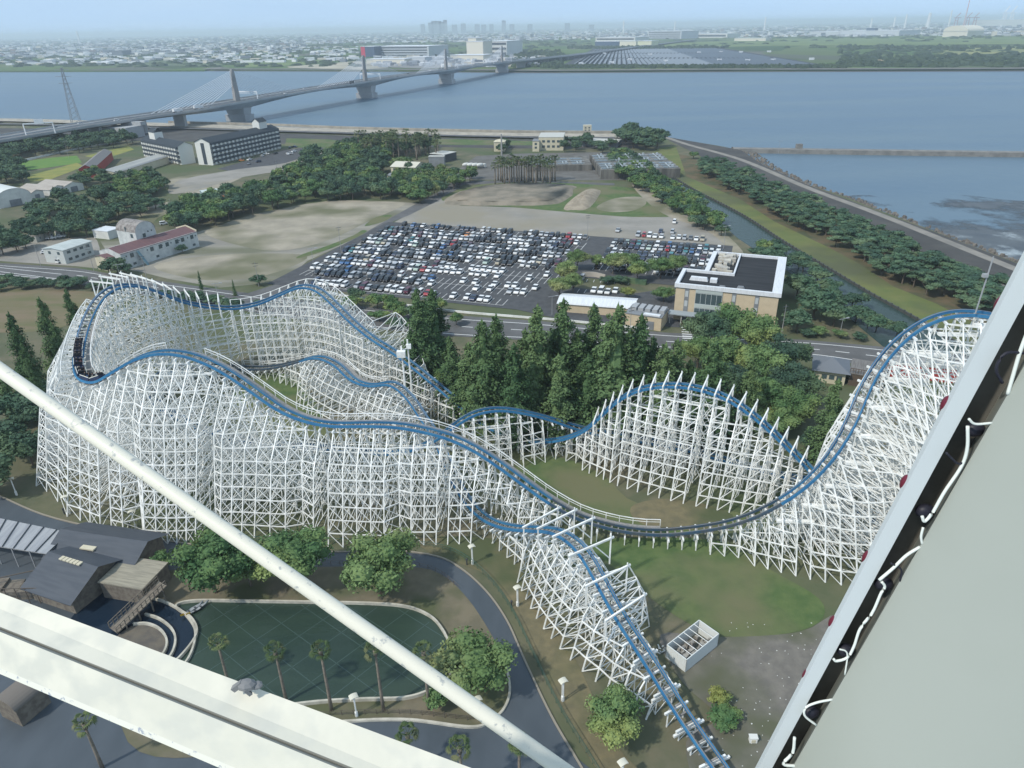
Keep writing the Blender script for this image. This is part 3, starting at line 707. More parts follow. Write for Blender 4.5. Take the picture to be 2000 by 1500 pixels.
def stall_row(u0, n, v0, v1):
    for k in range(n + 1): lm(u0 + k * SW, v0, u0 + k * SW, v1)
stall_row(UL + 10, NS - 8, 202.4, 202.4 + SL)
lm(UL + 10, 202.4, UL + 10 + (NS - 8) * SW, 202.4)
for c in CC:
    n = NS - (2 if c < 218 else 0)
    stall_row(UL, n, c - SL, c + SL); lm(UL, c, UL + n * SW, c)
stall_row(UL + 4, NS - 2, 284.6, 290.0); lm(UL + 4, 290, UL + 4 + (NS - 2) * SW, 290)
for c in (252.0, 266.5, 281.0): stall_row(-53, 18, c - SL, c + SL)
tag(mk.build('bay_markings', MARK), kind='structure')

# ------------------------------------------------------------------ cars
TYRE = M('tyre', (0.02, 0.02, 0.02), .9)
def car_mesh(kind, col, cname):
    key = 'car_%s_%s' % (kind, cname)
    paint = M('paint_' + cname, col, .28, spec=.6, metal=.0)
    prof = {'hatchback': [(-1.8, .35), (-1.82, .8), (-1.62, 1.0), (-1.15, 1.5), (.35, 1.52), (.95, 1.02), (1.7, .86), (1.84, .6), (1.82, .35)],
            'sedan': [(-2.2, .35), (-2.22, .85), (-1.45, .98), (-.85, 1.42), (.35, 1.44), (1.05, .98), (2.0, .82), (2.2, .6), (2.18, .35)],
            'minivan': [(-2.2, .35), (-2.26, 1.1), (-2.05, 1.78), (.7, 1.8), (1.45, 1.1), (2.1, .95), (2.22, .6), (2.2, .35)],
            'kei_van': [(-1.65, .35), (-1.7, 1.1), (-1.6, 1.76), (.75, 1.76), (1.15, 1.1), (1.62, .95), (1.7, .6), (1.68, .35)]}[kind]
    hw = {'hatchback': .83, 'sedan': .86, 'minivan': .87, 'kei_van': .74}[kind]
    mb = MB(); n = len(prof); belt = .98 if kind in ('hatchback', 'sedan') else 1.1
    def pt(x, z, s): return (x, s * (hw if z < belt + .05 else hw - (z - belt) * .22), z)
    for i in range(n):
        a, b = prof[i], prof[(i + 1) % n]
        glass = 1 if (min(a[1], b[1]) >= belt - .13 and max(a[1], b[1]) > belt + .2 and abs(a[1] - b[1]) > .2) else 0
        mb.quad(pt(*a, -1), pt(*b, -1), pt(*b, 1), pt(*a, 1), glass)
    for s in (-1, 1):
        idx = [i for i in range(n)]
        vs = [pt(*prof[i], s) for i in idx]; b0 = len(mb.v); mb.v += vs
        mb.f.append(tuple(range(b0, b0 + n)) if s > 0 else tuple(range(b0 + n - 1, b0 - 1, -1))); mb.m.append(0)
        up = [p for p in prof if p[1] > belt - .14]; top = max(p[1] for p in up)
        tx = [p[0] for p in up if p[1] > top - .08]; bx = [p[0] for p in up]
        e = .012 * s
        q = [(min(bx) + .38, belt + .02), (max(bx) - .48, belt + .02), (max(tx) + .02, top - .12), (min(tx) + .12, top - .12)]
        mb.quad(*[(x, pt(x, z, s)[1] + e, z) for x, z in q], 1)
        for wx in (-n * 0 - (1.1 if hw < .85 else 1.35), (1.1 if hw < .85 else 1.35)):
            r = .32; c0 = len(mb.v)
            for k in range(10):
                t = 2 * math.pi * k / 10; mb.v.append((wx + r * math.cos(t), s * (hw + .02), .32 + r * math.sin(t)))
            mb.f.append(tuple(range(c0, c0 + 10)) if s < 0 else tuple(range(c0 + 9, c0 - 1, -1))); mb.m.append(2)
    for s in (-1, 1):
        mb.quad(*[(prof[-2][0] + .01, y, z) for y, z in ((s * .45, .62), (s * .75, .62), (s * .75, .74), (s * .45, .74))], 3)
    return mb.mesh(key, [paint, GLASS, TYRE, M('headlight', (.7, .7, .7), .2)])
COLS = {'white': (.78, .78, .77), 'pearl': (.68, .68, .66), 'silver': (.42, .44, .46), 'black': (.012, .013, .016), 'navy': (.02, .035, .08), 'grey': (.13, .14, .15),
        'blue': (.04, .13, .30), 'red': (.35, .03, .04), 'maroon': (.10, .02, .04), 'orange': (.55, .20, .03), 'teal': (.04, .20, .22), 'beige': (.45, .40, .30), 'pale green': (.45, .55, .48)}
WTS = {'white': 20, 'pearl': 7, 'silver': 14, 'black': 25, 'navy': 9, 'grey': 12, 'blue': 3, 'red': 2.2, 'maroon': 2.5, 'orange': .8, 'teal': 1.2, 'beige': 2, 'pale green': 1.6}
_cm = {}
def cmesh(kind, cn):
    if (kind, cn) not in _cm: _cm[(kind, cn)] = car_mesh(kind, COLS[cn], cn.replace(' ', '_'))
    return _cm[(kind, cn)]
cr_ = random.Random(5)
cars = []
def fill(rowname, u0, n, v, fillf, nose=-1, whites=None):
    k = 0; cnt = 0
    for k in range(n):
        f = fillf(k) if callable(fillf) else fillf
        if cr_.random() > f: continue
        cn = cr_.choices(list(WTS), list(WTS.values()))[0]
        if whites and whites(k) and cr_.random() < .92: cn = 'white'
        kd = cr_.choices(['hatchback', 'sedan', 'minivan', 'kei_van'], [4, 1.6, 3.2, 2])[0]
        if whites and whites(k): kd = cr_.choices(['hatchback', 'sedan'], [2, 1])[0]
        p = LP(u0 + (k + .5) * SW + cr_.uniform(-.15, .15), v + cr_.uniform(-.3, .3))
        cars.append((p, nose, kd, cn, rowname, cnt)); cnt += 1
fill('nearest row', UL + 10, NS - 9, 205.1, lambda k: .97 if k < 19 else (.55 if k < 28 else .1), whites=lambda k: k > 21)
names = ['second', 'third', 'fourth', 'fifth', 'sixth', 'seventh', 'eighth', 'ninth', 'tenth', 'eleventh']
def ff(j):
    if j == 0: return lambda k: .95 if k < 20 else (.5 if k < 23 else (.35 if k < 33 else .6))
    if j == 1: return lambda k: .95 if k < 21 else (.3 if k < 28 else .25)
    if j == 2: return lambda k: .97 if k < 20 else (.6 if k < 30 else .1)
    if j == 3: return lambda k: .97 if k < 20 else (.8 if k < 31 else .15)
    if j == 4: return lambda k: .97 if k < 22 else .5
    return lambda k: .94
for j, c in enumerate(CC):
    wf = (lambda k: k > 20) if j == 0 else ((lambda k: k > 19) if j == 1 else None)
    fill(names[2 * j] + ' row', UL, NS - 2, c - 2.7, ff(2 * j), whites=wf)
    fill(names[2 * j + 1] + ' row', UL, NS - 1, c + 2.9, ff(2 * j + 1), whites=wf)
fill('farthest row', UL + 4, NS - 2, 287.4, .85)
rn = ['front row of the smaller lot', 'second row of the smaller lot', 'third row of the smaller lot', 'fourth row of the smaller lot', 'fifth row of the smaller lot', 'back row of the smaller lot']
for j, c in enumerate((252.0, 266.5, 281.0)):
    fill(rn[2 * j], -53, 18, c - 2.7, .7 if j == 0 else .97); fill(rn[2 * j + 1], -53, 18, c + 2.9, .96)
fill('loose gravel row behind the smaller lot', -46, 12, 297, .75); fill('stray line at the gravel lot edge', -40, 8, 305, .3)
cars = [c for c in cars if G(0, 0) is not None]
cars.sort(key=lambda c: c[0].length)
ang0 = math.atan2(V.y, V.x)
nearc, farc = cars[:285], cars[285:]
cat_of = {'hatchback': 'hatchback', 'sedan': 'sedan', 'minivan': 'minivan', 'kei_van': 'small van'}
for p, nose, kd, cn, rw, ix in nearc:
    o = link('parked_car', cmesh(kd, cn), None, (p.x, p.y, .1), ang0 + (math.pi if nose < 0 else 0))
    where = rw if 'smaller' in rw or 'gravel' in rw else rw + ' of the large lot'
    tag(o, '%s %s, %s along the %s' % (cn, cat_of[kd], nth(ix), where), 'car', 'cars parked in rows')
allm = MB()
matl = {}
for p, nose, kd, cn, rw, ix in farc:
    me = cmesh(kd, cn); a = ang0 + math.pi; co, si = math.cos(a), math.sin(a); n = len(allm.v)
    allm.v += [(p.x + v.co.x * co - v.co.y * si, p.y + v.co.x * si + v.co.y * co, v.co.z + .1) for v in me.vertices]
    for f in me.polygons:
        key = me.materials[f.material_index]; matl.setdefault(key.name, (len(matl), key))
        allm.f.append(tuple(n + q for q in f.vertices)); allm.m.append(matl[key.name][0])
tag(allm.build('parked_cars', [m for _, m in sorted(matl.values(), key=lambda t: t[0])]), 'far rows of mixed parked cars at the gravel side of the car park', 'cars', 'cars parked in rows', 'stuff')
def one_car(px, py, kd, cn, label, rz, z=.1, cat='car', group=None):
    p = G(px, py, z); o = link('parked_car', cmesh(kd, cn), None, (p.x, p.y, z), rz); return tag(o, label, cat, group)
for i, (px, py, kd, cn, lab) in enumerate([(1137, 546, 'kei_van', 'silver', 'silver small van alone at the back of the walled staff lot'), (1160, 570, 'hatchback', 'white', 'white hatchback at the left end of four by the low white roof'),
        (1174, 571, 'minivan', 'white', 'white minivan second of four by the low white roof'), (1187, 573, 'hatchback', 'pearl', 'small pearl white car third of four by the low white roof'), (1202, 571, 'hatchback', 'white', 'white hatchback by the round yellow green tree'),
        (1207, 452, 'sedan', 'silver', 'silver white saloon alone on the open gravel lot'), (1317, 436, 'kei_van', 'white', 'white small van alone on gravel by the dirt track')]):
    one_car(px, py, kd, cn, lab, ang0 + math.pi)
mk = MB()
for k in range(7): ribbon(mk, [G(1145 + k * 13.6, 551 + k * .9), G(1147.5 + k * 13.6, 546 + k * .9)], .14, .115)
for k in range(2): ribbon(mk, [G(1127 + k * 13.6, 572 + k * .9), G(1132 + k * 13.6, 565 + k * .9)], .14, .115)
tag(mk.build('bay_markings', MARK), kind='structure')

# ------------------------------------------------------------------ the park's own ground in front
sheet('lawn', [(455, 800), (480, 740), (560, 730), (600, 760), (640, 850), (560, 840)], .04, GRASS, smooth=4)
sheet('lawn', [(1000, 890), (1100, 895), (1180, 930), (1250, 985), (1440, 1000), (1420, 1035), (1200, 1040), (1060, 985)], .04, GRASS, smooth=4)
sheet('dry_patch', [(1240, 985), (1330, 975), (1430, 1005), (1400, 1030), (1300, 1035), (1240, 1015)], .06, DRY, smooth=4)
sheet('lawn', [(1150, 1060), (1280, 1050), (1420, 1060), (1500, 1110), (1600, 1170), (1600, 1215), (1520, 1240), (1400, 1240), (1300, 1190), (1200, 1110)], .04, GRASS, smooth=4)
sheet('dry_patch', [(820, 1050), (1000, 1060), (1050, 1150), (1130, 1300), (1200, 1450), (1260, 1520), (1180, 1520), (1090, 1370), (1040, 1260), (960, 1130), (850, 1085)], .05, DRY, smooth=4)
sheet('gritty_yard', [(1290, 1240), (1400, 1245), (1560, 1235), (1640, 1200), (1720, 1260), (1700, 1560), (1400, 1560), (1340, 1450), (1400, 1400), (1330, 1330)], .05, GREYG, smooth=4)
sheet('brown_lawn', [(-60, 560), (40, 566), (200, 572), (190, 600), (120, 640), (0, 650), (-60, 640)], .04, M('brown_lawn', (.19, .15, .095), .95, (.13, .13, .06), .06, stretch=(.6, 2, 1)), smooth=4)
sheet('park_path', [(-300, 900), (-60, 945), (0, 968), (110, 1012), (330, 1056), (500, 1072), (650, 1077), (760, 1074), (850, 1086), (900, 1110), (950, 1155), (990, 1212), (1025, 1290), (1075, 1395), (1125, 1480), (1190, 1600), (300, 1750), (-300, 1500)], .06, PATHM, smooth=4)
kb = MB(); P = spl([(-60, 947), (0, 970), (110, 1014), (330, 1058), (500, 1074), (650, 1079), (760, 1076), (850, 1087), (900, 1111), (950, 1156), (990, 1213), (1025, 1291), (1075, 1396), (1125, 1482), (1160, 1540)])
for a, b in zip(P[:-1], P[1:]): kb.beam(a + Vector((0, 0, .1)), b + Vector((0, 0, .1)), .25, .3)
tag(kb.build('path_kerb', M('kerb_brownish', (.28, .25, .20), .9)), kind='structure')
fn = MB(); P = resample(spl([(300, 1040), (500, 1058), (760, 1064), (860, 1073), (915, 1098), (965, 1145), (1005, 1205), (1045, 1290), (1095, 1390), (1150, 1480), (1200, 1560)]), 1.6)
for a, b in zip(P[:-1], P[1:]):
    fn.beam(a + Vector((0, 0, 1.15)), b + Vector((0, 0, 1.15)), .05); fn.beam(a + Vector((0, 0, .6)), b + Vector((0, 0, .6)), .04); fn.beam(a, a + Vector((0, 0, 1.2)), .06)
    for t in (.2, .4, .6, .8): fn.beam(a.lerp(b, t) + Vector((0, 0, .1)), a.lerp(b, t) + Vector((0, 0, 1.15)), .02)
tag(fn.build('mesh_fence', M('fence_green', (.05, .12, .09), .6)), 'thin green mesh fence curving along the lawn side of the park path', 'fence')
# planted island with the pond
ISL = [(300, 1130), (420, 1112), (620, 1108), (800, 1108), (860, 1122), (905, 1160), (945, 1215), (985, 1290), (996, 1345), (985, 1385), (955, 1412), (915, 1422), (800, 1408), (690, 1410), (560, 1430), (380, 1480), (250, 1450), (240, 1300)]
sheet('planted_island', ISL, .1, M('island_soil', (.14, .125, .085), .95, (.18, .155, .105), .3, col3=(.09, .10, .05), scale3=.1, bump=.3), smooth=4)
kb = MB(); P = spl([(985, 1290), (996, 1345), (985, 1385), (955, 1412), (915, 1422), (800, 1408), (690, 1410), (600, 1420)])
for a, b in zip(P[:-1], P[1:]): kb.beam(a + Vector((0, 0, .18)), b + Vector((0, 0, .18)), .32, .36)
tag(kb.build('island_kerb', KERB), 'pale rounded kerb around the lower end of the planted island', 'kerb')
POND = [(345, 1188), (385, 1177), (500, 1178), (620, 1180), (740, 1183), (800, 1190), (840, 1207), (862, 1230), (878, 1262), (886, 1300), (872, 1332), (840, 1352), (790, 1367), (700, 1370), (600, 1377), (440, 1400), (330, 1420), (300, 1330), (350, 1290), (385, 1243), (376, 1212)]
sheet('pond_water', POND, .16, water_mat('pond_water_mat', (0.038, 0.062, 0.045), 0.15, .8, .12, (0.025, 0.045, 0.035), 0.09), smooth=4)
kb = MB(); P = catmull([G(*p) for p in POND], 6, True); P.append(P[0])
for a, b in zip(P[:-1], P[1:]): kb.beam(a + Vector((0, 0, .32)), b + Vector((0, 0, .32)), .28, .64)
tag(kb.build('pond_wall', KERB), 'low cream wall around the dark green boat pond', 'pond wall')
gl = MB(); PW = [(G(*p).x, G(*p).y) for p in POND]
for ang in (math.radians(48), math.radians(-38)):
    d = Vector((math.cos(ang), math.sin(ang), 0)); nrm = Vector((-d.y, d.x, 0)); c0 = G(620, 1270)
    for k in range(-9, 10):
        run_ = None
        for t in range(-120, 121):
            q = c0 + nrm * (k * 4.2) + d * (t * .4)
            ok = inside(q.x, q.y, PW)
            if ok and run_ is None: run_ = q
            if (not ok or t == 120) and run_ is not None:
                if (q - run_).length > 1.5: ribbon(gl, [run_ + d * .5, q - d * .7], .12, .17)
                run_ = None
tag(gl.build('pond_floor_joints', M('pond_joint', (.055, .09, .078), .3)), kind='structure')
# railing on the island
rl = MB(); P = resample(spl([(600, 1402), (690, 1397), (800, 1396), (915, 1408), (948, 1402)]), 1.5)
for a, b in zip(P[:-1], P[1:]):
    for z in (.4, .7, 1.0): rl.beam(a + Vector((0, 0, z)), b + Vector((0, 0, z)), .04)
    rl.beam(a, a + Vector((0, 0, 1.05)), .06)
tag(rl.build('railing', M('railing_brown', (.12, .10, .08), .7)), 'thin dark railing along the lower edge of the planted island', 'railing')
rl = MB(); P = resample(spl([(560, 1104), (780, 1106), (850, 1118), (900, 1155)]), 1.5)
for a, b in zip(P[:-1], P[1:]):
    for z in (.5, 1.0): rl.beam(a + Vector((0, 0, z)), b + Vector((0, 0, z)), .04)
    rl.beam(a, a + Vector((0, 0, 1.05)), .06)
tag(rl.build('railing', M('railing_brown', (.12, .10, .08), .7)), 'thin dark railing between the planted island and the curved path', 'railing')
# flume channel on the left
CH = water_mat('flume_water', (0.01, 0.02, 0.035), 0.05, .8, .06)
sheet('flume_water', [(200, 1150), (300, 1170), (345, 1190), (372, 1214), (383, 1243), (368, 1290), (330, 1330), (200, 1330), (120, 1250)], .14, CH, smooth=3)
for nm, pts, lab in (('flume_wall', [(230, 1165), (300, 1172), (345, 1190), (372, 1214), (383, 1243), (372, 1285), (345, 1320)], 'outermost cream wall of the round flume channel'),
        ('flume_wall', [(285, 1203), (312, 1212), (335, 1230), (344, 1252), (337, 1280), (315, 1305)], 'middle cream wall of the round flume channel'),
        ('flume_wall', [(262, 1222), (290, 1222), (314, 1233), (327, 1254), (322, 1277), (300, 1300)], 'innermost cream wall of the round flume channel')):
    kb = MB(); P = spl(pts)
    for a, b in zip(P[:-1], P[1:]): kb.beam(a + Vector((0, 0, .3)), b + Vector((0, 0, .3)), .3, .6)
    tag(kb.build(nm, KERB), lab, 'channel wall')
sheet('drained_basin', [(262, 1222), (290, 1222), (314, 1233), (327, 1254), (322, 1277), (300, 1300), (240, 1290), (225, 1250)], .17, M('basin_floor', (.15, .13, .10), .8, (.10, .09, .08), .4), smooth=3)
cb = thing('canoe', 'yellow tipped canoe moored left of its twin in the pond corner', 'canoe', G(376, 1193, .2))
def canoe(t):
    mb = MB(); P = [(-1.9, 0, .35), (-1.2, 0, .1), (0, 0, .02), (1.2, 0, .1), (1.9, 0, .35)]
    for i in range(4):
        (x0, _, z0), (x1, _, z1) = P[i], P[i + 1]; w0 = .38 * (1 - abs(x0) / 1.95) + .02; w1 = .38 * (1 - abs(x1) / 1.95) + .02
        m = 1 if i in (0,) else 0
        mb.quad((x0, -w0, z0 + .32), (x1, -w1, z1 + .32), (x1, 0, z1), (x0, 0, z0), m); mb.quad((x0, 0, z0), (x1, 0, z1), (x1, w1, z1 + .32), (x0, w0, z0 + .32), m)
        mb.quad((x0, -w0 * .8, z0 + .2), (x1, -w1 * .8, z1 + .2), (x1, w1 * .8, z1 + .2), (x0, w0 * .8, z0 + .2), m)
    mb.build('hull', [M('canoe_grey', (.35, .37, .38), .5), M('canoe_yellow', (.65, .45, .06), .5)], t)
    sb = MB(); sb.box((-.5, 0, .28), (.25, .6, .05)); sb.box((.5, 0, .28), (.25, .6, .05)); sb.build('seat', DARK, t)
canoe(cb); cb.rotation_euler = (0, 0, math.radians(52))
cb2 = thing('canoe', 'yellow tipped canoe moored right of its twin in the pond corner', 'canoe', G(387, 1191, .2), math.radians(52)); canoe(cb2)
# ------------------------------------------------------------------ trees
def leafmat(name, c1, c2, c3, rnd=.22, scale=.9):
    m = M(name, c1, .75, c2, scale, spec=.15, col3=c3, scale3=.25, rnd=rnd); return m
LEAF_B = leafmat('leaves_broad', (0.070, 0.139, 0.056), (0.137, 0.213, 0.081), (0.189, 0.244, 0.085))
LEAF_O = leafmat('leaves_olive', (0.106, 0.170, 0.064), (0.168, 0.241, 0.095), (0.222, 0.251, 0.108))
LEAF_D = leafmat('leaves_dark', (0.048, 0.098, 0.062), (0.084, 0.139, 0.081), (0.110, 0.163, 0.085))
LEAF_M = leafmat('leaves_redwood', (0.070, 0.130, 0.056), (0.122, 0.186, 0.074), (0.154, 0.203, 0.085), scale=.6)
LEAF_P = leafmat('needles_pine', (0.057, 0.112, 0.074), (0.097, 0.159, 0.090), (0.122, 0.184, 0.100))
LEAF_Y = leafmat('leaves_yellow_green', (0.135, 0.174, 0.051), (0.195, 0.217, 0.068), (0.090, 0.145, 0.051))
PALM = leafmat('palm_fronds', (.06, .095, .04), (.10, .135, .055), (.13, .14, .07))
BARK = M('bark', (.10, .08, .06), .95, (.16, .13, .10), 2.0); PBARK = M('palm_bark', (.24, .20, .16), .95, (.16, .14, .11), 2.0)
def rdir(r):
    while True:
        v = Vector((r.uniform(-1, 1), r.uniform(-1, 1), r.uniform(-1, 1)))
        if .05 < v.length < 1: return v.normalized()
def leaf(mb, p, n, s, r):
    n = (n + rdir(r) * .9).normalized(); a = n.orthogonal().normalized(); b = n.cross(a)
    t = r.uniform(0, 6.28); x = (a * math.cos(t) + b * math.sin(t)) * s * r.uniform(.7, 1.3); y = n.cross(x).normalized() * s * r.uniform(.5, .9)
    mb.quad(p - x - y * .5, p + x * .2 - y, p + x + y * .4, p - x * .1 + y)
def crown_broad(seed, nlobe, nleaf, ls, flat=.72, low=-.25):
    """unit crown, radius about 1, centre at the origin"""
    r = random.Random(seed); mb = MB(); lobes = []
    for i in range(nlobe):
        d = rdir(r); d.z = max(d.z, low) ; k = r.uniform(.45, .78)
        lobes.append((Vector((d.x * k, d.y * k, d.z * k * flat)), r.uniform(.24, .42)))
    lobes.append((Vector((0, 0, 0)), .6))
    for c, lr in lobes:
        n0 = int(nleaf / len(lobes) * (lr / .33) ** 2 * .8)
        for _ in range(n0):
            d = rdir(r)
            if d.z < -.55 and r.random() < .6: continue
            p = c + Vector((d.x, d.y, d.z * .8)) * lr * (r.uniform(.72, 1.08) if r.random() < .75 else r.uniform(.2, .8))
            leaf(mb, p, d, ls, r)
        mb.blob(c, (lr * .7, lr * .7, lr * .55), seg=6, rings=4, jit=.15)
    return mb
def crown_cone(seed, nleaf, ls):
    """unit height 1, base radius ~.2"""
    r = random.Random(seed); mb = MB(); tiers = []
    for k in range(90):
        t = (k / 90) ** 1.1; a = r.uniform(0, 6.28); R = .185 * (1 - t) ** .62 + .008
        tiers.append((t * .93 + .04, a, R * r.uniform(.6, 1.05)))
    for z, a, R in tiers:
        d = Vector((math.cos(a), math.sin(a), 0))
        for _ in range(int(nleaf / 90 * (.4 + R * 6))):
            q = r.random() ** .6; off = rdir(r) * (.012 + R * .24)
            p = d * R * q + Vector((0, 0, z - q * R * .18)) + off
            leaf(mb, p, (d + Vector((0, 0, .5))), ls * (.6 + R * 2.5), r)
    n = 10
    for k in range(n):
        z0 = .05 + .9 * k / n; R = .08 * (1 - k / n) ** .9 + .003; mb.blob((0, 0, z0 + .05), (R, R, .09), seg=7, rings=4, jit=.2)
    return mb
def crown_pine(seed, nleaf, ls):
    r = random.Random(seed); mb = MB()
    for k in range(13):
        a = r.uniform(0, 6.28); q = r.uniform(.05, .8); c = Vector((math.cos(a) * q, math.sin(a) * q, r.uniform(-.3, .5) - q * .35)); lr = r.uniform(.22, .38)
        for _ in range(nleaf // 13):
            d = rdir(r); p = c + Vector((d.x, d.y, d.z * .5)) * lr * r.uniform(.6, 1.1); leaf(mb, p, Vector((d.x, d.y, abs(d.z) + .4)), ls, r)
        mb.blob(c, (lr * .65, lr * .65, lr * .35), seg=6, rings=4, jit=.2)
    return mb
def trunk_broad(seed):
    r = random.Random(seed); mb = MB()
    mb.tube([(0, 0, -1.02), (.02, .01, -.6), (.01, .0, -.1)], .045, 7, r2=.03)
    for k in range(6):
        a = k * 1.05 + r.uniform(-.3, .3); z = r.uniform(-.65, -.3); R = r.uniform(.4, .65)
        mb.tube([(0, 0, z), (math.cos(a) * R * .5, math.sin(a) * R * .5, z + .25), (math.cos(a) * R, math.sin(a) * R, z + r.uniform(.4, .6))], .022, 5, r2=.006)
    return mb
TB = {}
def T(key, fn, mat):
    if key not in TB: TB[key] = fn().mesh('crown', mat)
    return TB[key]
TRB = trunk_broad(1).mesh('trunk', BARK)
tmb = MB(); tmb.tube([(0, 0, 0), (0, 0, .5), (0, 0, .95)], .016, 7, r2=.002)
for k in range(14):
    a = k * 2.4; z = .08 + k * .055; R = .15 * (1 - z) ** .8; tmb.tube([(0, 0, z), (math.cos(a) * R, math.sin(a) * R, z - .01)], .003, 4, r2=.001)
TRC = tmb.mesh('trunk', BARK)
tcount = 0
DEFER = []
def tree(kind, x, y, R, H, label, cat='tree', group=None, mat=None, lod=0, name='tree'):
    if kind == 'broad' and cat == 'tree' and name == 'tree': DEFER.append((math.hypot(x, y), (kind, x, y, R, H, label, cat, group, mat, lod))); return
    if name == 'bush': cat = 'bush'
    if kind == 'pine': cat = 'pine tree'
    return _tree(kind, x, y, R, H, label, cat, group, mat, lod, name)
def _tree(kind, x, y, R, H, label, cat='tree', group=None, mat=None, lod=0, name='tree'):
    """broad/pine: R crown radius, H height; cone: H height"""
    global tcount; tcount += 1; rz = (tcount * 2.399) % 6.28; v = tcount % 3
    if kind == 'cone':
        root = thing('redwood_tree', label, cat, (x, y, 0), rz, group); wk = R / (.2 * H)
        c = link('crown', T(('cone', v, lod), lambda: crown_cone(40 + v, (9000, 1500)[lod], (.0125, .02)[lod]), mat or LEAF_M), root); c.scale = (H * wk, H * wk, H)
        t = link('trunk', TRC, root); t.scale = (H, H, H); return root
    root = thing('pine_tree' if kind == 'pine' else name, label, cat, (x, y, 0), rz, group)
    h2 = H * (.40 if kind == 'broad' else .3); zc = H - h2 * (.95 if kind == 'broad' else .7)
    if kind == 'broad': me = T(('b', v, lod, (mat or LEAF_B).name), lambda: crown_broad(7 + v, (22, 15, 9)[lod], (7000, 1900, 520)[lod], (.042, .075, .13)[lod]), mat or LEAF_B)
    else: me = T(('p', v, lod), lambda: crown_pine(17 + v, (2600, 900, 300)[lod], (.06, .10, .16)[lod]), mat or LEAF_P)
    c = link('crown', me, root, (0, 0, zc)); c.scale = (R, R, h2 / (.8 if kind == 'broad' else .62))
    t = link('trunk', TRB, root, (0, 0, zc)); t.scale = (R * .9, R * .9, zc / 1.02); return root
def crown_at(px, py, R, H, label, mat=None, lod=0, kind='broad', **k):
    p = G(px, py, H * .6); return tree(kind, p.x, p.y, R, H, label, mat=mat, lod=lod, **k)
# trees by the park path
crown_at(735, 1095, 7.0, 11, 'big olive green tree on the lawn side of the planted island', LEAF_O)
crown_at(405, 1095, 7.0, 11, 'big dark green tree between the dark roofed station and the path', LEAF_B)
crown_at(570, 1082, 6.6, 11, 'big dark green tree left of the olive green one by the path', LEAF_B)
crown_at(480, 1100, 5.0, 8, 'middling tree squeezed between two big dark green trees by the path', LEAF_B)
crown_at(925, 1290, 5.9, 9, 'round olive green tree beside the bend of the park path', LEAF_O)
crown_at(1196, 1395, 4.3, 7, 'round dark clipped tree at the foot of the last coaster hill', LEAF_B)
crown_at(855, 1425 - 68, 2.2, 3.4, 'small bush on the planted island under the palms', LEAF_B, 1, name='bush')
crown_at(1405, 1362, 1.8, 2.4, 'small yellowish shrub on the gritty yard beside the track', LEAF_Y, 1)
crown_at(1415, 1395, 2.6, 2.0, 'low dark shrub on the gritty yard below the yellowish one', LEAF_B, 1)
crown_at(312, 1095, 2.4, 4, 'small dark tree beside the dark roofed station end', LEAF_B, 1)
# tall conical redwoods behind the coaster: survey of their tips
tips = [(812, 560, 20), (842, 562, 21), (876, 655, 14), (915, 668, 17), (941, 622, 19), (968, 612, 20), (1004, 668, 17), (1026, 640, 18), (1051, 592, 21), (1078, 650, 17), (1101, 580, 22), (1128, 640, 18), (1160, 590, 21),
        (1185, 630, 18), (1209, 590, 22), (1232, 640, 17), (1255, 612, 20), (1277, 655, 17), (1301, 668, 16), (1325, 660, 17), (1350, 700, 14), (1400, 665, 17), (1470, 700, 15), (800, 640, 14), (900, 700, 12), (1040, 700, 14), (1090, 690, 15), (1150, 690, 14), (1210, 690, 15), (1640, 738, 15), (988, 720, 12)]
tips.sort()
for i, (px, py, H) in enumerate(tips):
    H *= 1.28 + .12 * math.sin(i * 2.3); p = G(px, py, H); tree('cone', p.x, p.y, H * (.25 + .03 * math.sin(i * 4.1)), H, 'tall conical redwood, %s along the row behind the coaster hills' % nth(i), group='redwoods in the row behind the coaster')
for i, (px, py, H) in enumerate([(15, 608, 21), (74, 578, 21), (127, 562, 19), (40, 668, 15), (98, 628, 16), (-10, 700, 16), (60, 720, 13), (110, 700, 13)]):
    p = G(px, py, H); tree('cone', p.x, p.y, H * .19, H, 'dark redwood left of the turnaround, %s from the lawn side' % nth(i), group='redwoods left of the turnaround', mat=None)
for i, (px, py, H) in enumerate([(386, 528, 7), (453, 545, 6), (207, 545, 8)]):
    p = G(px, py, H); tree('cone', p.x, p.y, H * .14, H, 'slim young conifer on the verge, %s along the main road' % nth(i), lod=1)
for i, (px, py, R, H) in enumerate([(20, 790, 6, 10), (70, 800, 6, 10), (10, 850, 6, 9), (50, 870, 5, 8), (95, 760, 5, 9), (-20, 920, 6, 9)]):
    crown_at(px, py, R, H, 'dark broadleaf tree left of the turnaround, %s from the back' % nth(i), LEAF_D, 1, group='dark trees left of the turnaround')
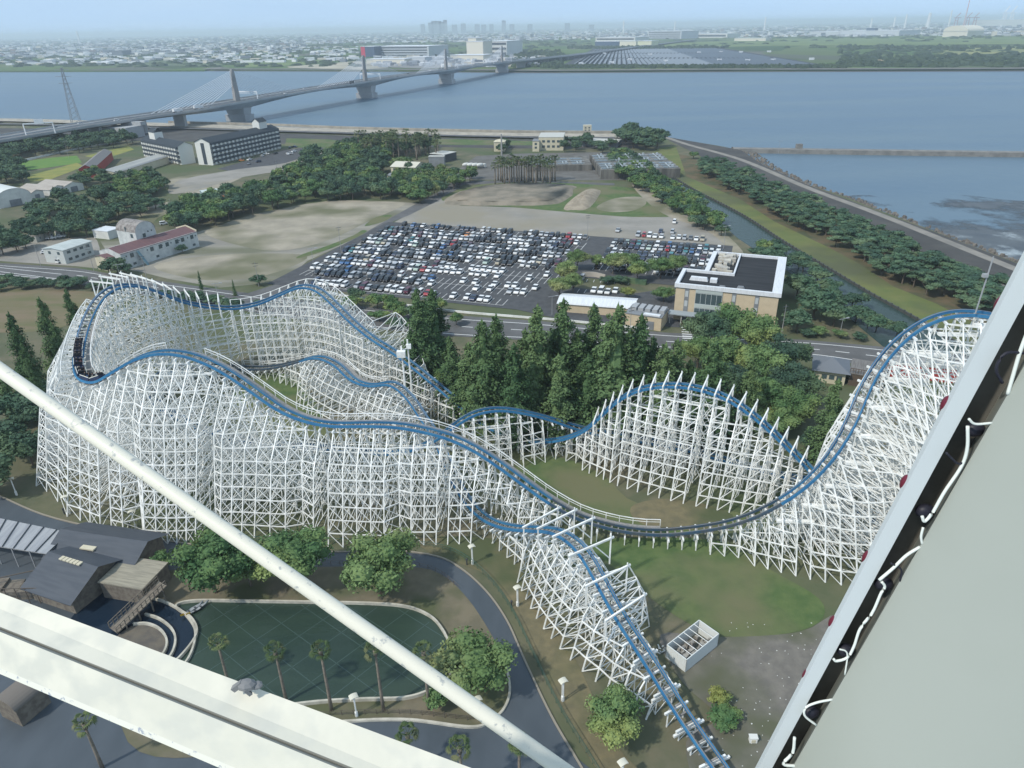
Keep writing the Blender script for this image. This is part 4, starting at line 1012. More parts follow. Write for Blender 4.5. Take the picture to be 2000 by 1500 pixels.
# big broadleaf mass in front of the office
for i, (px, py, R, H) in enumerate([(1385, 640, 6.5, 13), (1440, 632, 7, 14), (1490, 655, 6.5, 13), (1535, 690, 6.5, 13), (1420, 690, 6.5, 12), (1480, 712, 7, 13), (1545, 745, 6.5, 12), (1500, 770, 6, 11), (1565, 790, 5.5, 9), (1440, 740, 5.5, 11), (1365, 685, 5, 10), (1530, 815, 5, 7), (1600, 855, 4, 6), (1400, 730, 5, 9)]):
    crown_at(px, py, R, H, 'dense round green tree in the clump before the office, %s of the clump from behind' % nth(i), LEAF_B if i % 3 else LEAF_D, 0, group='broadleaf clump before the office')
for i, (px, py, R, H) in enumerate([(830, 700, 6, 12), (870, 735, 5, 9), (905, 750, 5, 8), (1010, 760, 5, 9), (1080, 770, 5.5, 9), (1140, 765, 5, 9), (1250, 740, 5, 10), (1300, 735, 5, 9), (1350, 745, 5, 9), (1380, 790, 5, 8)]):
    crown_at(px, py, R, H, 'low green tree at the foot of the redwoods, %s along the row' % nth(i), LEAF_B, 0, group='trees at the foot of the redwoods')
for i, (px, py, R, H, m) in enumerate([(1595, 585, 8, 10, LEAF_D), (1560, 552, 6, 8, LEAF_D), (1632, 612, 5, 7, LEAF_D), (1560, 622, 5, 7, LEAF_D), (1715, 628, 4.5, 5, LEAF_D), (1755, 640, 4, 5, LEAF_D), (1600, 645, 3, 3, LEAF_O), (1640, 650, 2.6, 2.6, LEAF_O), (1680, 655, 2.4, 2.4, LEAF_D), (1575, 648, 2.6, 2.6, LEAF_D)]):
    crown_at(px, py, R, H, 'dark tree on the canal bank beside the office, %s from the office' % nth(i), m, 1, group='canal bank trees beside the office')
for i, (px, py, R, H, m) in enumerate([(1128, 503, 4.6, 8, LEAF_O), (1108, 528, 5.2, 8, LEAF_O), (1092, 556, 5.0, 8, LEAF_O), (1120, 548, 4.2, 7, LEAF_O), (1165, 508, 3.2, 6, LEAF_O), (1198, 510, 5, 8, LEAF_O), (1226, 506, 5, 8, LEAF_O), (1246, 524, 4.5, 8, LEAF_B), (1292, 518, 5, 8, LEAF_B), (1320, 513, 4.5, 8, LEAF_O), (1225, 570, 2.8, 4, LEAF_Y), (1297, 572, 4, 5, LEAF_B), (1185, 545, 3, 3, LEAF_D), (1215, 545, 3, 3, LEAF_D)]):
    crown_at(px, py, R, H, 'leafy tree between the car parks and the office, %s from the car park' % nth(i), m, 0, group='trees around the car parks')
# regions of wood: one tree at a time on a jittered grid
def wood(poly, step, R, H, label, group, mats, kind='broad', lod=1, seed=1, name='tree'):
    P = [G(*p) for p in poly]; pl = [(p.x, p.y) for p in P]; r = random.Random(seed)
    xs = [p[0] for p in pl]; ys = [p[1] for p in pl]; pts = []
    y = min(ys)
    while y < max(ys):
        x = min(xs)
        while x < max(xs):
            q = (x + r.uniform(-.4, .4) * step, y + r.uniform(-.4, .4) * step)
            if inside(q[0], q[1], pl): pts.append(q)
            x += step
        y += step
    pts.sort(key=lambda q: q[0] ** 2 + q[1] ** 2)
    for i, (x, y) in enumerate(pts):
        s = r.uniform(.75, 1.25); tree(kind, x, y, R * s, H * r.uniform(.75, 1.2), label % nth(i), group=group, mat=r.choice(mats), lod=lod, name=name)
    return len(pts)
n = 0
n += wood([(318, 460), (345, 418), (400, 398), (490, 385), (520, 372), (560, 345), (600, 318), (680, 292), (760, 285), (770, 320), (740, 345), (760, 372), (860, 388), (830, 398), (760, 393), (640, 392), (500, 418), (430, 440), (390, 452), (345, 462)], 8.5, 5.6, 9, 'dark green tree of the wood by the hotel, %s from the main road', 'wood between hotel and car park', [LEAF_D, LEAF_D, LEAF_B], seed=2)
n += wood([(770, 330), (800, 330), (870, 345), (925, 345), (915, 370), (880, 385), (830, 392), (770, 385)], 8, 5, 8, 'green tree around the cream building, %s from the car park', 'trees around the cream building', [LEAF_B, LEAF_D, LEAF_O], seed=3)
n += wood([(-120, 470), (0, 465), (60, 452), (110, 440), (150, 430), (205, 432), (235, 455), (200, 470), (150, 462), (90, 475), (20, 500), (-120, 520)], 8.5, 5.4, 8, 'dark tree of the wood left of the dome building, %s from the main road', 'wood left of the dome building', [LEAF_D], seed=4)
n += wood([(85, 408), (150, 395), (215, 375), (240, 400), (320, 405), (310, 425), (245, 430), (220, 445), (160, 430), (60, 445)], 9, 5.4, 8, 'dark tree between the sheds and the dome building, %s from the road', 'wood behind the dome building', [LEAF_D], seed=5)
n += wood([(150, 365), (180, 345), (232, 350), (300, 345), (325, 365), (318, 388), (245, 392), (200, 372)], 8.5, 5, 7, 'tree around the long warehouses, %s from the sheds', 'trees around the long warehouses', [LEAF_D, LEAF_B], seed=6)
n += wood([(-150, 330), (0, 315), (50, 330), (60, 370), (0, 370), (-150, 390)], 11, 6.5, 9, 'dark tree left of the rice field, %s from the arched tents', 'wood left of the rice field', [LEAF_D], seed=7)
n += wood([(-80, 290), (60, 284), (160, 272), (230, 272), (265, 280), (230, 290), (150, 300), (60, 310), (-80, 318)], 12, 6.5, 9, 'dark tree under the expressway, %s from the fields', 'trees under the expressway', [LEAF_D], seed=8)
n += wood([(1195, 300), (1240, 310), (1300, 362), (1350, 395), (1400, 430), (1425, 468), (1400, 470), (1330, 425), (1270, 385), (1215, 350), (1190, 350)], 6.2, 4.6, 6.5, 'feathery tree on the near bank of the canal, %s from the office', 'trees on the near canal bank', [LEAF_D, LEAF_B], lod=1, seed=9)
n += wood([(1480, 480), (1530, 500), (1620, 560), (1700, 625), (1760, 672), (1700, 660), (1640, 640), (1560, 570), (1535, 520)], 9.0, 4.6, 5.5, 'dark tree on the canal bank right of the office, %s from the lift hill', 'canal bank trees', [LEAF_D], seed=29)
n += wood([(1440, 470), (1500, 500), (1530, 520), (1530, 560), (1500, 520), (1435, 490)], 7.5, 4.8, 6.5, 'dark tree behind the office, %s of the group', 'trees behind the office', [LEAF_D, LEAF_B], seed=19)
n += wood([(1210, 268), (1245, 268), (1300, 280), (1300, 292), (1260, 298), (1225, 292)], 12, 9, 11, 'big dark tree at the head of the canal, %s of the group', 'trees at the head of the canal', [LEAF_D], seed=10)
n += wood([(1355, 325), (1395, 322), (1470, 355), (1532, 386), (1651, 434), (1762, 490), (1830, 515), (1945, 568), (2020, 630), (1900, 628), (1830, 586), (1745, 552), (1681, 508), (1617, 474), (1511, 424), (1447, 384), (1375, 350)], 6.0, 5.0, 6.5, 'dark pine of the belt along the sea dike, %s from the coaster', 'pines along the sea dike', [None], kind='pine', lod=0, seed=11)
n += wood([(720, 292), (850, 290), (850, 302), (770, 310), (700, 306)], 8, 4.2, 11, 'tall dark tree near the palm grove, %s of the group', 'tall trees near the palm grove', [LEAF_D], seed=12)
n += wood([(-150, 556), (0, 548), (200, 560), (430, 590), (540, 604), (540, 612), (430, 600), (200, 572), (60, 568), (-150, 575)], 5.5, 3.3, 3.4, 'clipped bush in the strip below the main road, %s from the turnaround', 'bushes along the main road', [LEAF_D], seed=13, name='bush')
n += wood([(640, 580), (760, 596), (880, 612), (900, 632), (860, 680), (760, 640), (700, 610)], 5.5, 3.4, 4.5, 'low dark tree between the back hill and the main road, %s of the patch', 'low trees behind the back hill', [LEAF_D, LEAF_B], seed=14)
n += wood([(1060, 285), (1090, 280), (1200, 285), (1205, 300), (1090, 300)], 12, 5.5, 8, 'dark tree beside the treatment plant, %s of the group', 'trees beside the treatment plant', [LEAF_D], seed=15)
n += wood([(960, 288), (985, 282), (1000, 290), (980, 305)], 9, 4.5, 7, 'dark tree by the small chimney, %s of the group', 'trees by the small chimney', [LEAF_D], seed=16)
for i, (px, py, R, H) in enumerate([(225, 515, 5, 7), (210, 520, 4, 6), (240, 522, 3.6, 5)]):
    crown_at(px, py, R, H, 'dark bush hiding the left end of the dome building, %s of three' % nth(i), LEAF_D, 1)
crown_at(355, 484, 2.6, 4, 'round dark bush against the white wall of the dome building', LEAF_D, 1)
crown_at(505, 545, 3.4, 4, 'small feathery tree on the verge left of the car park', LEAF_D, 1)
crown_at(1355, 301, 4, 5, 'lone shrub on the grassy head of the canal lawn', LEAF_B, 1)
DEFER.sort(key=lambda t: t[0])
for _, a in DEFER[:292]: _tree(*a)
import numpy as np
vs, qs, mi = [], [], []; off = 0; fm = [LEAF_D, LEAF_B, LEAF_O, BARK]; cache = {}
def arr(me):
    v = np.empty(len(me.vertices) * 3); me.vertices.foreach_get('co', v); q = np.array([tuple(p.vertices) + ((p.vertices[-1],) if len(p.vertices) == 3 else ()) for p in me.polygons if len(p.vertices) in (3, 4)])
    return v.reshape(-1, 3), q
for v_ in range(3): cache[v_] = arr(crown_broad(90 + v_, 12, 1000, .10).mesh('far_crown', LEAF_D))
tk = arr(TRB)
for i, (_, a) in enumerate(DEFER[292:]):
    kind, x, y, R, H, label, cat, group, mat, lod = a; h2 = H * .4; zc = H - h2 * .95; t = i * 2.399; co, si = math.cos(t), math.sin(t)
    for (v, q), sc_, mm in ((cache[i % 3], (R, R, h2 / .8), fm.index(mat) if mat in fm else 0), (tk, (R * .9, R * .9, zc / 1.02), 3)):
        w_ = v * np.array(sc_); w_ = np.stack([w_[:, 0] * co - w_[:, 1] * si + x, w_[:, 0] * si + w_[:, 1] * co + y, w_[:, 2] + zc], 1)
        vs.append(w_); qs.append(q + off); mi += [mm] * len(q); off += len(v)
vs = np.concatenate(vs); qs = np.concatenate(qs)
fw = bpy.data.meshes.new('far_trees'); fw.vertices.add(len(vs)); fw.vertices.foreach_set('co', vs.ravel())
fw.loops.add(len(qs) * 4); fw.loops.foreach_set('vertex_index', qs.ravel().astype(np.int32)); fw.polygons.add(len(qs))
fw.polygons.foreach_set('loop_start', np.arange(0, len(qs) * 4, 4, dtype=np.int32))
for m_ in fm: fw.materials.append(m_)
fw.polygons.foreach_set('material_index', np.array(mi, dtype=np.int32)); fw.update(calc_edges=True); fw.validate()
tag(link('far_trees', fw), 'far dark green trees of the woods beyond the car park', 'trees', kind='stuff')
print('trees', tcount, len(DEFER))
# palms
def palm_mesh(seed, nf=26):
    r = random.Random(seed); mb = MB()
    for k in range(nf):
        a = k * 2.4 + r.uniform(-.2, .2); el = r.uniform(-.7, 1.1); L = r.uniform(.9, 1.25)
        d = Vector((math.cos(a) * math.cos(el), math.sin(a) * math.cos(el), math.sin(el))); side = Vector((-math.sin(a), math.cos(a), 0))
        c = d * L; mb.beam((0, 0, 0), c, .03)
        for j in range(7):
            t = (j - 3) / 3 * 1.15; e = (d * math.cos(t) + side * math.sin(t)); tip = c + e * .75 - Vector((0, 0, .22 + .15 * abs(t)))
            w_ = side * math.cos(t) * .09 - d * math.sin(t) * .09
            m_ = c + e * .4; mb.quad(c, m_ + w_, tip, m_ - w_)
    return mb
PM = [palm_mesh(k).mesh('crown', PALM) for k in range(3)]
def palm(x, y, H, label, s=1.0, group=None, lean=0.0):
    global tcount; tcount += 1
    root = thing('palm_tree', label, 'palm tree', (x, y, 0), tcount * 1.7, group)
    mb = MB(); mb.tube([(0, 0, 0), (0, 0, H * .3), (lean * .4, 0, H * .7), (lean, 0, H)], .3 * s, 8, r2=.14 * s); mb.tube([(lean, 0, H - .9), (lean, 0, H)], .26, 8, r2=.3)
    mb.build('trunk', PBARK, root, smooth=True)
    c = link('crown', PM[tcount % 3], root, (lean, 0, H)); c.scale = (s, s, s)
    return root
for i, (px, py, tx, H, lab) in enumerate([(648, 1388, 635, 11, 'tallest thin palm on the island, left of the white lamp'), (749, 1388, 730, 11, 'thin palm on the island, right of the white lamp'), (838, 1385, 832, 10.5, 'thin palm in front of the round olive tree'),
        (560, 1372, 540, 9.5, 'shorter palm on the pond edge behind the box beam'), (448, 1340, 440, 8, 'palm half hidden where beam crosses the pond'), (905, 1560, 905, 9, 'broad palm at the foot of the beam, nearest the planted island'), (805, 1510, 805, 7, 'low palm beside the box beam above the asphalt'), (1015, 1530, 1015, 7, 'palm crown crossed by the thin tie rod'), (200, 1500, 200, 8, 'palm seen below the box beam')]):
    p = G(px, py); palm(p.x, p.y, H, lab, .86)
pr = random.Random(8)
for i in range(26):
    px = 968 + i * 4.6 + pr.uniform(-1, 1); p = G(px, 355 + pr.uniform(-3, 6)); palm(p.x, p.y, pr.uniform(10, 13), 'tall palm, %s along the row before the treatment plant' % nth(i), 1.7, 'palms before the treatment plant')
pts = []
for i in range(34):
    px = pr.uniform(700, 858); py = pr.uniform(296, 316) + (px - 700) * .02; pts.append((px, py))
pts.sort()
for i, (px, py) in enumerate(pts):
    p = G(px, py); palm(p.x, p.y, pr.uniform(10, 14), 'palm in the grove left of the open garage, %s along the grove' % nth(i), 2.0, 'palm grove left of the open garage')
# ------------------------------------------------------------------ bridge
BW = 30.0
BCONC = M('bridge_concrete', (.40, .41, .41), .85, (.32, .33, .34), .05)
piers = [G(470, 236, WZ), G(717, 191, WZ), G(873, 163, WZ), G(981, 141.5, WZ)]
bd = (piers[3] - piers[0]); bd.z = 0; bd.normalize(); bn = Vector((-bd.y, bd.x, 0))
deckpts = []
def deck_at(px, py, z): return G(px, py, z)
D0 = [(-140, 292, 8.5), (0, 271, 10), (120, 251, 11.5), (240, 233, 13), (370, 214, 14.5)]
path = [G(*p) for p in D0]
for p, z in zip(piers, (16.5, 18.5, 18.5, 16.5)): path.append(Vector((p.x, p.y, z)))
e = piers[3]
for t, z in ((150, 14), (350, 11.5), (600, 9), (1000, 7), (1600, 6), (2600, 5)): path.append(Vector((e.x + bd.x * t + t * t * 2.0e-5, e.y + bd.y * t, z)))
BP = resample(catmull(path, 10), 12.0)
br = thing('expressway_bridge', 'long grey expressway bridge with slanting cable pylons crossing the wide river', 'bridge')
def bprof(p):
    d = min((Vector((p.x, p.y, 0)) - Vector((q.x, q.y, 0))).length for q in piers)
    inw = p.y > piers[0].y - 160 and p.y < piers[3].y + 140
    return 2.2 + (4.8 * max(0, 1 - d / 120) ** 1.6 if inw else 0)
mb = MB(); rd = MB(); n = len(BP); L = []
for i, p in enumerate(BP):
    d = BP[min(i + 1, n - 1)] - BP[max(i - 1, 0)]; d.z = 0; d.normalize(); L.append((p, Vector((-d.y, d.x, 0)), bprof(p)))
for (p, a, h), (q, b, g) in zip(L[:-1], L[1:]):
    for k, (s0, z0, s1, z1) in enumerate(((-.5, 0, .5, 0), (.5, 0, .5, -.8), (.5, -.8, .3, -1), (-.3, -1, -.5, -.8), (-.5, -.8, -.5, 0))):
        Z = lambda z, hh: -hh if z == -1 else z
        mb.quad(p + a * s0 * BW + Vector((0, 0, Z(z0, h))), p + a * s1 * BW + Vector((0, 0, Z(z1, h))), q + b * s1 * BW + Vector((0, 0, Z(z1, g))), q + b * s0 * BW + Vector((0, 0, Z(z0, g))))
    mb.quad(p + a * .3 * BW - Vector((0, 0, h)), p - a * .3 * BW - Vector((0, 0, h)), q - b * .3 * BW - Vector((0, 0, g)), q + b * .3 * BW - Vector((0, 0, g)))
    for s in (-.5, .5, 0):
        mb.beam(p + a * s * BW + Vector((0, 0, .6)), q + b * s * BW + Vector((0, 0, .6)), .35 if s else 1.6, 1.2)
    for s in (-1, 1):
        rd.quad(p + a * s * 1.6 + Vector((0, 0, .05)), q + b * s * 1.6 + Vector((0, 0, .05)), q + b * s * 13.8 + Vector((0, 0, .05)), p + a * s * 13.8 + Vector((0, 0, .05)), 0)
mb.build('deck', BCONC, br); rd.build('roadway', M('bridge_road', (.16, .16, .165), .9), br)
for i, p in enumerate(piers):
    zt = (16.5, 18.5, 18.5, 16.5)[i]; rz = math.atan2(bd.y, bd.x)
    mb = MB(); mb.box((p.x, p.y, -8), (15, 24, 12), rz); mb.box((p.x, p.y, 4), (11, 20, zt - 6.5 - 3.5), rz, taper=1.15); mb.build('pier', BCONC, br)
    if True:
        py = MB(); t = 30 if i in (0, 3) else 31
        b0 = Vector((p.x, p.y, zt)); top = b0 + Vector((0, 0, t)) - bd * 0.0
        a0 = math.atan2(bd.y, bd.x)
        base_v = len(py.v)
        for z, w1, w2 in ((0, 8.0, 3.2), (t, 3.2, 2.4)):
            for sx, sy in ((-1, -1), (1, -1), (1, 1), (-1, 1)):
                q = b0 + bd * (sx * w1 / 2) + bn * (sy * w2 / 2) + Vector((0, 0, z)); py.v.append(tuple(q))
        for f in ((0, 1, 5, 4), (1, 2, 6, 5), (2, 3, 7, 6), (3, 0, 4, 7), (4, 5, 6, 7)): py.f.append(tuple(base_v + k for k in f)); py.m.append(0)
        py.build('pylon', M('pylon_concrete', (.30, .29, .28), .85, (.24, .235, .23), .1), br)
        for sgn in (-1, 1):
            cb_ = MB()
            for k in range(12):
                a = b0 + bd * sgn * 1.0 + Vector((0, 0, t - 1.5 - k * 1.15)); c = b0 + bd * sgn * (118 - k * 7.2); c.z = b0.z + .8 - (.9 if sgn < 0 else .5) * (1 - k / 12)
                cb_.beam(a, c, .34 if sgn < 0 else .26)
            cb_.build('stay_cables', M('stay_cable_white', (.72, .74, .76), .4), br)
        gm = MB(); c = b0 + bd * 14
        gm.beam(c - bn * 15, c - bn * 15 + Vector((0, 0, 8)), .7); gm.beam(c + bn * 15, c + bn * 15 + Vector((0, 0, 8)), .7); gm.beam(c - bn * 15 + Vector((0, 0, 8)), c + bn * 15 + Vector((0, 0, 8)), .8); gm.beam(c - bn * 15 + Vector((0, 0, 6.6)), c + bn * 15 + Vector((0, 0, 6.6)), .4)
        gm.build('gantry', M('gantry_white', (.75, .76, .77), .4), br)
for q in resample([x for x in path[:5]], 42)[1:]:
    mb = MB(); mb.box((q.x, q.y, -1), (3, 15, q.z - 1.6), math.atan2(path[4].y - path[0].y, path[4].x - path[0].x)); mb.build('viaduct_pier', BCONC, br)
q = G(244, 268, 0); mb = MB(); mb.box((q.x, q.y, -1), (20, 26, 10), math.atan2(bd.y, bd.x)); mb.box((q.x + 6, q.y + 8, 9), (6, 22, 3), math.atan2(bd.y, bd.x)); mb.build('abutment', BCONC, br)
for t in range(1, 14):
    q = Vector((e.x + bd.x * t * 60 + 40, e.y + bd.y * (60 + t * 60), 0)); k = min(range(n), key=lambda i: abs(BP[i].y - q.y)); p = BP[k]
    mb = MB(); mb.box((p.x, p.y, -1), (3, 20, p.z - 1.5), math.atan2(bd.y, bd.x)); mb.build('viaduct_pier', BCONC, br)
gm = MB(); c = G(80, 262, 11.5)
gm.beam(c + Vector((-9, -4, 0)), c + Vector((-9, -4, 8)), .6); gm.beam(c + Vector((9, 4, 0)), c + Vector((9, 4, 8)), .6); gm.beam(c + Vector((-9, -4, 8)), c + Vector((9, 4, 8)), .8); gm.box((c.x + 1, c.y, c.z + 7.5), (6, .5, 3.5), .4)
gm.build('gantry', M('gantry_white', (.75, .76, .77), .4), br)
# traffic on the bridge
tr_ = random.Random(4)
def truck(loc, rz, label, col=(.75, .76, .76)):
    t = thing('truck', label, 'truck', loc, rz)
    mb = MB(); mb.box((-1.2, 0, .9), (7.6, 2.4, 2.7)); mb.build('cargo_box', M('truck_box_%d' % int(col[0] * 99), col, .5), t)
    mb = MB(); mb.box((3.7, 0, .6), (2.0, 2.3, 2.0), taper=.9); mb.build('cab', M('truck_cab', (.7, .7, .7), .4), t)
    mb = MB()
    for x in (-4, -2.8, 3.6): mb.box((x, 0, 0), (1, 2.3, .9))
    mb.build('wheel', TYRE, t)
def on_bridge(t, lane):
    i = min(int(t), n - 2); p, a, h = L[i]; d = BP[i + 1] - BP[i]; q = p + a * lane; return (q.x, q.y, p.z + .05), math.atan2(d.y, d.x)
idx_at = lambda y: min(range(n), key=lambda i: abs(BP[i].y - y))
spots = [(370, -9), (420, 6), (470, 9), (520, -6), (560, -9), (610, 5), (640, 9), (660, -5), (700, 8), (740, -8), (790, 6), (850, -6), (905, 9), (960, 5), (1005, -6), (1040, 8), (1100, -9), (1160, 6), (1230, 9), (1300, -6), (1350, 5), (1420, 8), (1500, -6), (1560, 6)]
for k, (yy, lane) in enumerate(spots):
    loc, rz = on_bridge(idx_at(yy), lane); cn = tr_.choice(['white', 'white', 'silver', 'black', 'grey'])
    kd = tr_.choice(['sedan', 'hatchback', 'minivan'])
    o = link('car', cmesh(kd, cn), None, loc, rz + (math.pi if lane > 0 else 0)); o.scale = (1.3, 1.3, 1.3) if False else (1, 1, 1)
    tag(o, '%s %s driving on the expressway bridge, %s counted from its near end' % (cn, cat_of[kd], nth(k)), 'car', 'traffic on the bridge')
for yy, lane, lab in ((395, -8, 'long white lorry low on the viaduct beside the trees'), (705, -7, 'white lorry just before the first bridge pylon'), (725, -7, 'second white lorry close behind another before the first pylon'), (985, -7, 'dark lorry between the first and second bridge pylons')):
    loc, rz = on_bridge(idx_at(yy), lane); truck(loc, rz, lab, (.1, .11, .12) if 'dark' in lab else (.75, .76, .76))

# ------------------------------------------------------------------ buildings: local frame, first corner a, x towards b, y away
def frame2(a, b):
    d = (b - a); L_ = d.length; return a, math.atan2(d.y, d.x), L_
WALLW = M('white_wall', (.66, .66, .62), .8, (.55, .55, .52), .3); WALLC = M('cream_wall', (.58, .53, .40), .8, (.52, .475, .35), .4)
BEIGE = M('beige_tile_wall', (.56, .46, .32), .75, (.51, .42, .29), .5); ROOFD = M('dark_roof', (.035, .04, .05), .7, (.05, .055, .065), .2, stretch=(.3, 3, 1))
MAR = M('maroon_roof', (.17, .095, .095), .7, (.14, .08, .085), .3, stretch=(4, .4, 1)); WIN = M('window_glass', (.06, .09, .10), .12, spec=.8); WROOF = M('white_roof', (.70, .72, .74), .5, (.62, .64, .66), .5, stretch=(5, .5, 1))
GROOF = M('grey_roof', (.22, .235, .25), .7, (.18, .19, .20), .4); TIN = M('tin_roof', (.42, .38, .33), .6, (.34, .30, .26), .3, stretch=(4, .5, 1)); REDW = M('red_wall', (.35, .05, .045), .6)
def bld(name, label, a, b, depth, h, wall=WALLW, roof=GROOF, kind='flat', rise=1.0, cat='building', eave=.4):
    o, rz, L_ = frame2(a, b); t = thing(name, label, cat, (o.x, o.y, 0), rz)
    mb = MB(); mb.prism([(0, 0), (L_, 0), (L_, depth), (0, depth)], 0, h); mb.build('wall', wall, t)
    rb = MB()
    if kind == 'flat':
        rb.prism([(-.15, -.15), (L_ + .15, -.15), (L_ + .15, depth + .15), (-.15, depth + .15)], h + .002, h + .25)
        rb.build('roof', roof, t)
    elif kind == 'gable':      # ridge along x
        e_ = eave; m_ = depth / 2
        rb.quad((-e_, -e_, h - .1), (L_ + e_, -e_, h - .1), (L_ + e_, m_, h + rise), (-e_, m_, h + rise)); rb.quad((L_ + e_, depth + e_, h - .1), (-e_, depth + e_, h - .1), (-e_, m_, h + rise), (L_ + e_, m_, h + rise))
        rb.quad((-e_, -e_, h - .25), (L_ + e_, -e_, h - .25), (L_ + e_, -e_, h - .1), (-e_, -e_, h - .1))
        rb.build('roof', roof, t); gb = MB()
        gb.tri((0, 0, h), (0, depth, h), (0, m_, h + rise - .1)); gb.build('gable', wall, t); gb = MB(); gb.tri((L_, depth, h), (L_, 0, h), (L_, m_, h + rise - .1)); gb.build('gable', wall, t)
    elif kind == 'gable_y':    # ridge along y
        e_ = eave; m_ = L_ / 2
        rb.quad((-e_, -e_, h - .1), (m_, -e_, h + rise), (m_, depth + e_, h + rise), (-e_, depth + e_, h - .1)); rb.quad((m_, -e_, h + rise), (L_ + e_, -e_, h - .1), (L_ + e_, depth + e_, h - .1), (m_, depth + e_, h + rise))
        rb.build('roof', roof, t); gb = MB()
        gb.tri((L_, 0, h), (0, 0, h), (m_, 0, h + rise - .1)); gb.build('gable', wall, t); gb = MB(); gb.tri((0, depth, h), (L_, depth, h), (m_, depth, h + rise - .1)); gb.build('gable', wall, t)
    elif kind == 'hip':
        e_ = eave; k = min(depth, L_) / 2
        A_, B_, C_, D_ = (-e_, -e_, h), (L_ + e_, -e_, h), (L_ + e_, depth + e_, h), (-e_, depth + e_, h)
        r1, r2 = (k, depth / 2, h + rise), (max(L_ - k, k + .01), depth / 2, h + rise)
        rb.quad(A_, B_, r2, r1); rb.tri(B_, C_, r2); rb.quad(C_, D_, r1, r2); rb.tri(D_, A_, r1); rb.build('roof', roof, t)
    elif kind == 'vault':      # axis along y
        K = 12; c = L_ / 2; prev = None
        for i in range(K + 1):
            an = math.pi * i / K; q = (c - math.cos(an) * (c + .1), h + math.sin(an) * rise)
            if prev: rb.quad((prev[0], -.15, prev[1]), (q[0], -.15, q[1]), (q[0], depth + .15, q[1]), (prev[0], depth + .15, prev[1]))
            prev = q
        rb.build('roof', roof, t); gb = MB()
        for yy in (0, depth):
            gb = MB(); b0 = len(gb.v); gb.v += [(c - math.cos(math.pi * i / K) * c, yy, h + math.sin(math.pi * i / K) * (rise - .05)) for i in range(K + 1)]; gb.f.append(tuple(range(b0, b0 + K + 1)) if yy == 0 else tuple(range(b0 + K, b0 - 1, -1))); gb.m.append(0); gb.build('gable', wall, t)
    return t, L_
def windows(t, xs, zs, w_, h_, y=-.05, mat=WIN, frame=True, side=None, L_=0):
    for z in zs:
        for x in xs:
            mb = MB()
            if side is None: mb.box((x, y, z), (w_, .08, h_))
            elif side == 'left': mb.box((-.05, x, z), (.08, w_, h_))
            else: mb.box((L_ + .05, x, z), (.08, w_, h_))
            mb.build('window', mat, t)
# office with L shaped parapet roof
a, b = G(1310, 612, 0), G(1520, 655, 0)
a = G(1318, 553, 11.5); b = G(1527, 574, 11.5); a.z = b.z = 0
o_, rz, L_ = frame2(a, b); off = thing('office_building', 'beige three storey office with dark L shaped roof and white parapets beside the canal', 'office building', (a.x, a.y, 0), rz)
DY = 37.5; NX = 7.6; NY = 15.5
foot = [(0, 0), (L_, 0), (L_, DY), (NX - 1, DY), (NX - 1, NY), (0, NY)]
mb = MB(); mb.prism([(.4, .4), (L_ - .6, .4), (L_ - .6, DY), (NX, DY), (NX, NY - .4), (.4, NY - .4)], 0, 10.6); mb.build('wall', BEIGE, off)
mb = MB(); mb.prism([(.3, .3), (L_ - .5, .3), (L_ - .5, DY), (NX, DY), (NX, NY - .3), (.3, NY - .3)], 10.602, 10.7); mb.build('roof', M('roof_membrane', (.030, .032, .036), .9, (.045, .048, .052), .3, stretch=(.3, 3, 1), spec=.1), off)
pm = MB()
def par(x0, y0, x1, y1): pm.prism([(x0, y0), (x1, y0), (x1, y1), (x0, y1)], 10.3, 11.5)
par(0, 0, L_, .9); par(L_ - 2.6, .9, L_, DY); par(NX - 1, DY - .9, L_ - 2.6, DY); par(NX - 1, NY, NX + .4, DY - .9); par(0, NY - 1, NX - 1, NY); par(0, .9, 1.1, NY - 1); par(NX - 1, NY - 1, NX + 8.1, NY - .3); par(NX + 7.6, NY - .3, NX + 8.1, DY - .9)
pm.build('parapet', WROOF, off)
wm = random.Random(2); mm = MB()
for k in range(34):
    mm.box((NX + 1.5 + wm.uniform(0, 5), NY + 1.5 + wm.uniform(0, 18), 10.7), (wm.uniform(.7, 2.2), wm.uniform(.7, 2.4), wm.uniform(.5, 1.6)))
mm.build('rooftop_plant', M('plant_cream', (.55, .52, .44), .7, (.35, .33, .30), .6), off)
mm = MB(); mm.box((6, 7.4, 10.7), (5.5, 1.6, 1.0), taper=.85); mm.box((10.4, 7.0, 10.7), (2.0, 1.9, 1.1)); mm.build('roof_vent', WROOF, off)
mm = MB(); mm.box((13.4, 2.2, 10.7), (2.2, 1.2, .7), taper=.7); mm.box((18.5, 3.4, 10.7), (2.2, 1.5, .7), taper=.7); mm.build('roof_vent', GROOF, off)
fx = lambda t: .4 + t * (L_ - 1)
for t_, w_ in ((.115, 1.3), (.58, 1.2), (.80, 1.2)):
    sm = MB(); sm.box((fx(t_), .36, 0), (w_, .1, 10.3)); sm.build('window_strip', GROOF, off)
    for z in (1.2, 4.6, 7.6):
        wn = MB(); wn.box((fx(t_), .28, z), (w_ * .7, .1, 1.8)); wn.build('window', M('frosted_window', (.45, .48, .48), .2), off)
cwb = MB(); cwb.box((fx(.335), .34, .3), (7.6, .12, 10.0)); cw = cwb.build('curtain_wall', WIN, off)
mu = MB()
for k in range(6): mu.box((fx(.335) - 3.8 + k * 1.52, .24, .3), (.1, .1, 10.0))
for z in (.5, 4.4, 5.7, 9.0, 10.2): mu.box((fx(.335), .24, z), (7.6, .1, .1))
mu.build('mullion', M('mullion', (.5, .55, .55), .4), cw)
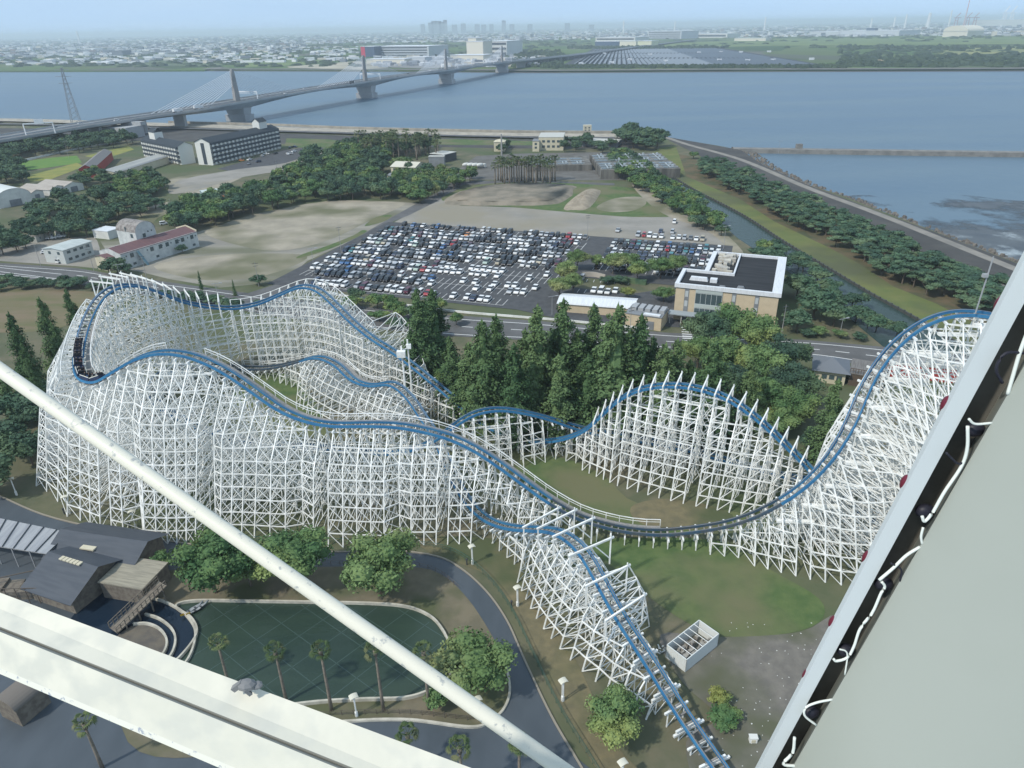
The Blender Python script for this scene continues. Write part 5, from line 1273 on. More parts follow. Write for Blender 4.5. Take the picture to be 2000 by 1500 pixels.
sm = MB(); sm.box((fx(.335), .2, 4.6), (7.5, .08, 1.1)); sm.box((fx(.335), .2, 9.2), (7.5, .08, 1.2)); sm.build('spandrel', M('spandrel', (.42, .47, .45), .3), cw)
cn_ = thing('entrance_canopy', 'grey flat entrance canopy on thin posts in front of the office', 'canopy', (G(1305, 632).x, G(1305, 632).y, 0), rz)
mb = MB(); mb.box((4.4, 1.5, 3.0), (9.4, 3.4, .3)); mb.build('roof', M('canopy_roof', (.30, .34, .36), .5), cn_)
for x in (.3, 3.6, 8): 
    mb = MB(); mb.beam((x, .3, 0), (x, .3, 3), .18); mb.build('post', WALLW, cn_)
# low arc roofed building and beige box
a, b = G(1090, 590, 3.2), G(1238, 601, 3.2); a.z = b.z = 0
t, L_ = bld('low_building', 'long low beige building with a curved white roof between the car park and the road', a, b, 9, 3.0, BEIGE, WROOF, 'gable', .9)
a, b = G(1222, 612, 4), G(1292, 622, 4); a.z = b.z = 0
t, L_ = bld('beige_block', 'small beige block with open roof pens and a garage door beside the office', a, b, 8, 4, BEIGE, GROOF)
mb = MB()
for k in range(5): mb.box((1.5 + k * 2.1, 5, 4.25), (1.5, 4, .9))
mb.build('roof_plant', GREYM, t); mb = MB(); mb.box((L_ * .72, .8, 4.25), (L_ * .45, 1.4, .35)); mb.build('roof_panel', WROOF, t); mb = MB(); mb.box((L_ * .62, -.06, 0), (4, .1, 2.6)); mb.build('garage_door', GROOF, t)
# walls and rails along the road
mb = MB(); P = resample(spl([(640, 575), (850, 606), (1000, 620), (1100, 628), (1220, 640), (1300, 646)]), 3)
for a, b in zip(P[:-1], P[1:]): mb.beam(a + Vector((0, 0, .7)), b + Vector((0, 0, .7)), .25, .12); mb.beam(a + Vector((0, 0, .35)), b + Vector((0, 0, .35)), .18, .5)
tag(mb.build('guard_rail', WHITE), 'white guard rail along the car park side of the main road', 'guard rail')
mb = MB(); P = spl([(1137, 541), (1160, 541), (1182, 546)])
for a, b in zip(P[:-1], P[1:]): mb.beam(a + Vector((0, 0, .9)), b + Vector((0, 0, .9)), .3, 1.8)
tag(mb.build('concrete_wall', M('pale_wall', (.42, .38, .33), .9)), 'short pale concrete wall at the back of the staff lot', 'wall')
mb = MB(); P = spl([(1186, 549), (1230, 552), (1262, 556)])
for a, b in zip(P[:-1], P[1:]): mb.beam(a + Vector((0, 0, .8)), b + Vector((0, 0, .8)), 1.6, 1.6)
tag(mb.build('hedge', LEAF_D), 'dark clipped hedge at the back of the staff lot', 'hedge')

# dome topped long white building
a, b = G(243, 528, 0), G(390, 481, 0)
t, L_ = bld('white_building', 'long weathered white building with maroon roof near the main road', a, b, 12, 6.3, M('weathered_white', (.56, .58, .56), .85, (.45, .47, .46), .5), MAR, 'gable', 1.6, eave=.1)
windows(t, [L_ * k for k in (.13, .38, .49, .58, .71, .79, .92)], [3.9], 1.5, 1.6); windows(t, [L_ * k for k in (.14, .43, .73, .93)], [.9], 1.3, .9)
mb = MB()
for k in (.07, .33, .52, .64, .75, .87, .98): mb.box((L_ * k - .3, -.06, 4.6), (.45, .1, .5))
mb.build('porthole', WIN, t)
mb = MB(); mb.beam((L_ * .24, -2.6, 0), (L_ * .20, -.3, 5.6), 1.6, .25); mb.build('outside_stair', M('stair_blue', (.16, .26, .30), .6), t)
pb = MB(); pb.beam((L_ + .1, 0, 6.6), (L_ + .1, 6, 8.2), .3, .5); pb.beam((L_ + .1, 6, 8.2), (L_ + .1, 12, 6.6), .3, .5); pb.build('parapet', WALLC, t)
a2, b2 = G(272, 478, 5), G(300, 470, 5); dirv = (b - a).normalized(); nrm = Vector((-dirv.y, dirv.x, 0))
a2 = a + dirv * (L_ * .36) + nrm * 6.5; b2 = a2 + dirv * 9
t, L2 = bld('domed_annex', 'round topped weathered white tower standing on the long maroon roofed building', a2, b2, 11, 10.5, M('weathered_white', (.56, .58, .56), .85), M('stained_roof', (.30, .28, .26), .85, (.18, .16, .15), .7), 'vault', 3.6)
windows(t, [3.6], [8.0], 1.3, 1.5); windows(t, [5.6, 7.2], [9.6], .5, .6); windows(t, [2.5], [8.3], 1.3, 1.5, side='left'); windows(t, [5.5], [10.5], .6, 1.9, side='left')
a2 = a + nrm * 4 - dirv * 3; t, L2 = bld('white_annex', 'low cream annex at the shrubby end of the maroon roofed building', a2, a2 + dirv * 5, 7, 5, WALLC, MAR, 'gable', .8)
# prefab office, huts, containers
a, b = G(130, 516, 0), G(185, 497, 0)
t, L_ = bld('prefab_office', 'two storey pale prefab office on the gravel yard left of the road junction', a, b, 10, 5.6, M('prefab_wall', (.50, .52, .50), .8), M('prefab_roof', (.50, .54, .52), .6, (.40, .44, .42), .3, stretch=(4, .4, 1)), 'gable', .5)
windows(t, [L_ * k for k in (.18, .4, .62, .84)], [1.0, 3.7], 1.6, 1.0); windows(t, [2.5, 7.0], [3.6], 1.2, 1.1, side='left')
for (pa, pb_, d, h, lab) in (((22, 484), (48, 478), 5, 2.8, 'small grey site hut at the far left of the gravel yard'), ((73, 474), (88, 468), 5, 2.8, 'small square hut left of the parked van on the gravel yard'), ((98, 467), (107, 463), 4, 2.8, 'narrow pale hut at the back of the gravel yard'), ((112, 463), (130, 460), 4, 2.4, 'grey container at the back of the gravel yard by the trees')):
    t, L_ = bld('site_hut', lab, G(*pa), G(*pb_), d, h, M('hut_wall', (.42, .42, .38), .8), TIN); windows(t, [L_ * .5], [1.1], .9, .8)
for (px, py, kd, cn, lab, rz_) in ((118, 464, 'sedan', 'white', 'white saloon parked nearest the grey container on the gravel yard', .3), (101, 467, 'sedan', 'white', 'white saloon between the huts on the gravel yard', .2), (90, 495, 'hatchback', 'white', 'white hatchback left of the prefab office', .3), (119, 513, 'kei_van', 'white', 'white small van in front of the prefab office', 1.2), (108, 487, 'hatchback', 'silver', 'silver hatchback behind the prefab office corner', .3), (320, 439, 'kei_van', 'white', 'small white truck parked behind the dome building by the trees', .6)):
    one_car(px, py, kd, cn, lab, rz_, .05)
# sheds, tents, warehouses, hotel on the left
for (pa, pb_, d, h, rise, wall, roof, kind, lab) in (
    ((0, 408), (66, 396), 26, 4.5, 4.5, WALLW, M('tent_white', (.62, .63, .60), .6), 'vault', 'big arched white storage tent at the left edge among trees'),
    ((62, 392), (88, 386), 24, 3.6, 1.6, WALLW, TIN, 'gable_y', 'white shed with tan roof nearest the arched tent'),
    ((100, 384), (133, 376), 22, 3.6, 1.6, WALLW, TIN, 'gable_y', 'white shed with tan roof, middle one of three'),
    ((128, 378), (165, 370), 22, 3.8, 1.8, WALLW, TIN, 'gable_y', 'white shed with tan roof farthest from the arched tent'),
    ((158, 348), (187, 346), 72, 5.5, 2.2, REDW, M('grey_brown_roof', (.19, .18, .175), .8), 'gable_y', 'long warehouse with bright red end wall and grey roof'),
    ((190, 352), (232, 352), 60, 4.6, 1.4, WALLC, M('pale_stripe_roof', (.40, .40, .37), .7, (.20, .21, .22), .12, stretch=(1, .05, 1)), 'gable_y', 'long warehouse with cream end wall beside the red one')):
    t, L_ = bld('shed', lab, G(*pa), G(*pb_), d, h, wall, roof, kind, rise)
    mb = MB(); mb.box((L_ / 2, -.06, 0), (L_ * .35, .1, h * .75)); mb.build('door', GROOF, t)
t, L_ = bld('low_shed', 'small pale roofed shed half hidden in the wood', G(400, 388), G(430, 384), 9, 3, M('bluish_wall', (.25, .33, .35), .8), M('mint_roof', (.55, .62, .60), .6), 'gable', .5)
t, L_ = bld('low_shed', 'small orange roofed shed just in front of the pale roofed one', G(415, 398), G(441, 394), 5, 2.4, TIN, M('orange_roof', (.42, .17, .10), .7), 'gable', .5)
t, L_ = bld('low_shed', 'white flat shelter behind the dome building among the trees', G(214, 468), G(240, 460), 9, 3.4, WALLW, WROOF, 'flat')
HOT = M('hotel_white', (.66, .66, .62), .8); HROOF = M('hotel_roof', (.035, .045, .055), .7)
def hotel(a, b, depth, floors, label, gable_left=True, tower=None):
    fh = 2.8; h = floors * fh + .6
    t, L_ = bld('hotel', label, a, b, depth, h, HOT, HROOF, 'gable', 2.6, 'hotel', eave=.5)
    nb = int(L_ / 4.0)
    bal = []
    for f in range(floors):
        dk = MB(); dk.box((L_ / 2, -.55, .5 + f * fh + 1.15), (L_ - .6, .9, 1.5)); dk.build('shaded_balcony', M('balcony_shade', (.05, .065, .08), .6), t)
        wb = MB()
        for k in range(nb): wb.box((2 + k * (L_ - 2) / nb, -1.05, .5 + f * fh), (1.9, .2, 1.35))
        wb.box((L_ / 2, -1.06, .5 + f * fh + .55), (L_ - 1.5, .1, .12)); wb.build('balcony_front', HOT, t)
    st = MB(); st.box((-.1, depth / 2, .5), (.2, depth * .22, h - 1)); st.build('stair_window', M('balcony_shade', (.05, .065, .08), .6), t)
    if tower:
        tb_ = MB(); tb_.prism([(tower, depth / 2 - 3), (tower + 9, depth / 2 - 3), (tower + 9, depth / 2 + 3), (tower, depth / 2 + 3)], h + 1.2, h + 6); tw = tb_.build('roof_turret', HOT, t)
        rb = MB(); rb.quad((tower - .4, depth / 2 - 3.4, h + 6), (tower + 9.4, depth / 2 - 3.4, h + 6), (tower + 9.4, depth / 2, h + 8.6), (tower - .4, depth / 2, h + 8.6)); rb.quad((tower + 9.4, depth / 2 + 3.4, h + 6), (tower - .4, depth / 2 + 3.4, h + 6), (tower - .4, depth / 2, h + 8.6), (tower + 9.4, depth / 2, h + 8.6)); rb.build('turret_roof', HROOF, tw)
        gb = MB(); gb.tri((tower, depth / 2 + 3, h + 6), (tower, depth / 2 - 3, h + 6), (tower, depth / 2, h + 8.4)); gb.build('turret_gable', HOT, tw)
    return t
hotel(G(417, 323), G(549, 290), 12, 5, 'long five storey white hotel wing with dark roof and rows of balconies', tower=58)
hotel(G(284, 306), G(355, 322), 10, 4, 'shorter white hotel wing with dark roof facing the warehouses', tower=10)
sheet('car_park', [(425, 330), (552, 294), (610, 286), (640, 290), (560, 318), (470, 338)], .07, ASPH)
sheet('road', [(350, 352), (470, 330), (560, 318), (640, 290), (652, 293), (575, 328), (480, 345), (380, 372), (330, 378)], .08, GRAVEL, smooth=3)
sheet('dirt_track', [(330, 350), (400, 340), (480, 340), (420, 370), (380, 378), (340, 372)], .05, SAND, smooth=3)
sheet('dirt_track', [(240, 430), (270, 412), (310, 398), (340, 395), (345, 410), (310, 425), (290, 440)], .05, SAND, smooth=3)
for k, (px, py, cn) in enumerate([(472, 315, 'orange'), (488, 313, 'white'), (512, 306, 'silver'), (520, 302, 'white'), (538, 301, 'black'), (562, 302, 'white'), (568, 301, 'silver'), (575, 297, 'white'), (566, 290, 'black'), (575, 288, 'navy'), (505, 317, 'navy'), (486, 321, 'grey')]):
    one_car(px, py, 'sedan' if k % 2 else 'hatchback', cn, '%s car on the hotel car park, %s from the gable end' % (cn, nth(k)), .2 + k, .1, group='cars on the hotel car park')
sheet('rice_field', [(-60, 330), (0, 322), (100, 308), (150, 304), (160, 318), (60, 332), (-60, 348)], .06, RICE)
sheet('rice_field', [(50, 345), (150, 318), (165, 325), (100, 350), (60, 355)], .07, YEL)
sheet('rice_field', [(165, 305), (250, 285), (262, 292), (200, 312)], .06, YEL)
sheet('gravel_yard', [(0, 480), (60, 470), (160, 462), (190, 470), (190, 520), (120, 510), (0, 505)], .05, GRAVEL, smooth=3)
for k, (x0, x1, y) in enumerate(((0, 230, 0),)):
    mb = MB(); P = resample(spl([(0, 325), (90, 305), (170, 288), (235, 278)]), 6)
    for a, b in zip(P[:-1], P[1:]): mb.beam(a + Vector((0, 0, .6)), b + Vector((0, 0, .6)), .3, 1.2)
    tag(mb.build('field_wall', WALLW), 'thin white wall between the rice field and the expressway trees', 'wall')
# buildings in the middle
a, b = G(757, 352, 0), G(795, 357, 0)
t, L_ = bld('cream_building', 'low cream front range with grey roof before the cream house', a, b, 6, 3, WALLC, GROOF, 'gable', .8)
a, b = G(765, 347, 0), G(812, 349, 0)
t, L_ = bld('cream_building', 'two storey cream house with pale gabled roof at the wood edge', a, b, 16, 6.6, WALLC, M('cream_roof', (.58, .55, .46), .7), 'gable', 1.8); windows(t, [L_ * k for k in (.15, .4, .65, .88)], [4.2], 1.6, 1.4)
t, L_ = bld('low_shed', 'flat roofed cream annex beside the cream house', G(815, 352), G(862, 352), 9, 3.6, WALLC, M('pale_roof', (.50, .50, .46), .7), 'flat'); windows(t, [L_ * k for k in (.2, .5, .8)], [1.2], 1.4, 1.3)
t, L_ = bld('open_garage', 'grey open garage with flat roof and slatted wall beyond the cream house', G(838, 325), G(868, 325), 4, 6, GROOF, M('pale_roof', (.50, .50, .46), .7), 'flat')
t, L_ = bld('open_garage', 'long low carport roof beside the grey open garage', G(868, 318), G(892, 312), 12, 5, DARK, M('pale_roof', (.50, .50, .46), .7), 'flat')
for i in range(4):
    q = G(913 + i * 9, 328 + i * .2); mx = thing('mixer_truck', 'white drum truck, %s of four beside the palms' % nth(i), 'truck', (q.x, q.y, 0), .5 + i * .05, 'white drum trucks by the palms')
    mb = MB(); mb.blob((-1, 0, 2.2), (2.6, 1.2, 1.2), seg=10, rings=7); mb.build('drum', WALLW, mx, smooth=True); mb = MB(); mb.box((2.4, 0, .6), (1.6, 2.2, 2), taper=.9); mb.build('cab', WALLW, mx)
t, L_ = bld('small_house', 'small cream house at the foot of a thin smoking chimney', G(965, 296), G(985, 296), 10, 6.5, WALLC, WALLC, 'hip', 1.5)
q = G(980, 310); ch = MB(); ch.tube([(q.x, q.y, 0), (q.x, q.y, 16)], .7, 10, r2=.5); tag(ch.build('chimney', CONC), 'thin grey chimney behind the palm row', 'chimney')
t, L_ = bld('plant_building', 'pale two storey treatment plant building with flat roof by the dike', G(1052, 294), G(1100, 294), 24, 9, WALLC, M('pale_roof', (.50, .50, .46), .7), 'flat'); windows(t, [L_ * k for k in (.2, .4, .6, .8)], [2, 5.5], 2, 1.6)
t, L_ = bld('plant_building', 'small cream block left of the treatment plant building', G(1040, 296), G(1053, 296), 12, 7, WALLC, GROOF, 'flat'); windows(t, [L_ * .5], [2, 4.5], 1.6, 1.4)
t, L_ = bld('plant_building', 'long low pale roofed hall right of the treatment plant building', G(1135, 286), G(1205, 288), 20, 3, GROOF, M('pale_roof', (.50, .50, .46), .7), 'flat')
pl = thing('treatment_tanks', 'large stained concrete tank block with pipes and railings behind the palms', 'treatment plant', G(1032, 354))
rzp = -.02
for (x0, x1, y0, y1, z1) in ((0, 40, 30, 62, 3.6), (42, 88, 2, 30, 5.2), (42, 88, 32, 64, 4.6)):
    mb = MB(); mb.prism([(x0, y0), (x1, y0), (x1, y1), (x0, y1)], 0, z1); mb.build('tank', M('stained_concrete', (.09, .088, .08), .9, (.20, .19, .17), .25, stretch=(1, 1, .15)), pl)
    wt = MB(); pi_ = MB(); rg = random.Random(int(x0 + y0))
    nx = int((x1 - x0) / 9)
    for i in range(nx):
        for j in range(3):
            cx = x0 + 4.5 + i * 9; cy = y0 + 4 + j * (y1 - y0 - 6) / 3 + 2; wt.prism([(cx - 3.4, cy - 2.8), (cx + 3.4, cy - 2.8), (cx + 3.4, cy + 2.8), (cx - 3.4, cy + 2.8)], z1, z1 + .05)
            pi_.beam((cx - 4.4, cy - 3.6, z1 + 1), (cx + 4.4, cy - 3.6, z1 + 1), .14); pi_.beam((cx - 4.4, cy - 3.6, z1 + .5), (cx + 4.4, cy - 3.6, z1 + .5), .1)
            if rg.random() < .6: pi_.beam((cx, cy - 3, z1 + .4), (cx, cy + 4, z1 + .4), .5); pi_.box((cx + 2, cy, z1), (1.2, 1.2, 1.4))
    wt.build('water_basin', M('basin_water', (.03, .045, .045), .2), pl); pi_.build('pipework', M('pipework', (.40, .45, .48), .5), pl)
# floodgate house on the sea wall
q = G(1149, 262, 0); t, L_ = bld('gauge_tower', 'small cream concrete gauge tower on the sea wall', Vector((q.x - 3, q.y + 9, 0)), Vector((q.x + 3.5, q.y + 9, 0)), 5, 5.5, WALLC, WALLC, 'flat'); windows(t, [1.6, 4.6], [3.4, 1.4], 1.3, 1.0, mat=M('balcony_shade', (.05, .065, .08), .6))
# poles
def pole(px, py, H, label, arm=True, w_=.22, z=0, lamp=False, cat='utility pole'):
    q = G(px, py, z); t = thing('utility_pole' if not lamp else 'street_light', label, cat, (q.x, q.y, z), .3)
    mb = MB(); mb.tube([(0, 0, 0), (0, 0, H)], w_ / 2, 7, r2=w_ * .32); mb.build('post', CONC if not lamp else GREYM, t)
    if arm:
        mb = MB(); mb.beam((-1, 0, H - .6), (1, 0, H - .6), .12); mb.beam((-.8, 0, H - 1.5), (.8, 0, H - 1.5), .12); mb.build('cross_arm', DARK, t)
    if lamp:
        mb = MB(); mb.beam((-1.2, 0, H), (1.6, 0, H + .1), .12); mb.box((1.6, 0, H), (.9, .35, .2)); mb.build('lamp_head', GREYM, t)
for (px, py, H, lab) in ((667, 495, 11, 'utility pole at the corner where the access road meets the car park'), (1147, 470, 11, 'tall thin utility pole at the far corner of the large car park'), (506, 560, 9, 'utility pole on the verge beside the main road junction'), (1230, 655, 9, 'utility pole before the low white roof'), (544, 350, 11, 'utility pole in the wood near the hotel car park'), (340, 430, 10, 'utility pole in the wood behind the dome building'), (80, 520, 9, 'utility pole by the gravel yard entrance'), (184, 530, 10, 'utility pole at the shrubby end of the maroon roofed building'), (287, 545, 9, 'utility pole before the outside stair of the maroon roofed building'), (1525, 660, 10, 'utility pole at the canal side corner of the office'), (0, 440, 10, 'utility pole at the wood edge far left')):
    pole(px, py, H, lab)
for (px, py, H, lab) in ((618, 556, 13, 'tall thin floodlight pole behind the back hill of the coaster'), (240, 560, 8, 'thin street light beside the road junction'), (1413, 486, 9, 'floodlight pole on the canal edge of the smaller car park'), (1078, 615, 6, 'short street light by the low white roof'), (1640, 655, 5, 'street lamp on the canal bank path'), (430, 600, 8, 'street light on the main road left of the back hill'), (1520, 300, 8, 'thin lamp pole at the end of the dike road'), (135, 310, 12, 'thin white pole left of the expressway')):
    pole(px, py, H, lab, False, .16, lamp=True, cat='street light')
# lamps of the park
def park_lamp(px, py, label, H=3.7, bin_=False):
    q = G(px, py); t = thing('park_lamp', label, 'park lamp', (q.x, q.y, 0), .5)
    mb = MB(); mb.beam((0, -.14, 0), (0, -.14, H), .12); mb.beam((0, .14, 0), (0, .14, H), .12); mb.beam((0, 0, 0), (0, 0, .9), .34); mb.build('post', WHITE, t)
    mb = MB(); K = 6
    for i in range(K):
        a0 = -0.9 + 1.8 * i / K; a1 = -0.9 + 1.8 * (i + 1) / K
        p0 = (math.sin(a0) * .7, math.cos(a0) * .4 - .5 + H + .35); p1 = (math.sin(a1) * .7, math.cos(a1) * .4 - .5 + H + .35)
        mb.quad((p0[0], -.42, p0[1]), (p1[0], -.42, p1[1]), (p1[0], .42, p1[1]), (p0[0], .42, p0[1])); mb.quad((p0[0], .42, p0[1] - .08), (p1[0], .42, p1[1] - .08), (p1[0], -.42, p1[1] - .08), (p0[0], -.42, p0[1] - .08))
    mb.build('lamp_shade', M('lamp_cream', (.62, .60, .50), .6), t)
    if bin_:
        s = MB(); s.tube([(-.9, .3, 0), (-.9, .3, .9)], .12, 8); s.blob((-.9, .3, 1.15), (.2, .2, .28)); ob = s.build('loudspeaker_post', DARK, None); ob.location = (q.x, q.y, 0); ob.rotation_euler = (0, 0, .5)
        tag(ob, 'small dark speaker post beside the ' + label, 'speaker post')
for (px, py, lab, bb) in ((33, 967, 'leftmost curved lamp on the lawn before the turnaround', False), (137, 1003, 'curved lamp just before the turnaround base', True), (266, 1032, 'curved lamp at the front base between turnaround and trees', True), (923, 1102, 'curved lamp where the path begins to bend', True), (1011, 1184, 'curved lamp beside the middle of the path bend', True), (1099, 1369, 'curved lamp left of the round clipped tree', False), (1213, 1530, 'curved lamp at the lower edge below the clipped tree', False), (697, 1400, 'white lamp on the island below the pond', False), (935, 1405, 'white lamp among the planting under the tie rod', False)):
    park_lamp(px, py, lab, bin_=bb)
# machinery pen by the last hill
q = G(1338, 1313); pen = thing('machinery_pen', 'white fenced pen full of pumps and pipes beside the last hill', 'machinery pen', (q.x, q.y, 0), math.atan2(G(1400, 1262).y - q.y, G(1400, 1262).x - q.x))
LL = (G(1400, 1262) - q).length; WW = 3.4; PH = 2.3
for (x0, y0, x1, y1) in ((0, 0, LL, 0), (LL, 0, LL, WW), (LL, WW, 0, WW), (0, WW, 0, 0)):
    mb = MB(); d = Vector((x1 - x0, y1 - y0, 0)); k = int(d.length / .3)
    mb.beam((x0, y0, PH / 2), (x1, y1, PH / 2), .05, PH)
    for i in range(k + 1): p = Vector((x0, y0, 0)) + d * (i / k); mb.beam(p, p + Vector((0, 0, PH + .03)), .1)
    mb.beam((x0, y0, PH + .1), (x1, y1, PH + .1), .12); mb.build('fence_panel', M('pen_white', (.66, .68, .66), .6), pen)
mb = MB()
for k in range(7): mb.beam((LL * k / 6, 0, PH + .1), (LL * k / 6, WW, PH + .1), .07)
mb.build('top_bar', WHITE, pen); mb = MB(); rr = random.Random(9)
for k in range(26): mb.box((rr.uniform(.8, LL - .8), rr.uniform(.6, WW - .6), 0), (rr.uniform(.3, 1.3), rr.uniform(.3, .8), rr.uniform(.4, 1.5)))
for k in range(6): a = (rr.uniform(.8, LL - .8), rr.uniform(.5, WW - .5), rr.uniform(.6, 1.5)); mb.tube([a, (min(LL - .5, a[0] + rr.uniform(.5, 2)), a[1], a[2])], .14, 8)
mb.build('pump', M('pump_metal', (.38, .36, .32), .6, (.16, .15, .14), 1.5), pen)
q = G(1470, 1448); t = thing('white_cabinet', 'small white equipment cabinet alone on the gritty yard', 'cabinet', (q.x, q.y, 0), -.05)
mb = MB(); mb.box((0, 0, 0), (.9, .6, .85)); mb.build('body', WHITE, t); mb = MB(); mb.box((0, 0, .853), (1.05, .75, .08)); mb.build('lid', WALLW, t); mb = MB(); mb.box((0, -.32, .15), (.5, .03, .5)); mb.build('door', WALLC, t)
mk = MB()
for k in range(110):
    px, py = rr.uniform(1385, 1640), rr.uniform(1215, 1500); p = G(px, py); mk.box((p.x, p.y, .05), (rr.uniform(.06, .18), rr.uniform(.05, .14), .04), rr.uniform(0, 3))
for k in range(16): p = G(rr.uniform(1285, 1312), rr.uniform(1262, 1282)); mk.box((p.x, p.y, .05), (rr.uniform(.2, .7), .15, .12), rr.uniform(0, 3))
tag(mk.build('white_stones', WALLW), 'scattered pale stones and scraps on the gritty yard', 'stones', kind='stuff')
# hut and walkway right of the coaster hill
t, L_ = bld('hip_roof_hut', 'grey hip roofed gate hut behind the lawn beside the road', G(1590, 745), G(1648, 753), 7.5, 3.4, WALLC, M('hut_tile', (.15, .165, .185), .7), 'hip', 2.2, eave=1.0); windows(t, [L_ * k for k in (.3, .55, .8)], [1.2], 1.2, 1.1)
t, L_ = bld('gate_platform', 'brown timber gate platform beside the hip roofed hut', G(1655, 752), G(1722, 764), 9, 3.2, M('brown_timber', (.10, .075, .055), .8), M('deck_grey', (.20, .19, .18), .8, (.14, .13, .12), 1.0, stretch=(4, .4, 1)), 'flat')
mb = MB()
for k in range(14): mb.beam((L_ * k / 13, 0, 3.4), (L_ * k / 13, 0, 4.6), .12)
mb.beam((0, 0, 4.6), (L_, 0, 4.6), .14); mb.beam((0, 0, 4.1), (L_, 0, 4.1), .08); mb.build('railing', M('brown_timber', (.10, .075, .055), .8), t)
t, L_ = bld('red_fascia', 'low building with a long bright red fascia seen through the lift hill', G(1735, 735), G(1895, 752), 5, 3.6, REDW, CONC, 'flat')
# log ride station, dark hipped roofs
SR = M('station_slate', (.075, .085, .10), .6, (.06, .07, .085), .4, stretch=(.5, 4, 1)); TIMB = M('old_timber', (.20, .175, .14), .9, (.13, .11, .09), 1.2)
t, L_ = bld('ride_station', 'large dark slate roofed log ride station, rear hall beside the trees', G(110, 1112), G(262, 1136), 8, 3, TIMB, SR, 'gable', 2.2, 'ride station', eave=1.0)
mb = MB(); mb.box((L_ * .42, 1.6, 4.15), (2.6, .9, .25)); mb.build('skylight', WALLC, t)
t, L_ = bld('ride_station', 'dark slate gabled log ride station wing nearest the beam', G(68, 1172), G(150, 1200), 10, 3, TIMB, SR, 'gable', 2.6, 'ride station', eave=.9)
mb = MB()
for k in range(6): mb.box((L_ * .3 + k * .75, 4.6, 5.5), (.6, .8, .2))
mb.build('skylight', WALLC, t)
t, L_ = bld('boarding_hall', 'weathered timber boarding hall between the two slate roofs and the flume', G(205, 1168), G(288, 1182), 6, 3.2, TIMB, M('pale_plank_roof', (.34, .31, .24), .9, (.25, .23, .18), .8, stretch=(.4, 4, 1)), 'flat')
brg = thing('timber_footbridge', 'old timber footbridge descending over the flume channel', 'footbridge', (0, 0, 0))
A_, B_ = G(318, 1140, 3.0), G(222, 1232, .6); d = (B_ - A_); nn_ = Vector((-d.y, d.x, 0)).normalized()
mb = MB(); mb.beam(A_, B_, 2.0, .2)
mb.build('deck', TIMB, brg)
for s in (-1, 1):
    mb = MB()
    for k in range(13): p = A_ + d * (k / 12) + nn_ * s; mb.beam(p, p + Vector((0, 0, 1.1)), .1)
    mb.beam(A_ + nn_ * s + Vector((0, 0, 1.1)), B_ + nn_ * s + Vector((0, 0, 1.1)), .1); mb.beam(A_ + nn_ * s + Vector((0, 0, .6)), B_ + nn_ * s + Vector((0, 0, .6)), .06); mb.build('railing', TIMB, brg)
mb = MB()
for k in (1, 4, 7, 10):
    for s in (-1, 1): p = A_ + d * (k / 12) + nn_ * s; mb.beam((p.x, p.y, 0), p, .18)
mb.build('post', TIMB, brg)
t = thing('queue_shelter', 'long ribbed grey shelter roof over the waiting line beside the path', 'shelter', (G(-40, 1075, 4).x, G(-40, 1075, 4).y, 0), 0)
a, b = G(-60, 1000, 4), G(137, 1040, 4); c, d = G(92, 1082, 4), G(-80, 1055, 4); ox, oy = t.location.x, t.location.y
mb = MB(); off_ = Vector((ox, oy, 0)); a, b, c, d = [q - off_ for q in (a, b, c, d)]
mb.quad(d, c, b, a); mb.quad(*[q - Vector((0, 0, .15)) for q in (a, b, c, d)]); mb.build('roof', M('ribbed_panel', (.36, .37, .38), .5, (.28, .29, .31), .6, stretch=(2.5, .3, 1)), t)
mb = MB()
for k in range(9): mb.beam(a.lerp(b, k / 8) + Vector((0, 0, .12)), d.lerp(c, k / 8) + Vector((0, 0, .12)), .12)
mb.build('rib', DARK, t)
mb = MB()
for k in range(6):
    for e0, e1 in ((a, b), (d, c)): p = e0.lerp(e1, k / 5); mb.beam((p.x, p.y, 0), p, .14)
mb.build('post', GREYM, t)
t = thing('splash_platform', 'weathered timber platforms and rails of the log ride left of the station', 'platform', (G(20, 1150).x, G(20, 1150).y, 0), 0)
mb = MB(); rg = random.Random(6)
for k in range(7): mb.box((-8 + k * 2.4, -2 + rg.uniform(-1, 1) * 2, 0), (2.3, rg.uniform(2, 5), rg.uniform(.6, 2.2)), .1)
mb.build('deck', TIMB, t); mb = MB()
for k in range(12): x = -9 + k * 1.6; mb.beam((x, -3.5, 0), (x, -3.5, 3.2), .1)
mb.beam((-9, -3.5, 3.2), (9, -3.5, 3.2), .1); mb.beam((-9, -3.5, 2.4), (9, -3.5, 2.4), .07); mb.beam((-9, -3.5, 2.8), (8, 1.5, 3.4), .14); mb.build('railing', M('railing_brown', (.12, .10, .08), .7), t)
t, L_ = bld('wheel_base_hut', 'round roofed brown ride hut seen below the box beam', G(5, 1400), G(45, 1420), 4, 3, TIMB, M('hut_barrel', (.17, .15, .13), .8), 'vault', 1.2)
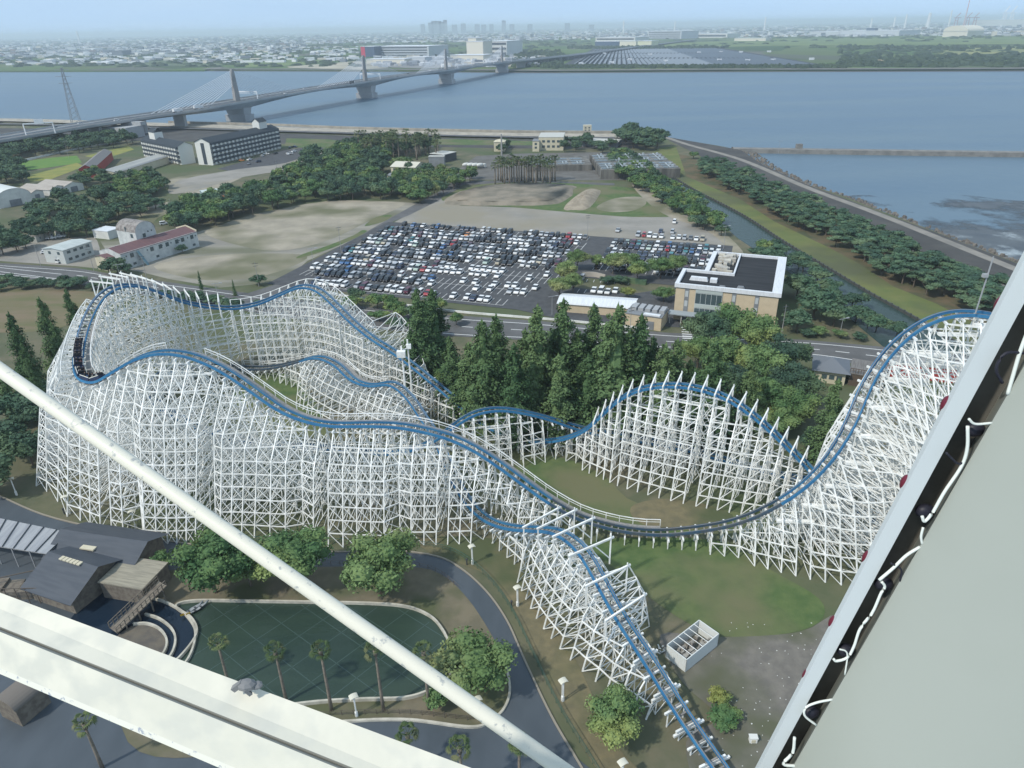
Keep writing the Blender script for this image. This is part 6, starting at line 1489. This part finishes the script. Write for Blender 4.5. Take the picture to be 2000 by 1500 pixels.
# lattice mast left
q = G(150, 243, 0); py_ = thing('lattice_pylon', 'tall thin lattice power pylon standing on the river dike', 'pylon', (q.x, q.y, 0), .3)
mb = MB(); H = 52
for sx, sy in ((-1, -1), (1, -1), (1, 1), (-1, 1)): mb.beam((sx * 4, sy * 4, 0), (sx * .6, sy * .6, H), .35)
for k in range(12):
    z0 = H * k / 12; z1 = H * (k + 1) / 12; w0 = 4 - 3.4 * z0 / H; w1 = 4 - 3.4 * z1 / H
    for (ax, ay, bx, by) in ((-1, -1, 1, -1), (1, -1, 1, 1), (1, 1, -1, 1), (-1, 1, -1, -1)):
        mb.beam((ax * w0, ay * w0, z0), (bx * w1, by * w1, z1), .18); mb.beam((bx * w0, by * w0, z0), (ax * w1, ay * w1, z1), .18)
mb.build('lattice', M('pylon_grey', (.28, .30, .32), .6), py_); mb = MB()
for z, w_ in ((H - 2, 6), (H - 8, 7), (H - 14, 6)): mb.beam((-w_, 0, z), (w_, 0, z), .4)
mb.build('cross_arm', M('pylon_grey', (.28, .30, .32), .6), py_)

# ------------------------------------------------------------------ far bank
FARG = bpy.data.materials.new('far_plain'); FARG.use_nodes = True; fn_ = FARG.node_tree; fb = fn_.nodes['Principled BSDF']; fb.inputs['Roughness'].default_value = .95; fb.inputs['Specular IOR Level'].default_value = .1
tcn = fn_.nodes.new('ShaderNodeTexCoord'); vo = fn_.nodes.new('ShaderNodeTexVoronoi'); mpn = fn_.nodes.new('ShaderNodeMapping'); mpn.inputs['Scale'].default_value = (.006, .0035, 1); vo.inputs['Scale'].default_value = 1
fn_.links.new(tcn.outputs['Object'], mpn.inputs[0]); fn_.links.new(mpn.outputs[0], vo.inputs['Vector'])
rp = fn_.nodes.new('ShaderNodeValToRGB'); els = rp.color_ramp.elements; els[0].color = (.045, .075, .03, 1); els[1].color = (.16, .17, .13, 1)
for pos, colr in ((.2, (.07, .12, .04, 1)), (.38, (.10, .15, .045, 1)), (.5, (.05, .075, .035, 1)), (.62, (.13, .17, .06, 1)), (.78, (.075, .10, .05, 1)), (.9, (.12, .12, .10, 1))):
    e_ = els.new(pos); e_.color = colr
fn_.links.new(vo.outputs['Color'], rp.inputs[0]); fn_.links.new(rp.outputs[0], fb.inputs['Base Color'])
shore = [(-300, 138), (0, 139), (280, 138), (400, 137), (424, 132), (440, 133), (410, 136), (520, 136.5), (700, 137), (980, 138.5), (1100, 139), (1400, 137), (1700, 136.2), (2000, 135), (2300, 134)]
SP = [G(px, py, 0) for px, py in shore]
fp = [(p.x, p.y) for p in SP] + [(38000, SP[-1].y - 800), (38000, 44000), (-38000, 44000), (-38000, SP[0].y + 600)]
mb = MB(); mb.prism(fp, -6, 0.5); tag(mb.build('far_ground', FARG), kind='structure')
mb = MB(); P = resample(spl([(p[0], p[1] - 1.2) for p in shore[5:]], 4), 40)
ribbon(mb, P, 46, .8); tag(mb.build('far_embankment', M('far_dike', (.16, .15, .13), .95, (.11, .115, .09), .02)), kind='structure')
mb = MB(); ribbon(mb, [Vector((p.x, p.y - 26, 0)) for p in P], 30, -2.2); tag(mb.build('far_beach', M('far_mud', (.13, .12, .11), .9)), kind='structure')
def farsheet(name, pts, z, mat): return sheet(name, pts, z, mat)
farsheet('bare_ground', [(560, 131), (700, 120), (720, 122), (760, 134), (700, 137), (565, 133)], 1.0, M('far_sand', (.46, .42, .32), .95, (.30, .28, .22), .01))
farsheet('bare_ground', [(1640, 117), (1780, 118), (1782, 124), (1700, 124)], 1.0, M('far_tan', (.38, .30, .19), .95))
farsheet('green_field', [(1160, 92), (1500, 76), (2100, 72), (2100, 86), (1500, 90), (1300, 96)], 1.0, M('far_field', (.15, .20, .06), .95, (.10, .15, .05), .004))
farsheet('green_field', [(1780, 96), (2100, 90), (2100, 104), (1850, 108)], 1.2, M('far_field_pale', (.26, .26, .10), .95, (.15, .18, .07), .006))
farsheet('green_field', [(100, 110), (400, 105), (470, 118), (420, 130), (100, 128)], 1.0, M('far_field_dull', (.12, .16, .08), .95, (.09, .12, .06), .006))
farsheet('green_field', [(470, 120), (560, 116), (640, 118), (600, 128), (480, 133)], 1.1, M('far_field', (.15, .20, .06), .95))
farsheet('factory_yard', [(720, 120), (860, 112), (1040, 112), (1000, 130), (830, 135), (740, 132)], 1.2, M('far_yard', (.22, .22, .21), .95))
# solar park
sl = MB(); A4 = [G(1118, 129, 1), G(1165, 97, 1)]; B4 = [G(1600, 131, 1), G(1390, 95, 1)]
farsheet('solar_ground', [(1090, 133), (1160, 95), (1400, 93), (1640, 133)], 1.3, M('solar_ground_dark', (.05, .055, .06), .9))
PANEL = M('solar_panel', (.17, .19, .21), .45, spec=.4); PANELD = M('solar_panel_dark', (.045, .055, .07), .4)  # second, darker panel colour for the right-hand rows
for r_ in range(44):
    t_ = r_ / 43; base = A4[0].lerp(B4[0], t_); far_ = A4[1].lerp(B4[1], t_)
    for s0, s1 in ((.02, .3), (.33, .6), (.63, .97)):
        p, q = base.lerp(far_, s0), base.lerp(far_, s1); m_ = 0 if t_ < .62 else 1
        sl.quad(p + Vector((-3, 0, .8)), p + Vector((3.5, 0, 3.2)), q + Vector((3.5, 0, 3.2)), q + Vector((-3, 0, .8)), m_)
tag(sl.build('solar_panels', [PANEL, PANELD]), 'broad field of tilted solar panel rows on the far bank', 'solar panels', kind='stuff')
sl = MB(); rg = random.Random(12)
for px, py in ((1135, 126), (1180, 106), (1230, 118), (1300, 121), (1365, 104), (1405, 119), (1408, 103), (1460, 120), (1447, 103), (1510, 119), (1502, 102), (1585, 117), (1195, 124), (1270, 108)):
    p = G(px, py, 1); sl.box((p.x, p.y, 1), (10, 6, 4.5))
tag(sl.build('inverter_cabins', WROOF), 'small white inverter cabins dotted among the solar panel rows', 'cabins', kind='stuff')
# large far buildings
def far_box(px0, px1, py, h, dep_, wall, label, roof=None, bands=0, name='warehouse', two=None):
    a, b = G(px0, py, 1), G(px1, py, 1); t = thing(name, label, name.replace('_', ' '), (a.x, a.y, 0.5), math.atan2(b.y - a.y, b.x - a.x)); W_ = (b - a).length
    mb = MB(); mb.prism([(0, 0), (W_, 0), (W_, dep_), (0, dep_)], 0, h); mb.build('wall', wall, t)
    mb = MB(); mb.prism([(-1, -1), (W_ + 1, -1), (W_ + 1, dep_ + 1), (-1, dep_ + 1)], h + .05, h + 1.2); mb.build('roof', roof or WROOF, t)
    if bands:
        for k in range(bands):
            mb = MB(); mb.box((W_ / 2, -.6, h * (k + .35) / bands), (W_ * .94, 1, h / bands * .4)); mb.build('dark_band', M('band_dark', (.06, .07, .09), .6), t)
    return t
LG = M('far_light_grey', (.50, .53, .56), .7); NV = M('far_navy', (.05, .08, .14), .7); CR = M('far_cream', (.66, .62, .52), .8)
far_box(706, 714, 111, 30, 60, M('far_red', (.50, .03, .07), .6), 'bright red end block of the far blue grey distribution centre')
far_box(714, 732, 111, 30, 60, NV, 'navy block between red end and grey decks of the far distribution centre')
far_box(732, 838, 110, 29, 120, LG, 'long grey decked distribution centre on the far bank', bands=4)
far_box(716, 790, 124, 10, 40, CR, 'low cream workshop in front of the far distribution centre')
far_box(795, 830, 121, 11, 40, LG, 'small grey workshop beside the far cream workshop')
far_box(912, 944, 112, 42, 60, CR, 'tall cream factory tower block behind the bridge'); far_box(915, 931, 110, 50, 40, CR, 'highest cream block on top of the far factory')
far_box(944, 990, 109, 40, 110, M('far_factory', (.60, .61, .60), .8), 'broad pale factory beside the tall cream block', bands=3); far_box(880, 944, 118, 13, 60, CR, 'low cream loading hall in front of the far factory')
far_box(1163, 1240, 86, 27, 120, WALLW, 'white factory with roof plant behind the solar rows', bands=2); far_box(1162, 1208, 89, 16, 40, NV, 'dark loading hall before the white factory'); far_box(1210, 1242, 90, 18, 60, CR, 'pale yellow hall right of the white factory'); far_box(1245, 1272, 91, 20, 60, M('far_yellow', (.60, .60, .42), .8), 'yellowish hall behind the solar rows')
far_box(1265, 1330, 76, 40, 160, LG, 'long white decked depot on the far plain', bands=4); far_box(1330, 1420, 74, 22, 120, WALLW, 'white lower range beside the decked depot', bands=1)
far_box(1434, 1495, 80, 12, 60, CR, 'thin pale building at the far field edge'); far_box(1580, 1640, 70, 22, 200, LG, 'left hall of the far retail park'); far_box(1636, 1755, 70, 26, 200, LG, 'wide grey retail hall with navy panel on the far plain'); far_box(1690, 1706, 69.8, 38, 30, NV, 'navy sign block on the wide grey retail hall', roof=NV)
t = far_box(1840, 1888, 72, 24, 160, CR, 'big arched cream hall near the port'); mb = MB()
W_ = (G(1888, 72, 1) - G(1840, 72, 1)).length
for k in range(12):
    a0, a1 = math.pi * k / 12, math.pi * (k + 1) / 12; mb.quad((W_ / 2 - math.cos(a0) * W_ / 2, -2, 25 + math.sin(a0) * 24), (W_ / 2 - math.cos(a1) * W_ / 2, -2, 25 + math.sin(a1) * 24), (W_ / 2 - math.cos(a1) * W_ / 2, 160, 25 + math.sin(a1) * 24), (W_ / 2 - math.cos(a0) * W_ / 2, 160, 25 + math.sin(a0) * 24))
b0 = len(mb.v); mb.v += [(W_ / 2 - math.cos(math.pi * k / 12) * W_ / 2, -2, 25 + math.sin(math.pi * k / 12) * 24) for k in range(13)]; mb.f.append(tuple(range(b0, b0 + 13))); mb.m.append(0); mb.build('arched_roof', CR, t)
far_box(1900, 2080, 52, 60, 300, WALLW, 'very long white port warehouse on the horizon')
# skyline towers
for k, (px, top, w_) in enumerate([(842, 44, 60), (848, 41, 55), (857, 41, 70), (863, 43, 60), (870, 39, 45), (905, 46, 60), (932, 47, 60), (945, 48, 60), (984, 40, 50), (1000, 47, 60), (1108, 45, 60), (1155, 48, 60), (826, 47, 50), (888, 48, 60), (960, 47, 50), (1035, 47, 60)]):
    D_ = 11500; g = ray(px, 56); g = g * (D_ / g.y); y0 = D_; H_ = CAMH + (ray(px, top) * (D_ / ray(px, top).y)).z
    mb = MB(); mb.box((g.x, D_, 0), (w_ * 1.2, 60, H_)); tag(mb.build('skyscraper', M('tower_grey', (.25, .28, .32), .5)), 'hazy downtown skyscraper, %s listed from the tallest cluster outward' % nth(k), 'skyscraper', 'hazy downtown towers')
def tallthing(name, px, base, top, w_, mat, label, cat, D_=9000, taper=.6, sides=8):
    g = ray(px, base); g = g * (D_ / g.y); zt = CAMH + (ray(px, top) * (D_ / ray(px, top).y)).z; mb = MB(); mb.tube([(g.x, D_, 0), (g.x, D_, zt)], w_, sides, r2=w_ * taper); tag(mb.build(name, mat), label, cat)
TW = M('stack_white', (.75, .75, .75), .5); TR_ = M('stack_red', (.35, .12, .12), .6)
for (px, b_, tp, w_, lab) in ((1218, 56, 40, 9, 'slim white chimney over the far town'), (1318, 54, 41, 8, 'shorter slim white chimney over the far town'), (1493, 56, 33, 9, 'white antenna tower on the far horizon'), (1700, 56, 36, 10, 'white port chimney, shortest of three'), (1745, 54, 33, 10, 'striped port chimney between two white ones'), (1767, 52, 28, 11, 'white port chimney right of the striped one'), (1812, 50, 25, 20, 'broad white power station chimney'), (157, 88, 60, 10, 'pale chimney over the left town'), (1853, 50, 20, 9, 'white lattice tower by the red cranes')):
    tallthing('chimney', px, b_, tp, w_, TW, lab, 'chimney', 7500)
tallthing('radio_mast', 1882, 50, 1, 9, M('mast_redwhite', (.55, .35, .35), .5), 'very tall red and white radio mast at the port', 'radio mast', 7500, .3)
def crane(px, label, col, tp, D_=8000):
    g = ray(px, 50); g = g * (D_ / g.y); zt = CAMH + (ray(px, tp) * (D_ / ray(px, tp).y)).z; t = thing('port_crane', label, 'crane', (g.x, D_, 0)); mb = MB()
    for sx in (-16, 16): mb.beam((sx, 0, 0), (sx * .7, 0, zt * .7), 6)
    mb.beam((-14, 0, zt * .45), (14, 0, zt * .45), 5); mb.build('leg_frame', col, t); mb = MB(); mb.beam((-10, 0, zt * .7), (26, 0, zt), 6); mb.beam((-30, 0, zt * .66), (40, 0, zt * .66), 6); mb.build('boom', col, t)
for k, px in enumerate((1866, 1888, 1902)): crane(px, 'dull red harbour crane, %s of three by the radio mast' % nth(k), TR_, 25)
for k, px in enumerate((1958, 1972)): crane(px, 'white harbour crane with raised boom, %s of two' % nth(k), TW, 12)
# the town as one mass, hedges and copses as another
rg = random.Random(21); cols = [(.72, .73, .74), (.55, .57, .60), (.38, .40, .43), (.22, .24, .27), (.60, .56, .48), (.13, .15, .18), (.30, .24, .22)]
tm = MB()
for k in range(11500):
    px = rg.uniform(-150, 2150); hz_ = 66 - .0185 * px + 6; lo_ = 96 - .016 * px if px < 1150 else 74 - .005 * (px - 1150)
    if px < 600: lo_ = 112 - .02 * px
    py = hz_ + (lo_ - hz_) * rg.random() ** 1.35
    p = G(px, py, 1)
    if p.y > 26000: continue
    d_ = p.length; s_ = rg.uniform(6, 13) * (1 + d_ / 9000) * (2.4 if rg.random() < .05 else 1); h_ = rg.uniform(3.5, 6.5) * (1 + d_ / 16000) * (rg.uniform(1.8, 3) if rg.random() < .04 else 1)
    tm.box((p.x, p.y, .5), (s_ * 1.5, s_ * rg.uniform(.6, 1.6), h_), rg.choice([0, .3, -.3, .1]), m=rg.choices(range(7), [15, 12, 15, 17, 6, 20, 6])[0])
for k in range(420):
    px = rg.uniform(-100, 700); py = rg.uniform(100, 129) - .012 * px
    p = G(px, py, 1); s_ = rg.uniform(8, 22); tm.box((p.x, p.y, .5), (s_ * 1.6, s_, rg.uniform(4, 8)), rg.choice([0, .3, -.3]), m=rg.choice([0, 0, 1, 4, 3]))
for k in range(240):
    px = rg.uniform(730, 1060); py = rg.uniform(112, 131); p = G(px, py, 1.2); s_ = rg.uniform(5, 16); tm.box((p.x, p.y, 1.2), (s_ * 1.4, s_, rg.uniform(3, 8)), rg.choice([0, .3]), m=rg.choice([0, 1, 2, 3, 4]))
tag(tm.build('distant_town', [M('town_%d' % i, c, .7) for i, c in enumerate(cols)]), 'distant low town of pale and dark roofs spreading to the horizon', 'town', kind='stuff')
cm = MB()
def copse(px, py, sx, h_):
    p = G(px, py, .5); cm.blob((p.x, p.y, h_ * .25), (sx, sx * rg.uniform(.5, 1.4), h_), seg=7, rings=4, jit=.22)
for k in range(5200):
    px = rg.uniform(-150, 2150); hz_ = 66 - .0185 * px + 7; lo_ = 131
    py = hz_ + (lo_ - hz_) * rg.random() ** 2.2; p = G(px, py, 1)
    if 1085 < px < 1650 and py > 94: continue
    if 700 < px < 1060 and py > 110: continue
    if px > 1150 and 76 < py < 92 and rg.random() < .8: continue
    copse(px, py, rg.uniform(5, 12) * (1 + p.length / 4000), rg.uniform(2.5, 5) * (1 + p.length / 14000))
for k in range(500):
    px = rg.uniform(1640, 2150); py = rg.choice([rg.gauss(127, 2.5), rg.gauss(117, 4), rg.gauss(95, 2)]); copse(px, min(py, 131), rg.uniform(5, 11), rg.uniform(4, 8))
for k in range(500): px = rg.uniform(1060, 1650); copse(px, rg.gauss(132, .7), rg.uniform(4, 8), rg.uniform(3, 6))
for k in range(260): px = rg.uniform(1000, 1100); copse(px, rg.uniform(100, 132), rg.uniform(5, 10), rg.uniform(4, 8))
for k in range(240): px = rg.uniform(1110, 1420); copse(px, rg.gauss(94, 1), rg.uniform(6, 12), rg.uniform(4, 8))
tag(cm.build('distant_copses', M('far_foliage', (.030, .050, .028), .95, (.05, .075, .035), .02)), 'distant dark copses and hedgerows on the far plain', 'copses', kind='stuff')
mb = MB(); prev = None
for k in range(41):
    x = -36000 + k * 1800; z = 120 + 260 * max(0, math.sin(k * .55)) * (.5 + .5 * math.sin(k * 1.7)) + 60 * math.sin(k * 2.3)
    if prev: mb.quad((prev[0], 29500, 0), (x, 29500, 0), (x, 29500 + 900, max(40, z) * 0 + 100), (prev[0], 30400, 100))
    prev = (x, z)
tag(mb.build('hills', M('far_hills', (.10, .13, .10), .95)), kind='structure')
# ------------------------------------------------------------------ the ferris wheel's own frame, seen close by
FWW = M('wheel_white_paint', (0.76, 0.72, 0.60), 0.4, (0.69, 0.66, 0.55), 1.6, bump=0.05, col3=(0.64, 0.62, 0.53), scale3=5.0)
FWD = M('chipped_paint', (0.74, 0.71, 0.60), 0.45, (0.42, 0.43, 0.41), 11.0, lo=0.60, hi=0.68)
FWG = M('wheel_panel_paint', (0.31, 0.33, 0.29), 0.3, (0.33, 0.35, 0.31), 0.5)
FWL = M('wheel_flange_paint', (0.60, 0.63, 0.62), 0.4)
SEAM = M('seam_shadow_gap', (0.30, 0.30, 0.27), 0.7)
wheel = thing('ferris_wheel', 'close white painted steel frame of the giant wheel with cables and lamps', 'ferris wheel')
mb = MB(); a_, b_ = N3(0, 722, 7.0), N3(1040, 1462, 6.0); mb.tube([a_ + (a_ - b_) * 1.2, a_, b_, b_ + (b_ - a_) * 1.2], 0.068, 24)
mb.build('tie_rod', FWD, wheel, smooth=True)
def strip(mb, L1, L2, m=0):
    for a, b, c, d in zip(L1[:-1], L1[1:], L2[1:], L2[:-1]): mb.quad(a, b, c, d, m)
def ext(a, b, k0=.35, k1=.5): return [a + (a - b) * k0, b + (b - a) * k1]
ends = lambda p, q, d0, d1: ext(N3(*p, d0), N3(*q, d1))
A = ends((-300, 1046), (1200, 1604), 4.45, 3.75)
B1 = ends((-300, 1104), (1200, 1704), 4.28, 3.58); B2 = ends((-300, 1107), (1200, 1711), 4.295, 3.595)
B3 = ends((-300, 1113), (1200, 1718), 4.25, 3.55)
Cc = ends((-300, 1188), (1200, 1830), 4.30, 3.60)
back = Vector((0, 0.25, -0.38))
mb = MB(); strip(mb, A, B1); strip(mb, B1, B2, 1); strip(mb, B2, B3, 1); B4 = [b.lerp(c, .86) for b, c in zip(B3, Cc)]; strip(mb, B3, B4); strip(mb, B4, Cc, 2)
strip(mb, Cc, [p + back for p in Cc]); strip(mb, [p + back for p in A], A)
mb.build('box_beam', [FWW, SEAM, M('scuffed_edge_paint', (0.78, 0.75, 0.64), 0.5, (0.38, 0.40, 0.44), 26.0, lo=0.57, hi=0.64, detail=8)], wheel)
mb = MB(); c = N3(482, 1338, 3.97)
mb.blob(c, (.055, .04, .035)); mb.blob(c + Vector((.05, .01, -.015)), (.035, .03, .02)); mb.beam(c + Vector((-.08, 0, -.03)), c + Vector((-.02, 0, .02)), .03); mb.beam(c + Vector((.02, -.02, -.05)), c + Vector((0, -.03, .0)), .02)
mb.build('bird_net_clamp', STEEL, wheel)
# rim box on the right: narrow flange, recess with cables, broad panel
def ln(pts, ds): return ext(N3(*pts[0], ds[0]), N3(*pts[-1], ds[-1]), .3, 1.2)
D = (2.9, 4.4)
def dep(y): return 1 / (1 / 2.9 + (1 / 4.4 - 1 / 2.9) * (y - 85) / 1587)
F1 = ln([(2221, 85), (1973, 560), (1798, 900), (1640, 1200), (1392, 1672)], D)
F2 = ln([(2275, 85), (2020, 560), (1840, 900), (1676, 1200), (1415, 1672)], D)
F3 = ln([(2363, 85), (2094, 560), (1894, 900), (1719, 1200), (1448, 1672)], [d * 0.985 for d in D])
F4 = [p + Vector((1.6, -0.75, 0.35)) for p in F3]
deep = Vector((0.05, 0.16, -0.12))
mb = MB(); strip(mb, F1, F2); strip(mb, [p + Vector((0.012, 0.05, -0.03)) for p in F1], F1); mb.build('flange', FWL, wheel)
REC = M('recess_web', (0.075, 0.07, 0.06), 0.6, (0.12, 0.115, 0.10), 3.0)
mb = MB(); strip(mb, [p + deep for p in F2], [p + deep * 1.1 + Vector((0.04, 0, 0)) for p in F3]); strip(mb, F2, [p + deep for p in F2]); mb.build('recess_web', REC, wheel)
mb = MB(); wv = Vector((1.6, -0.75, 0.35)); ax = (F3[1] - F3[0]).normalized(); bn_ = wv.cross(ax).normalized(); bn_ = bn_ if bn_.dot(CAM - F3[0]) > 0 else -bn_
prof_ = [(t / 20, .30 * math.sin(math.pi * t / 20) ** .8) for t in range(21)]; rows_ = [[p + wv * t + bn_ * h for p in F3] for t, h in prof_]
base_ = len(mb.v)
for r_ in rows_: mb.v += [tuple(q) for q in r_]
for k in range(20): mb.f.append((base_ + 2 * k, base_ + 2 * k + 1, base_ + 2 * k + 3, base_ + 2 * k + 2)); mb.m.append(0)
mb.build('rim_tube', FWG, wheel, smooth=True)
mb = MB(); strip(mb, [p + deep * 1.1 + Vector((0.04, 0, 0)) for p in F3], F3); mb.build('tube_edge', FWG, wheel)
LAMPM = M('lamp_red', (0.14, 0.02, 0.035), 0.3)
for (x, y, d) in ((1954, 597, 3.13), (1848, 792, 3.42), (1768, 945, 3.66), (1693, 1092, 3.9), (1627, 1218, 4.1), (1575, 1322, 4.2)):
    mb = MB(); c = N3(x + 4, y, dep(y) + .06); mb.blob(c, (.035, .035, .055), seg=14, rings=9); mb.box((c.x, c.y, c.z - .06), (.03, .03, .02)); mb.build('lamp', LAMPM, wheel, smooth=True)
CAB = M('white_cable', (0.72, 0.74, 0.68), 0.5); CAB2 = M('black_cable', (0.02, 0.02, 0.03), 0.5)
def cable(pts, r=0.0085, m=CAB, d=None):
    P = catmull([N3(x, y, dep(y) * 0.985) for x, y in pts], 6)
    mb = MB(); mb.tube(P, r * .72, 8); mb.build('cable', m, wheel, smooth=True)
cable([(2010, 640), (1992, 688), (1978, 735), (1968, 770)], .012)
cable([(1938, 826), (1905, 828), (1892, 818)])
cable([(1890, 832), (1889, 876), (1877, 912), (1845, 960), (1822, 1000), (1806, 1018), (1801, 1008)], .011)
cable([(1803, 1030), (1799, 1048), (1801, 1062)])
cable([(1797, 1068), (1770, 1085), (1744, 1110), (1717, 1133)], .011)
cable([(1722, 1136), (1728, 1146), (1720, 1160), (1704, 1196), (1680, 1228), (1668, 1262), (1655, 1284), (1634, 1291), (1628, 1287)], .010)
cable([(1640, 1268), (1652, 1272), (1655, 1284), (1650, 1318)], .006)
cable([(1626, 1366), (1596, 1372), (1574, 1382), (1572, 1398), (1594, 1416)], .009)
cable([(1552, 1440), (1548, 1470), (1530, 1492), (1560, 1496)], .012)
cable([(2005, 690), (1965, 690), (1946, 720), (1958, 748)], .010, CAB2)
cable([(1848, 884), (1870, 905), (1884, 902)], .008, CAB2); cable([(1740, 1100), (1760, 1112), (1758, 1135)], .007, CAB2)
for x, y in ((1900, 838), (1803, 998), (1722, 1140), (1648, 1270), (1580, 1390)):
    mb = MB(); c = N3(x + 4, y, dep(y) * 1.01); mb.blob(c, (.05, .035, .04), seg=12, rings=7); mb.build('junction_box', CAB2, wheel, smooth=True)
# ------------------------------------------------------------------ haze
hb = MB(); hb.box((0, 14000, -7.0), (40000, 32000, 131))
hz = hb.build('haze', [])
hm = bpy.data.materials.new('haze_air'); hm.use_nodes = True; hn = hm.node_tree; hn.nodes.clear()
hv = hn.nodes.new('ShaderNodeVolumePrincipled'); hv.inputs['Density'].default_value = 0.00012; hv.inputs['Color'].default_value = (0.80, 0.91, 1.0, 1)
hv.inputs['Anisotropy'].default_value = 0.1
ho = hn.nodes.new('ShaderNodeOutputMaterial'); hn.links.new(hv.outputs[0], ho.inputs['Volume'])
hz.data.materials.append(hm); tag(hz, kind='stuff')
